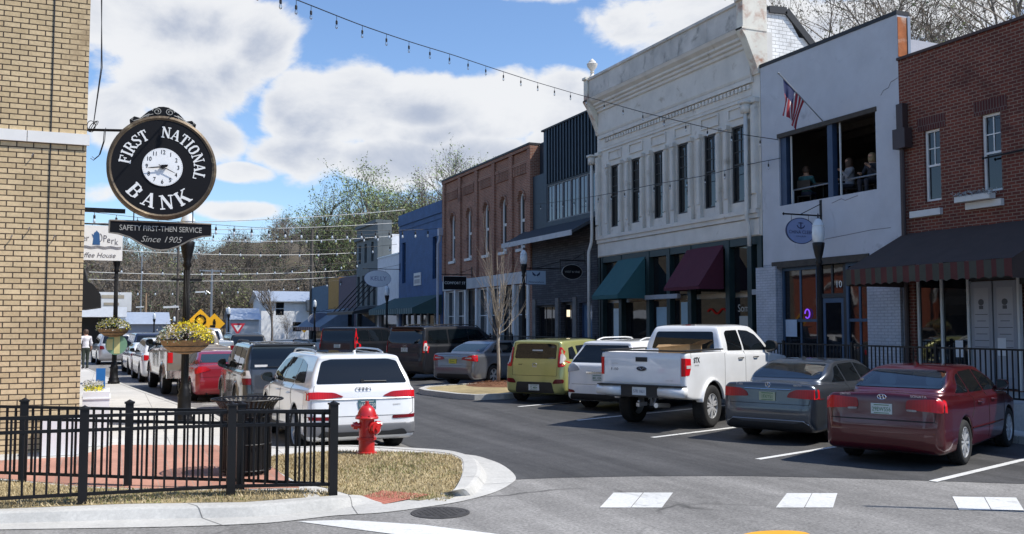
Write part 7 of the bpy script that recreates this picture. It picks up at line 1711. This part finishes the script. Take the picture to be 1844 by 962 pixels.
for v, sg, ux in (('right', -1, 1), ('left', 1, -1)):
    l = C.hit(v, .50, 1.24 + z)[0]; mb = MB(); text_mb(mb, 'STX', (.53, l.y + sg * .004, 1.25 + z), (ux, 0, 0), (0, 0, 1), .15, .003, bold=.02); text_mb(mb, 'OFF ROAD', (.53, l.y + sg * .004, 1.15 + z), (ux, 0, 0), (0, 0, 1), .04, .003); mb.build('decal', mat('decal_black', (.02, .02, .02), .5), C.T, local=True)
mb = MB(); mb.box(.06, .14, -.97, .97, 1.425 + z, 1.455 + z)
for sg in (1, -1): mb.box(.14, 1.8, sg * .84, sg * .965, 1.425 + z, 1.455 + z)
mb.build('bed_rail_cap', CLAD, C.T, local=True)
C.box('third_brake_light', (C.hit('rear', 0, 1.93 + z)[0].x - .02, C.hit('rear', 0, 1.93 + z)[0].x + .05, -.16, .16, 1.90 + z, 1.955 + z), AMB); C.box('brake_lens', (C.hit('rear', 0, 1.93 + z)[0].x - .024, C.hit('rear', 0, 1.93 + z)[0].x, -.06, .06, 1.905 + z, 1.95 + z), TAIL)
C.handles((2.65, 3.45), 1.23 + z, CLAD, w_=.24)
C.seams([('right', [(1.86, 1.42 + z), (1.86, .5 + z)]), ('right', [(2.9, 1.38 + z), (2.9, .5 + z)]), ('right', [(4.1, 1.3 + z), (4.1, .5 + z)]), ('right', [(.30, 1.42 + z), (.30, 1.30 + z)])])
mb = MB(); mb.tube([(-.02, -.35, .50), (.5, -.35, .46)], .05, 10); mb.build('exhaust', SILV, C.T, local=True)
mb = MB(); mb.box(-.12, .2, -.035, .035, .47, .54); mb.lathe([(0, -.0), (.028, .02), (.028, .04), (0, .06)], (-.08, 0, .54), n=10); mb.build('tow_hitch', SILV, C.T, local=True)
M_ = C.T.matrix_basis.copy(); TR = C.T
bpy.context.view_layer.update(); MW = TR.matrix_world
t = thing('cardboard_box', 'open brown cardboard box in the bed of the white pickup', 'box', MW @ Vector((1.30, -.22, .995)), TR.rotation_euler.z)
CARD = mat('cardboard', (.40, .25, .12), .9, 0, .15, 4); mb = MB()
x0, x1, y0, y1, h_ = -.28, .28, -.36, .36, .67
for b in ((x0, x1, y0, y0 + .01, 0, h_), (x0, x1, y1 - .01, y1, 0, h_), (x0, x0 + .01, y0 + .01, y1 - .01, 0, h_), (x1 - .01, x1, y0 + .01, y1 - .01, 0, h_), (x0 + .01, x1 - .01, y0 + .01, y1 - .01, 0, .01)): mb.box(*b)
mb.build('carton', CARD, t, local=True)
mb = MB(); mb.face(((x0, y0, h_), (x1, y0, h_), (x1 + .0, y0 - .26, h_ + .10), (x0, y0 - .26, h_ + .10))); mb.face(((x0, y0, h_), (x0, y1, h_), (x0 - .1, y1, h_ - .06), (x0 - .1, y0, h_ + .02))); mb.build('flap', CARD, t, local=True)

# ---- white crossover half hidden behind the pickup
C = Car('parked_suv', 'white crossover half hidden between the green hatchback and the white pickup', 'car', suv_spec(4.77, 1.88, 1.70, 2.74, 1.0, .37, 1.08, .42, 1.02), (10.55, 19.75), 60, WHITE, .03)
suv_glass(C, [[(.75, 1.18), (1.05, 1.48), (1.4, 1.55), (1.4, 1.16)], [(1.46, 1.16), (1.46, 1.56), (2.3, 1.57), (2.3, 1.14)], [(2.36, 1.14), (2.36, 1.57), (2.8, 1.5), (3.35, 1.12)]], [(-.78, 1.15), (.78, 1.15), (.60, 1.56), (-.60, 1.56)])
C.pair('tail_light', [(.50, .97), (.93, .90), (.93, 1.10), (.72, 1.13), (.56, 1.06)], HEADL, off=.012); C.pair('reflector', [(.62, .44), (.9, .44), (.9, .52), (.66, .5)], TAILD, off=.01); C.box('chrome_strip', (C.hit('rear', 0, .93)[0].x - .02, C.hit('rear', 0, .93)[0].x, -.32, .32, .90, .94), CHROME)
C.plate(0, .80, PL_W, GRN_INK, '8KL 03A'); C.rails(1.0, 3.0, .6, WHITE, .06); C.wheels(5, RIM, .235); C.mirrors(3.25, 1.14); C.seams([('rear', [(-.84, 1.12), (-.80, .64), (.80, .64), (.84, 1.12)])])
C.dec('lower_valance', 'rear', [(-.8, .27), (.8, .27), (.74, .42), (-.74, .42)], CLAD, .010)
# ---- green boxy hatchback
LIME = paint('olive_lime_paint', (.42, .43, .16), .35, 0, .3)
C = Car('parked_hatchback', 'olive green boxy hatchback parked beside the planted island', 'car', suv_spec(4.14, 1.82, 1.67, 2.57, .78, .345, 1.04, .14, 1.0, roof=.76, g1=.13, r1=.13, g2=.09), (9.98, 22.1), 53, LIME, .027)
suv_glass(C, [[(.42, 1.14), (.48, 1.42), (.75, 1.46), (.9, 1.12)], [(.98, 1.11), (.92, 1.47), (1.75, 1.49), (1.75, 1.08)], [(1.81, 1.08), (1.81, 1.49), (2.4, 1.44), (2.85, 1.05)]], [(-.60, 1.15), (.60, 1.15), (.58, 1.50), (.46, 1.53), (-.46, 1.53), (-.58, 1.50)])
C.pair('tail_light', [(.67, .93), (.83, .96), (.86, 1.16), (.80, 1.40), (.67, 1.46), (.66, 1.2)], TAIL, off=.012); C.pair('tail_light_core', [(.715, 1.03), (.79, 1.05), (.80, 1.16), (.76, 1.28), (.715, 1.28)], AMB, off=.018)
C.pair('reflector', [(.52, .52), (.82, .54), (.82, .64), (.60, .64)], TAILD, off=.01); C.dec('lower_valance', 'rear', [(-.56, .28), (.56, .28), (.50, .56), (-.50, .56)], CLAD, .010); C.plate(0, .42, PL_W, GRN_INK, '72 MB4', out=.02)
l = C.hit('rear', 0, .98)[0]; mb = MB(); mb.tube([(l.x - .01, .065 * math.cos(a), 1.0 + .035 * math.sin(a)) for a in np.linspace(0, 6.283, 21)], .007, 5); mb.box(l.x - .012, l.x, -.06, .06, .93, .955); mb.build('emblem', SILV, C.T, local=True); C.rtext('badge', 'soul', -.42, 1.0, .07, BLACKP)
l = C.hit('rear', .05, 1.34)[0]; mb = MB(); mb.box(l.x - .012, l.x - .008, -.20, .10, 1.345, 1.375); mb.box(l.x - .012, l.x - .008, -.24, .14, 1.30, 1.32); mb.build('window_sticker', PAPER, C.T, local=True)
C.wheels(5, RIM, .225); C.mirrors(2.75, 1.1); C.seams([('rear', [(-.64, 1.54), (-.65, 1.1), (-.64, .72), (.64, .72), (.65, 1.1), (.64, 1.54)])])
# ---- grey sedan beyond the island
C = Car('parked_sedan', 'grey sedan with a yellow licence plate parked beyond the young tree', 'car', sedan_spec(4.87, 1.83, 1.47, 2.78, 1.08, .33, .98, 1.06), (10.1, 28.7), 58, paint('steel_grey_paint', (.16, .17, .19), .5, 0, .3), .03)
suv_glass(C, SEDW, [(-.66, 1.10), (.66, 1.10), (.52, 1.37), (-.52, 1.37)], CGLASS2)
C.pair('tail_light', [(.34, .86), (.92, .80), (.92, .98), (.80, 1.0), (.40, .93)], TAIL, off=.012); C.pair('reverse_light', [(.48, .885), (.74, .88), (.74, .93), (.52, .925)], AMB, off=.016); mb = MB(); C.line(mb, 'rear', [(-.6, .96), (.6, .96)], .012, .008); mb.build('chrome_strip', CHROME, C.T, local=True)
C.plate(0, .80, PL_Y, GRN_INK, 'TN 4417'); C.wheels(5, RIM, .22); C.mirrors(3.3, 1.06); C.seams([('rear', [(-.76, 1.0), (-.74, .66), (.74, .66), (.76, 1.0)]), ('right', [(2.45, 1.02), (2.45, .3)])]); C.dec('lower_valance', 'rear', [(-.7, .24), (.7, .24), (.62, .40), (-.62, .40)], CLAD, .010)
l = C.hit('rear', .45, 1.13)[0]; C.box('window_sticker', (l.x - .012, l.x - .006, -.50, -.38, 1.12, 1.15), mat('pink_sticker', (.7, .25, .35), .6))
# ---- big charcoal SUV
COAL = paint('coal_paint', (.012, .013, .017), .0, 0, .4, .45)
C = Car('parked_suv', 'large charcoal full size SUV beyond the grey sedan', 'car', suv_spec(5.6, 2.05, 1.95, 3.3, 1.2, .41, 1.24, .14, 1.2, roof=.78), (9.6, 32.5), 60, COAL, .035)
suv_glass(C, [[(.3, 1.32), (.38, 1.76), (1.35, 1.80), (1.35, 1.30)], [(1.43, 1.30), (1.43, 1.80), (2.5, 1.82), (2.5, 1.28)], [(2.56, 1.28), (2.56, 1.82), (3.2, 1.76), (3.8, 1.26)]], [(-.80, 1.30), (.80, 1.30), (.76, 1.78), (-.76, 1.78)])
C.pair('tail_light', [(.86, .98), (1.02, .98), (1.02, 1.40), (.88, 1.40)], TAIL, off=.014, smooth=0); C.pair('reverse_light', [(.90, 1.05), (.97, 1.05), (.97, 1.32), (.90, 1.32)], AMB, off=.02, smooth=0); C.plate(0, 1.08, PL_W, GRN_INK, '4C 7713'); C.rtext('badge', 'GMC', 0, 1.22, .09, SILV)
C.wheels(6, RIM, .27); C.mirrors(3.6, 1.33, None, (.13, .14, .13)); C.rails(.8, 3.6, .72, COAL, .06); C.seams([('rear', [(-.84, 1.8), (-.84, .68), (.84, .68), (.84, 1.8)]), ('right', [(1.39, 1.8), (1.39, .9)]), ('right', [(2.53, 1.8), (2.53, .45)])]); C.box('spoiler', (.03, .34, -.74, .74, 1.86, 1.90), COAL)
# ---- black SUV with tall tail lights
C = Car('parked_suv', 'black SUV with tall blade shaped tail lights beyond the white car roof', 'car', suv_spec(5.2, 2.04, 1.90, 2.95, 1.1, .40, 1.2, .14, 1.18, roof=.80), (9.0, 40.6), 45, bpy.data.materials['black_paint'], .04)
suv_glass(C, [[(.3, 1.28), (.38, 1.70), (1.2, 1.74), (1.2, 1.26)], [(1.28, 1.26), (1.28, 1.75), (2.3, 1.76), (2.3, 1.24)], [(2.36, 1.24), (2.36, 1.76), (2.9, 1.7), (3.5, 1.22)]], [(-.76, 1.26), (.76, 1.26), (.74, 1.72), (-.74, 1.72)])
C.pair('tail_light', [(.86, .95), (.99, .95), (.97, 1.5), (.88, 1.82), (.84, 1.82)], TAIL, off=.016); C.plate(0, 1.05, PL_W, GRN_INK, '5KE 204'); C.wheels(6, RIM, .27); C.mirrors(3.3, 1.3)
# ============================================================ TREES
def tree_arrays(h, seed, spread=.55, levels=4, nb=(5, 4, 4, 3), leaf=0, lsize=.12, r0=None, up=.35, trunk_frac=.28, droop=0.):
    """branch tubes and leaf triangles of one tree, as numpy arrays"""
    rs = np.random.RandomState(seed); wood = MB(); ends = []
    def grow(p, d, L, r, lev):
        n = 4 if lev < 2 else 3; pts = [p]; dd = np.array(d, float)
        for i in range(n):
            dd = dd + rs.normal(0, .13 if lev else .05, 3) + np.array([0, 0, up * .12 - droop * lev * .05]); dd /= np.linalg.norm(dd); pts.append(pts[-1] + dd * L / n)
        wood.tube([tuple(q) for q in pts], list(np.linspace(r, r * (.55 if lev < levels else .3), n + 1)), 6 if lev == 0 else (4 if lev == 1 else 3), cap=False)
        if lev >= levels - 1: ends.extend(pts[1:])
        if lev >= levels: return
        k = nb[min(lev, len(nb) - 1)]
        for j in range(k):
            t = (.35 + .65 * (j + rs.rand() * .6) / k) if lev else (trunk_frac + (1 - trunk_frac) * (j + rs.rand() * .7) / k)
            t = min(t, 1.); q = pts[0] + 0; idx = t * n; i = min(int(idx), n - 1); q = pts[i] + (pts[i + 1] - pts[i]) * (idx - i)
            a = rs.rand() * 6.28; side = np.array([math.cos(a), math.sin(a), 0]); side -= dd * (side @ dd); side /= np.linalg.norm(side) + 1e-6
            nd = dd * (1 - spread) + side * spread + np.array([0, 0, up * .5]); nd /= np.linalg.norm(nd)
            grow(q, nd, L * (.62 + .2 * rs.rand()) * (1. if lev else .62), r * (.50 if lev else .42), lev + 1)
    r0 = r0 or h * .018
    grow(np.zeros(3), np.array([rs.normal(0, .04), rs.normal(0, .04), 1.]), h * .62, r0, 0)
    lv = []
    if leaf:
        E = np.array(ends)
        for i in range(leaf):
            c = E[rs.randint(len(E))] + rs.normal(0, lsize * 1.4, 3); a, b = (rs.rand(2, 3) - .5) * lsize * 2; lv += [c, c + a, c + b]
    return wood, np.array(lv).reshape(-1, 3)
BARK = mat('grey_bark', (.135, .115, .095), .9, 0, .3, 3, .3, 20); BARKP = mat('pale_twig', (.25, .21, .165), .8, 0, .2, 3); BUDL = mat('spring_leaf', (.17, .19, .07), .7, 0, .3, 2); BUDB = mat('brown_bud', (.16, .12, .075), .8, 0, .3, 2); EVG = mat('evergreen_leaf', (.055, .085, .035), .7, 0, .3, 2); PALEL = mat('pale_new_leaf', (.27, .35, .14), .7, 0, .25, 2); HAZEB = mat('grey_twig', (.175, .15, .125), .9, 0, .3, 2); BLOS = mat('pale_blossom', (.30, .27, .225), .8, 0, .2, 3)
def tree(name, label, x, y, z, h, seed, leafm, leaf, lsize, bark=BARK, group=None, **k):
    t = thing(name, label, 'tree', (x, y, z), 0, group); wd, lv = tree_arrays(h, seed, leaf=leaf, lsize=lsize, **k)
    wd.build('trunk', bark, t, local=True, recalc=False, smooth=True)
    if len(lv):
        me = bpy.data.meshes.new('crown'); n = len(lv) // 3; me.from_pydata(lv.tolist(), [], np.arange(n * 3).reshape(-1, 3).tolist()); ms = leafm if isinstance(leafm, (list, tuple)) else [leafm]
        for m in ms: me.materials.append(m)
        me.polygons.foreach_set('material_index', np.random.RandomState(seed).randint(0, len(ms), n).astype(np.int32)); link('crown', me, t)
    return t
# young bare tree on the island: straight pale stem, upswept whippy twigs
t = thing('young_tree', 'young bare pale stemmed street tree on the planted island', 'tree', (*TREE_AT, zr(*TREE_AT) + .2)); rs = np.random.RandomState(11)
zf = FX(893, 590, TREE_AT[0])[1] - t.location.z
mb = MB(); mb.tube([(0, 0, -.1), (.02, .01, .6), (.0, .02, 1.2), (.015, 0, zf)], [.062, .052, .047, .042], 8); mb.build('trunk', mat('pale_young_bark', (.36, .31, .25), .8, 0, .25, 6), t, local=True, smooth=True)
mb = MB()
for i in range(24):
    a = rs.rand() * 6.28; hz_ = .8 + 2.0 * rs.rand() ** .8; sp = .22 + 1.05 * rs.rand() * (1 if i % 3 else .3); z0 = zf - .35 + .6 * rs.rand(); pts = []
    if i in (3, 7, 12): hz_ = 3.5; sp = .5
    for s in np.linspace(0, 1, 8): pts.append((sp * math.cos(a) * (s ** .75) + rs.normal(0, .012), sp * math.sin(a) * (s ** .75) + rs.normal(0, .012), z0 + hz_ * s ** 1.1))
    mb.tube(pts, list(np.linspace(.016, .004, 8)), 4)
    for j in range(4):
        k = rs.randint(2, 7); p = np.array(pts[k]); b = a + rs.normal(0, .9); L = .25 + .5 * rs.rand(); mb.tube([p, p + np.array([.35 * L * math.cos(b), .35 * L * math.sin(b), .5 * L]), p + np.array([.6 * L * math.cos(b), .6 * L * math.sin(b), L])], [.007, .005, .003], 3)
mb.build('crown', BARKP, t, local=True)
# big bare trees on the slope behind the right-hand shops
RG = 'bare trees on the slope behind the right hand shops'
for k, (px, d, h, sd_, lm, n, lab) in enumerate(((1520, 58, 19, 3, [BLOS, BUDB, BUDL], 5200, 'wide pale budding tree rising behind the white building roof'), (1600, 66, 20, 8, [BLOS, HAZEB], 4200, 'tall pale twiggy tree behind the rusty chimney face'), (1690, 50, 17, 15, [HAZEB, BUDB], 1600, 'dark bare tree with spreading limbs above the red roof vent'), (1790, 46, 18, 21, [BUDL, HAZEB, BUDB], 2300, 'bare tree with greenish tufts above the maroon brick parapet'), (1870, 44, 18, 33, [BUDL, EVG, HAZEB], 2600, 'tree with dark green tufts at the top right edge'))):
    dd = px_dir(px, 300); s_ = d / math.hypot(dd.x, dd.y); x, y = dd.x * s_, dd.y * s_
    tree('bare_tree', lab, x, y, hz(x, y), h * .95, sd_, lm, int(n * 1.3), .11, group=RG, r0=h * .0115, bark=HAZEB, levels=4, nb=(7, 5, 4, 3), spread=.5, trunk_frac=.25)
# tall fresh green tree and neighbours at the end of the street
for k, (px, top, d, sd_, lm, n, ls, lab) in enumerate(((640, 322, 118, 5, [PALEL, PALEL, BUDL], 6000, .23, 'tall fresh green tree leaning over the far grey building'), (596, 352, 122, 9, [PALEL, PALEL, BUDL], 4600, .22, 'spreading pale green tree left of the tall fresh green one'), (690, 335, 128, 14, [PALEL, PALEL, PALEL], 4000, .22, 'thin pale green tree right of the tall fresh green one'), (680, 372, 110, 19, [BUDL, EVG], 2200, .28, 'olive coloured dense tree just above the far grey building'), (755, 326, 150, 25, [BUDB, HAZEB], 1700, .24, 'brown budding tree above the blue building roof'), (832, 288, 130, 30, [PALEL], 1500, .24, 'pale green treetop peeping over the arched brick building'), (858, 284, 132, 36, [PALEL, BUDL], 1500, .24, 'second pale green treetop over the arched brick building'))):
    dd = px_dir(px, 500); s_ = d / math.hypot(dd.x, dd.y); x, y = dd.x * s_, dd.y * s_; zt_ = FY(px, top, y)[1]; z0 = hz(x, y)
    tree('spring_tree', lab, x, y, z0, (zt_ - z0) * 1.0, sd_, lm, n, ls, group='trees in new leaf beyond the far shops', levels=4, nb=(7, 5, 4, 3), spread=.46, trunk_frac=.3)
# little bare tree in front of the white house
x, y = FY(490, 590, 115)[0], 115; tree('bare_tree', 'slim bare tree standing before the white house', x, y, 0, 8.5, 41, BLOS, 0, .1, bark=HAZEB, levels=4, nb=(8, 5, 4, 3), spread=.35, trunk_frac=.2)
x, y = FY(517, 590, 112)[0], 112; tree('bare_shrub', 'small round bare shrub against the white house wall', x, y, 0, 3.6, 43, BLOS, 200, .1, bark=HAZEB, levels=4, nb=(7, 5, 4, 3), spread=.6, trunk_frac=.1)
# the far wooded hillside reads as one mass
protos = []
for k in range(9):
    wd, lv = tree_arrays(10, 100 + k, levels=3, nb=(8, 5, 4), spread=.5, leaf=330, lsize=.26, trunk_frac=.25)
    F = [f if len(f) == 4 else f for f in wd.f]; protos.append((np.array(wd.v), np.array([f for f in wd.f if len(f) == 4]), lv))
# unseen trees are also added on the left rise, to darken the reflections
VV, QQ, TT, MQ, MT = [], [], [], [], []; off = 0; rs = np.random.RandomState(77)
cands = []
for i in range(330):
    px = rs.uniform(95, 830); d = rs.uniform(138, 300); dd = px_dir(px, 585); s_ = d / math.hypot(dd.x, dd.y); cands.append((dd.x * s_, dd.y * s_))
for i in range(40):
    px = rs.uniform(1380, 2000); d = rs.uniform(62, 130); dd = px_dir(px, 585); s_ = d / math.hypot(dd.x, dd.y); cands.append((dd.x * s_, dd.y * s_))
for i in range(24):
    cands.append((rs.uniform(-120, -52), rs.uniform(-45, 60)))
for (x, y) in cands:
    V, Q, LV = protos[rs.randint(9)]; s_ = rs.uniform(.85, 1.35); a = rs.rand() * 6.28; c_, n_ = math.cos(a), math.sin(a); Rm = np.array([[c_, -n_, 0], [n_, c_, 0], [0, 0, 1]]) * s_; o = np.array([x, y, hz(x, y) - .2])
    kind = rs.choice([0, 0, 0, 1, 1, 2, 3])
    v1 = V @ Rm.T + o; l1 = LV @ Rm.T + o
    VV += [v1, l1]; QQ.append(Q + off); MQ.append(np.zeros(len(Q), int)); off += len(v1); n = len(l1) // 3; TT.append(np.arange(3 * n).reshape(-1, 3) + off); MT.append(np.full(n, {0: 1, 1: 2, 2: 3, 3: 4}[kind])); off += len(l1)
V = np.concatenate(VV); Q = np.concatenate(QQ); T3 = np.concatenate(TT); me = bpy.data.meshes.new('woods')
me.vertices.add(len(V)); me.vertices.foreach_set('co', V.ravel()); nl = len(Q) * 4 + len(T3) * 3; me.loops.add(nl); me.loops.foreach_set('vertex_index', np.concatenate([Q.ravel(), T3.ravel()]).astype(np.int32))
me.polygons.add(len(Q) + len(T3)); me.polygons.foreach_set('loop_start', np.concatenate([np.arange(len(Q)) * 4, len(Q) * 4 + np.arange(len(T3)) * 3]).astype(np.int32))
for m in (HAZEB, BUDB, HAZEB, BUDL, EVG): me.materials.append(m)
me.polygons.foreach_set('material_index', np.concatenate(MQ + MT).astype(np.int32)); me.update(calc_edges=True); me.validate()
tag(link('woods', me), 'brown and grey early spring woods covering the hillside behind the street, plus added unseen trees at left', 'woods', kind='stuff')
# ============================================================ PEOPLE
def capsule_body(chains, h=.02, k=.045):
    """one continuous body grown from tapered limbs: each chain is a list of (x,y,z,r)"""
    P = np.array([p[:3] for c in chains for p in c]); r = max(p[3] for c in chains for p in c); lo = P.min(0) - r - .05; n = np.ceil((P.max(0) + r + .05 - lo) / h).astype(int) + 1
    X_ = np.indices(n).transpose(1, 2, 3, 0) * h + lo; F = None
    for c in chains:
        for a, b in zip(c, c[1:]):
            A, B = np.array(a[:3]), np.array(b[:3]); e = B - A; t = np.clip(((X_ - A) @ e) / (e @ e), 0, 1); d = np.linalg.norm(X_ - A - t[..., None] * e, axis=3) - (a[3] + (b[3] - a[3]) * t); F = d if F is None else smin(F, d, k)
    return snets(F, lo, h)
SKIN = mat('skin', (.48, .28, .19), .6, 0, .06)
def person(label, loc, rz, top, legs, hairm, sit=True, arms=None, hair_long=.0, z_head=None):
    t = thing('person', label, 'person', loc, rz)
    if sit:
        ch = [[(0, 0, .50, .13), (0, .0, .70, .125), (0, .0, .92, .13), (0, 0, .98, .07), (0, .01, 1.06, .055), (0, .015, 1.12, .075), (0, .02, 1.20, .098)], [(-.16, 0, .95, .07), (.16, 0, .95, .07)]]
        for s in (-1, 1):
            ch.append([(s * .09, 0, .48, .09), (s * .11, .42, .47, .065), (s * .11, .42, .08, .045), (s * .11, .55, .05, .04)])
            el = arms[s][0]; hd = arms[s][1]; ch.append([(s * .18, 0, .94, .052), (*el, .042), (*hd, .032), (hd[0], hd[1] + .08, hd[2] + .01, .03)])
        hz0 = 1.16; hy = .02
    else:
        ch = [[(0, 0, .92, .14), (0, .0, 1.12, .125), (0, .0, 1.36, .14), (0, 0, 1.46, .07), (0, .01, 1.52, .055), (0, .015, 1.58, .075), (0, .02, 1.66, .098)], [(-.17, 0, 1.40, .07), (.17, 0, 1.40, .07)]]
        for s in (-1, 1):
            ch.append([(s * .09, 0, .90, .095), (s * .10, .03 * s + .02, .48, .065), (s * .10, .05 * s, .08, .045), (s * .10, .05 * s + .14, .05, .04)]); el = arms[s][0]; hd = arms[s][1]; ch.append([(s * .19, 0, 1.39, .055), (*el, .045), (*hd, .033), (hd[0], hd[1] + .03, hd[2] - .08, .03)])
        hz0 = 1.62; hy = .02
    V, Q = capsule_body(ch); me = np_mesh('body', V, Q, [SKIN, top, legs, BLACKP]); c = V[Q].mean(1); mi = np.zeros(len(Q), np.int32)
    hip, neck = (.52, 1.0) if sit else (.95, 1.48)
    hands = [np.array(arms[s][1]) for s in (-1, 1)]
    mi[(c[:, 2] < neck)] = 1; mi[(c[:, 2] < hip) & ~((c[:, 1] > .12) & (c[:, 2] > hip + .0))] = 2; mi[c[:, 2] < .10] = 3
    for hnd in hands: mi[np.linalg.norm(c - hnd, axis=1) < .13] = 0
    me.polygons.foreach_set('material_index', mi); b = link('body', me, t)
    mb = MB(); mb.lathe([(0, .125), (.06, .115), (.098, .07), (.112, .01), (.108, -.05 - hair_long), (.09, -.09 - hair_long), (.0, -.05)], (0, hy - .018, hz0 + .03), n=18); mb.build('hair', hairm, t, local=True, smooth=True)
    mb = MB(); mb.lathe([(0, .0), (.016, .012), (.012, .03), (0, .05)], (0, hy + .095, hz0 - .01), n=6)
    for s in (-1, 1): mb.lathe([(0, -.012), (.013, 0), (0, .012)], (s * .036, hy + .088, hz0 + .035), n=8)
    mb.build('face', mat('face_detail', (.20, .10, .07), .6, 0, 0), t, local=True)
    return t
HB, HBL = mat('brown_hair', (.07, .04, .025), .6, 0, .2), mat('fair_hair', (.30, .22, .12), .6, 0, .2)
TEAL = mat('teal_shirt', (.05, .16, .17), .8, 0, .1); DKSH = mat('dark_shirt', (.03, .03, .04), .8, 0, .1); GRYS = mat('grey_shirt', (.30, .30, .32), .8, 0, .1); WSH = mat('white_shirt', (.72, .70, .72), .8, 0, .08); JEAN = mat('denim', (.035, .045, .08), .8, 0, .1)
def at_room(px, py, x): y, z = FX(px, py, x); return (x, y, 5.6)
A1 = {-1: ((-.24, .16, .70), (-.12, .40, .72)), 1: ((.24, .16, .70), (.12, .40, .72))}
A2 = {-1: ((-.24, .16, .72), (-.05, .30, .95)), 1: ((.24, .14, .70), (.12, .38, .70))}
person('seated person in a teal shirt at the left of the open upstairs room', at_room(1452, 330, 19.35), R(-60), TEAL, JEAN, HB, True, A1)
person('seated person in grey leaning behind the upstairs rail', at_room(1530, 320, 19.5), R(70), GRYS, DKSH, HB, True, A2, .10)
person('seated person in dark clothes at the right end of the upstairs rail', at_room(1571, 305, 19.5), R(100), DKSH, DKSH, HBL, True, A2, .06)
for (px, x, lab) in ((1483, 19.75, 'small dark round table before the teal shirted diner'), (1551, 19.9, 'small dark round table between the two right hand diners')):
    p = at_room(px, 340, x); t = thing('table', lab, 'table', p); mb = MB(); mb.lathe([(.38, .70), (.38, .74)], p, n=24); mb.build('tabletop', TIMBER, t); mb = MB(); mb.lathe([(.22, 0), (.22, .03), (.04, .05), (.035, .70)], p, n=12); mb.build('leg', BLACK, t)
for (px, x, rz_, lab) in ((1452, 19.35, R(-60), 'chair under the teal shirted diner'), (1530, 19.5, R(70), 'chair under the grey shirted diner'), (1571, 19.5, R(100), 'chair under the dark clothed diner')):
    t = thing('chair', 'dark wooden ' + lab + ' upstairs', 'chair', at_room(px, 330, x), rz_); mb = MB(); mb.box(-.21, .21, -.22, .2, .36, .39); mb.build('seat', TIMBER, t, local=True); mb = MB(); mb.box(-.2, .2, -.25, -.22, .55, .85); mb.build('backrest', TIMBER, t, local=True)
    for sx in (-.19, .19):
        for sy in (-.2, .18): mb = MB(); mb.box(sx - .015, sx + .015, sy - .015, sy + .015, 0, .36); mb.build('leg', TIMBER, t, local=True)
yp_ = 46.5; xp_ = FY(154, 640, yp_)[0]
person('person in a loose white shirt and dark trousers walking on the left pavement', (xp_, yp_, HK), R(20), WSH, mat('dark_trousers', (.03, .04, .03), .8), HB, False, {-1: ((-.25, -.03, 1.15), (-.26, .10, .92)), 1: ((.26, .03, 1.14), (.28, .12, .92))})

# ============================================================ one mesh per piece
def split_pieces(o):
    me = o.data; n = len(me.vertices); par = list(range(n))
    def find(a):
        while par[a] != a: par[a] = par[par[a]]; a = par[a]
        return a
    for p in me.polygons:
        v = p.vertices[:]
        for k in v[1:]: par[find(k)] = find(v[0])
    groups = {}
    for p in me.polygons: groups.setdefault(find(p.vertices[0]), []).append(p)
    if not 1 < len(groups) <= 24: return
    base = o.name.split('.')[0]; co = [tuple(v.co) for v in me.vertices]; first = True
    for ps in groups.values():
        ids = {}; F = []; M_ = []
        for p in ps: F.append([ids.setdefault(k, len(ids)) for k in p.vertices]); M_.append(p.material_index)
        m2 = bpy.data.meshes.new(base); m2.from_pydata([co[k] for k in ids], [], F)
        for mt in me.materials: m2.materials.append(mt)
        m2.polygons.foreach_set('material_index', M_); m2.polygons.foreach_set('use_smooth', [p.use_smooth for p in ps]); m2.update()
        if first: o.data = m2; first = False
        else: c = link(base, m2, o.parent); c.location = o.location; c.rotation_euler = o.rotation_euler
for o in list(COL.objects):
    if o.type == 'MESH' and o.parent and o.name.split('.')[0] in ('rod', 'panel_moulding', 'tie_rod', 'transom_bar', 'hoop', 'rail', 'post', 'transom', 'downspout', 'bed_rail_cap', 'crossarm', 'door_frame', 'moulding', 'base_moulding', 'frame', 'shopfront_frame', 'cable', 'pole', 'canopy', 'panel_gap', 'bracket', 'rear_bumper'): split_pieces(o)
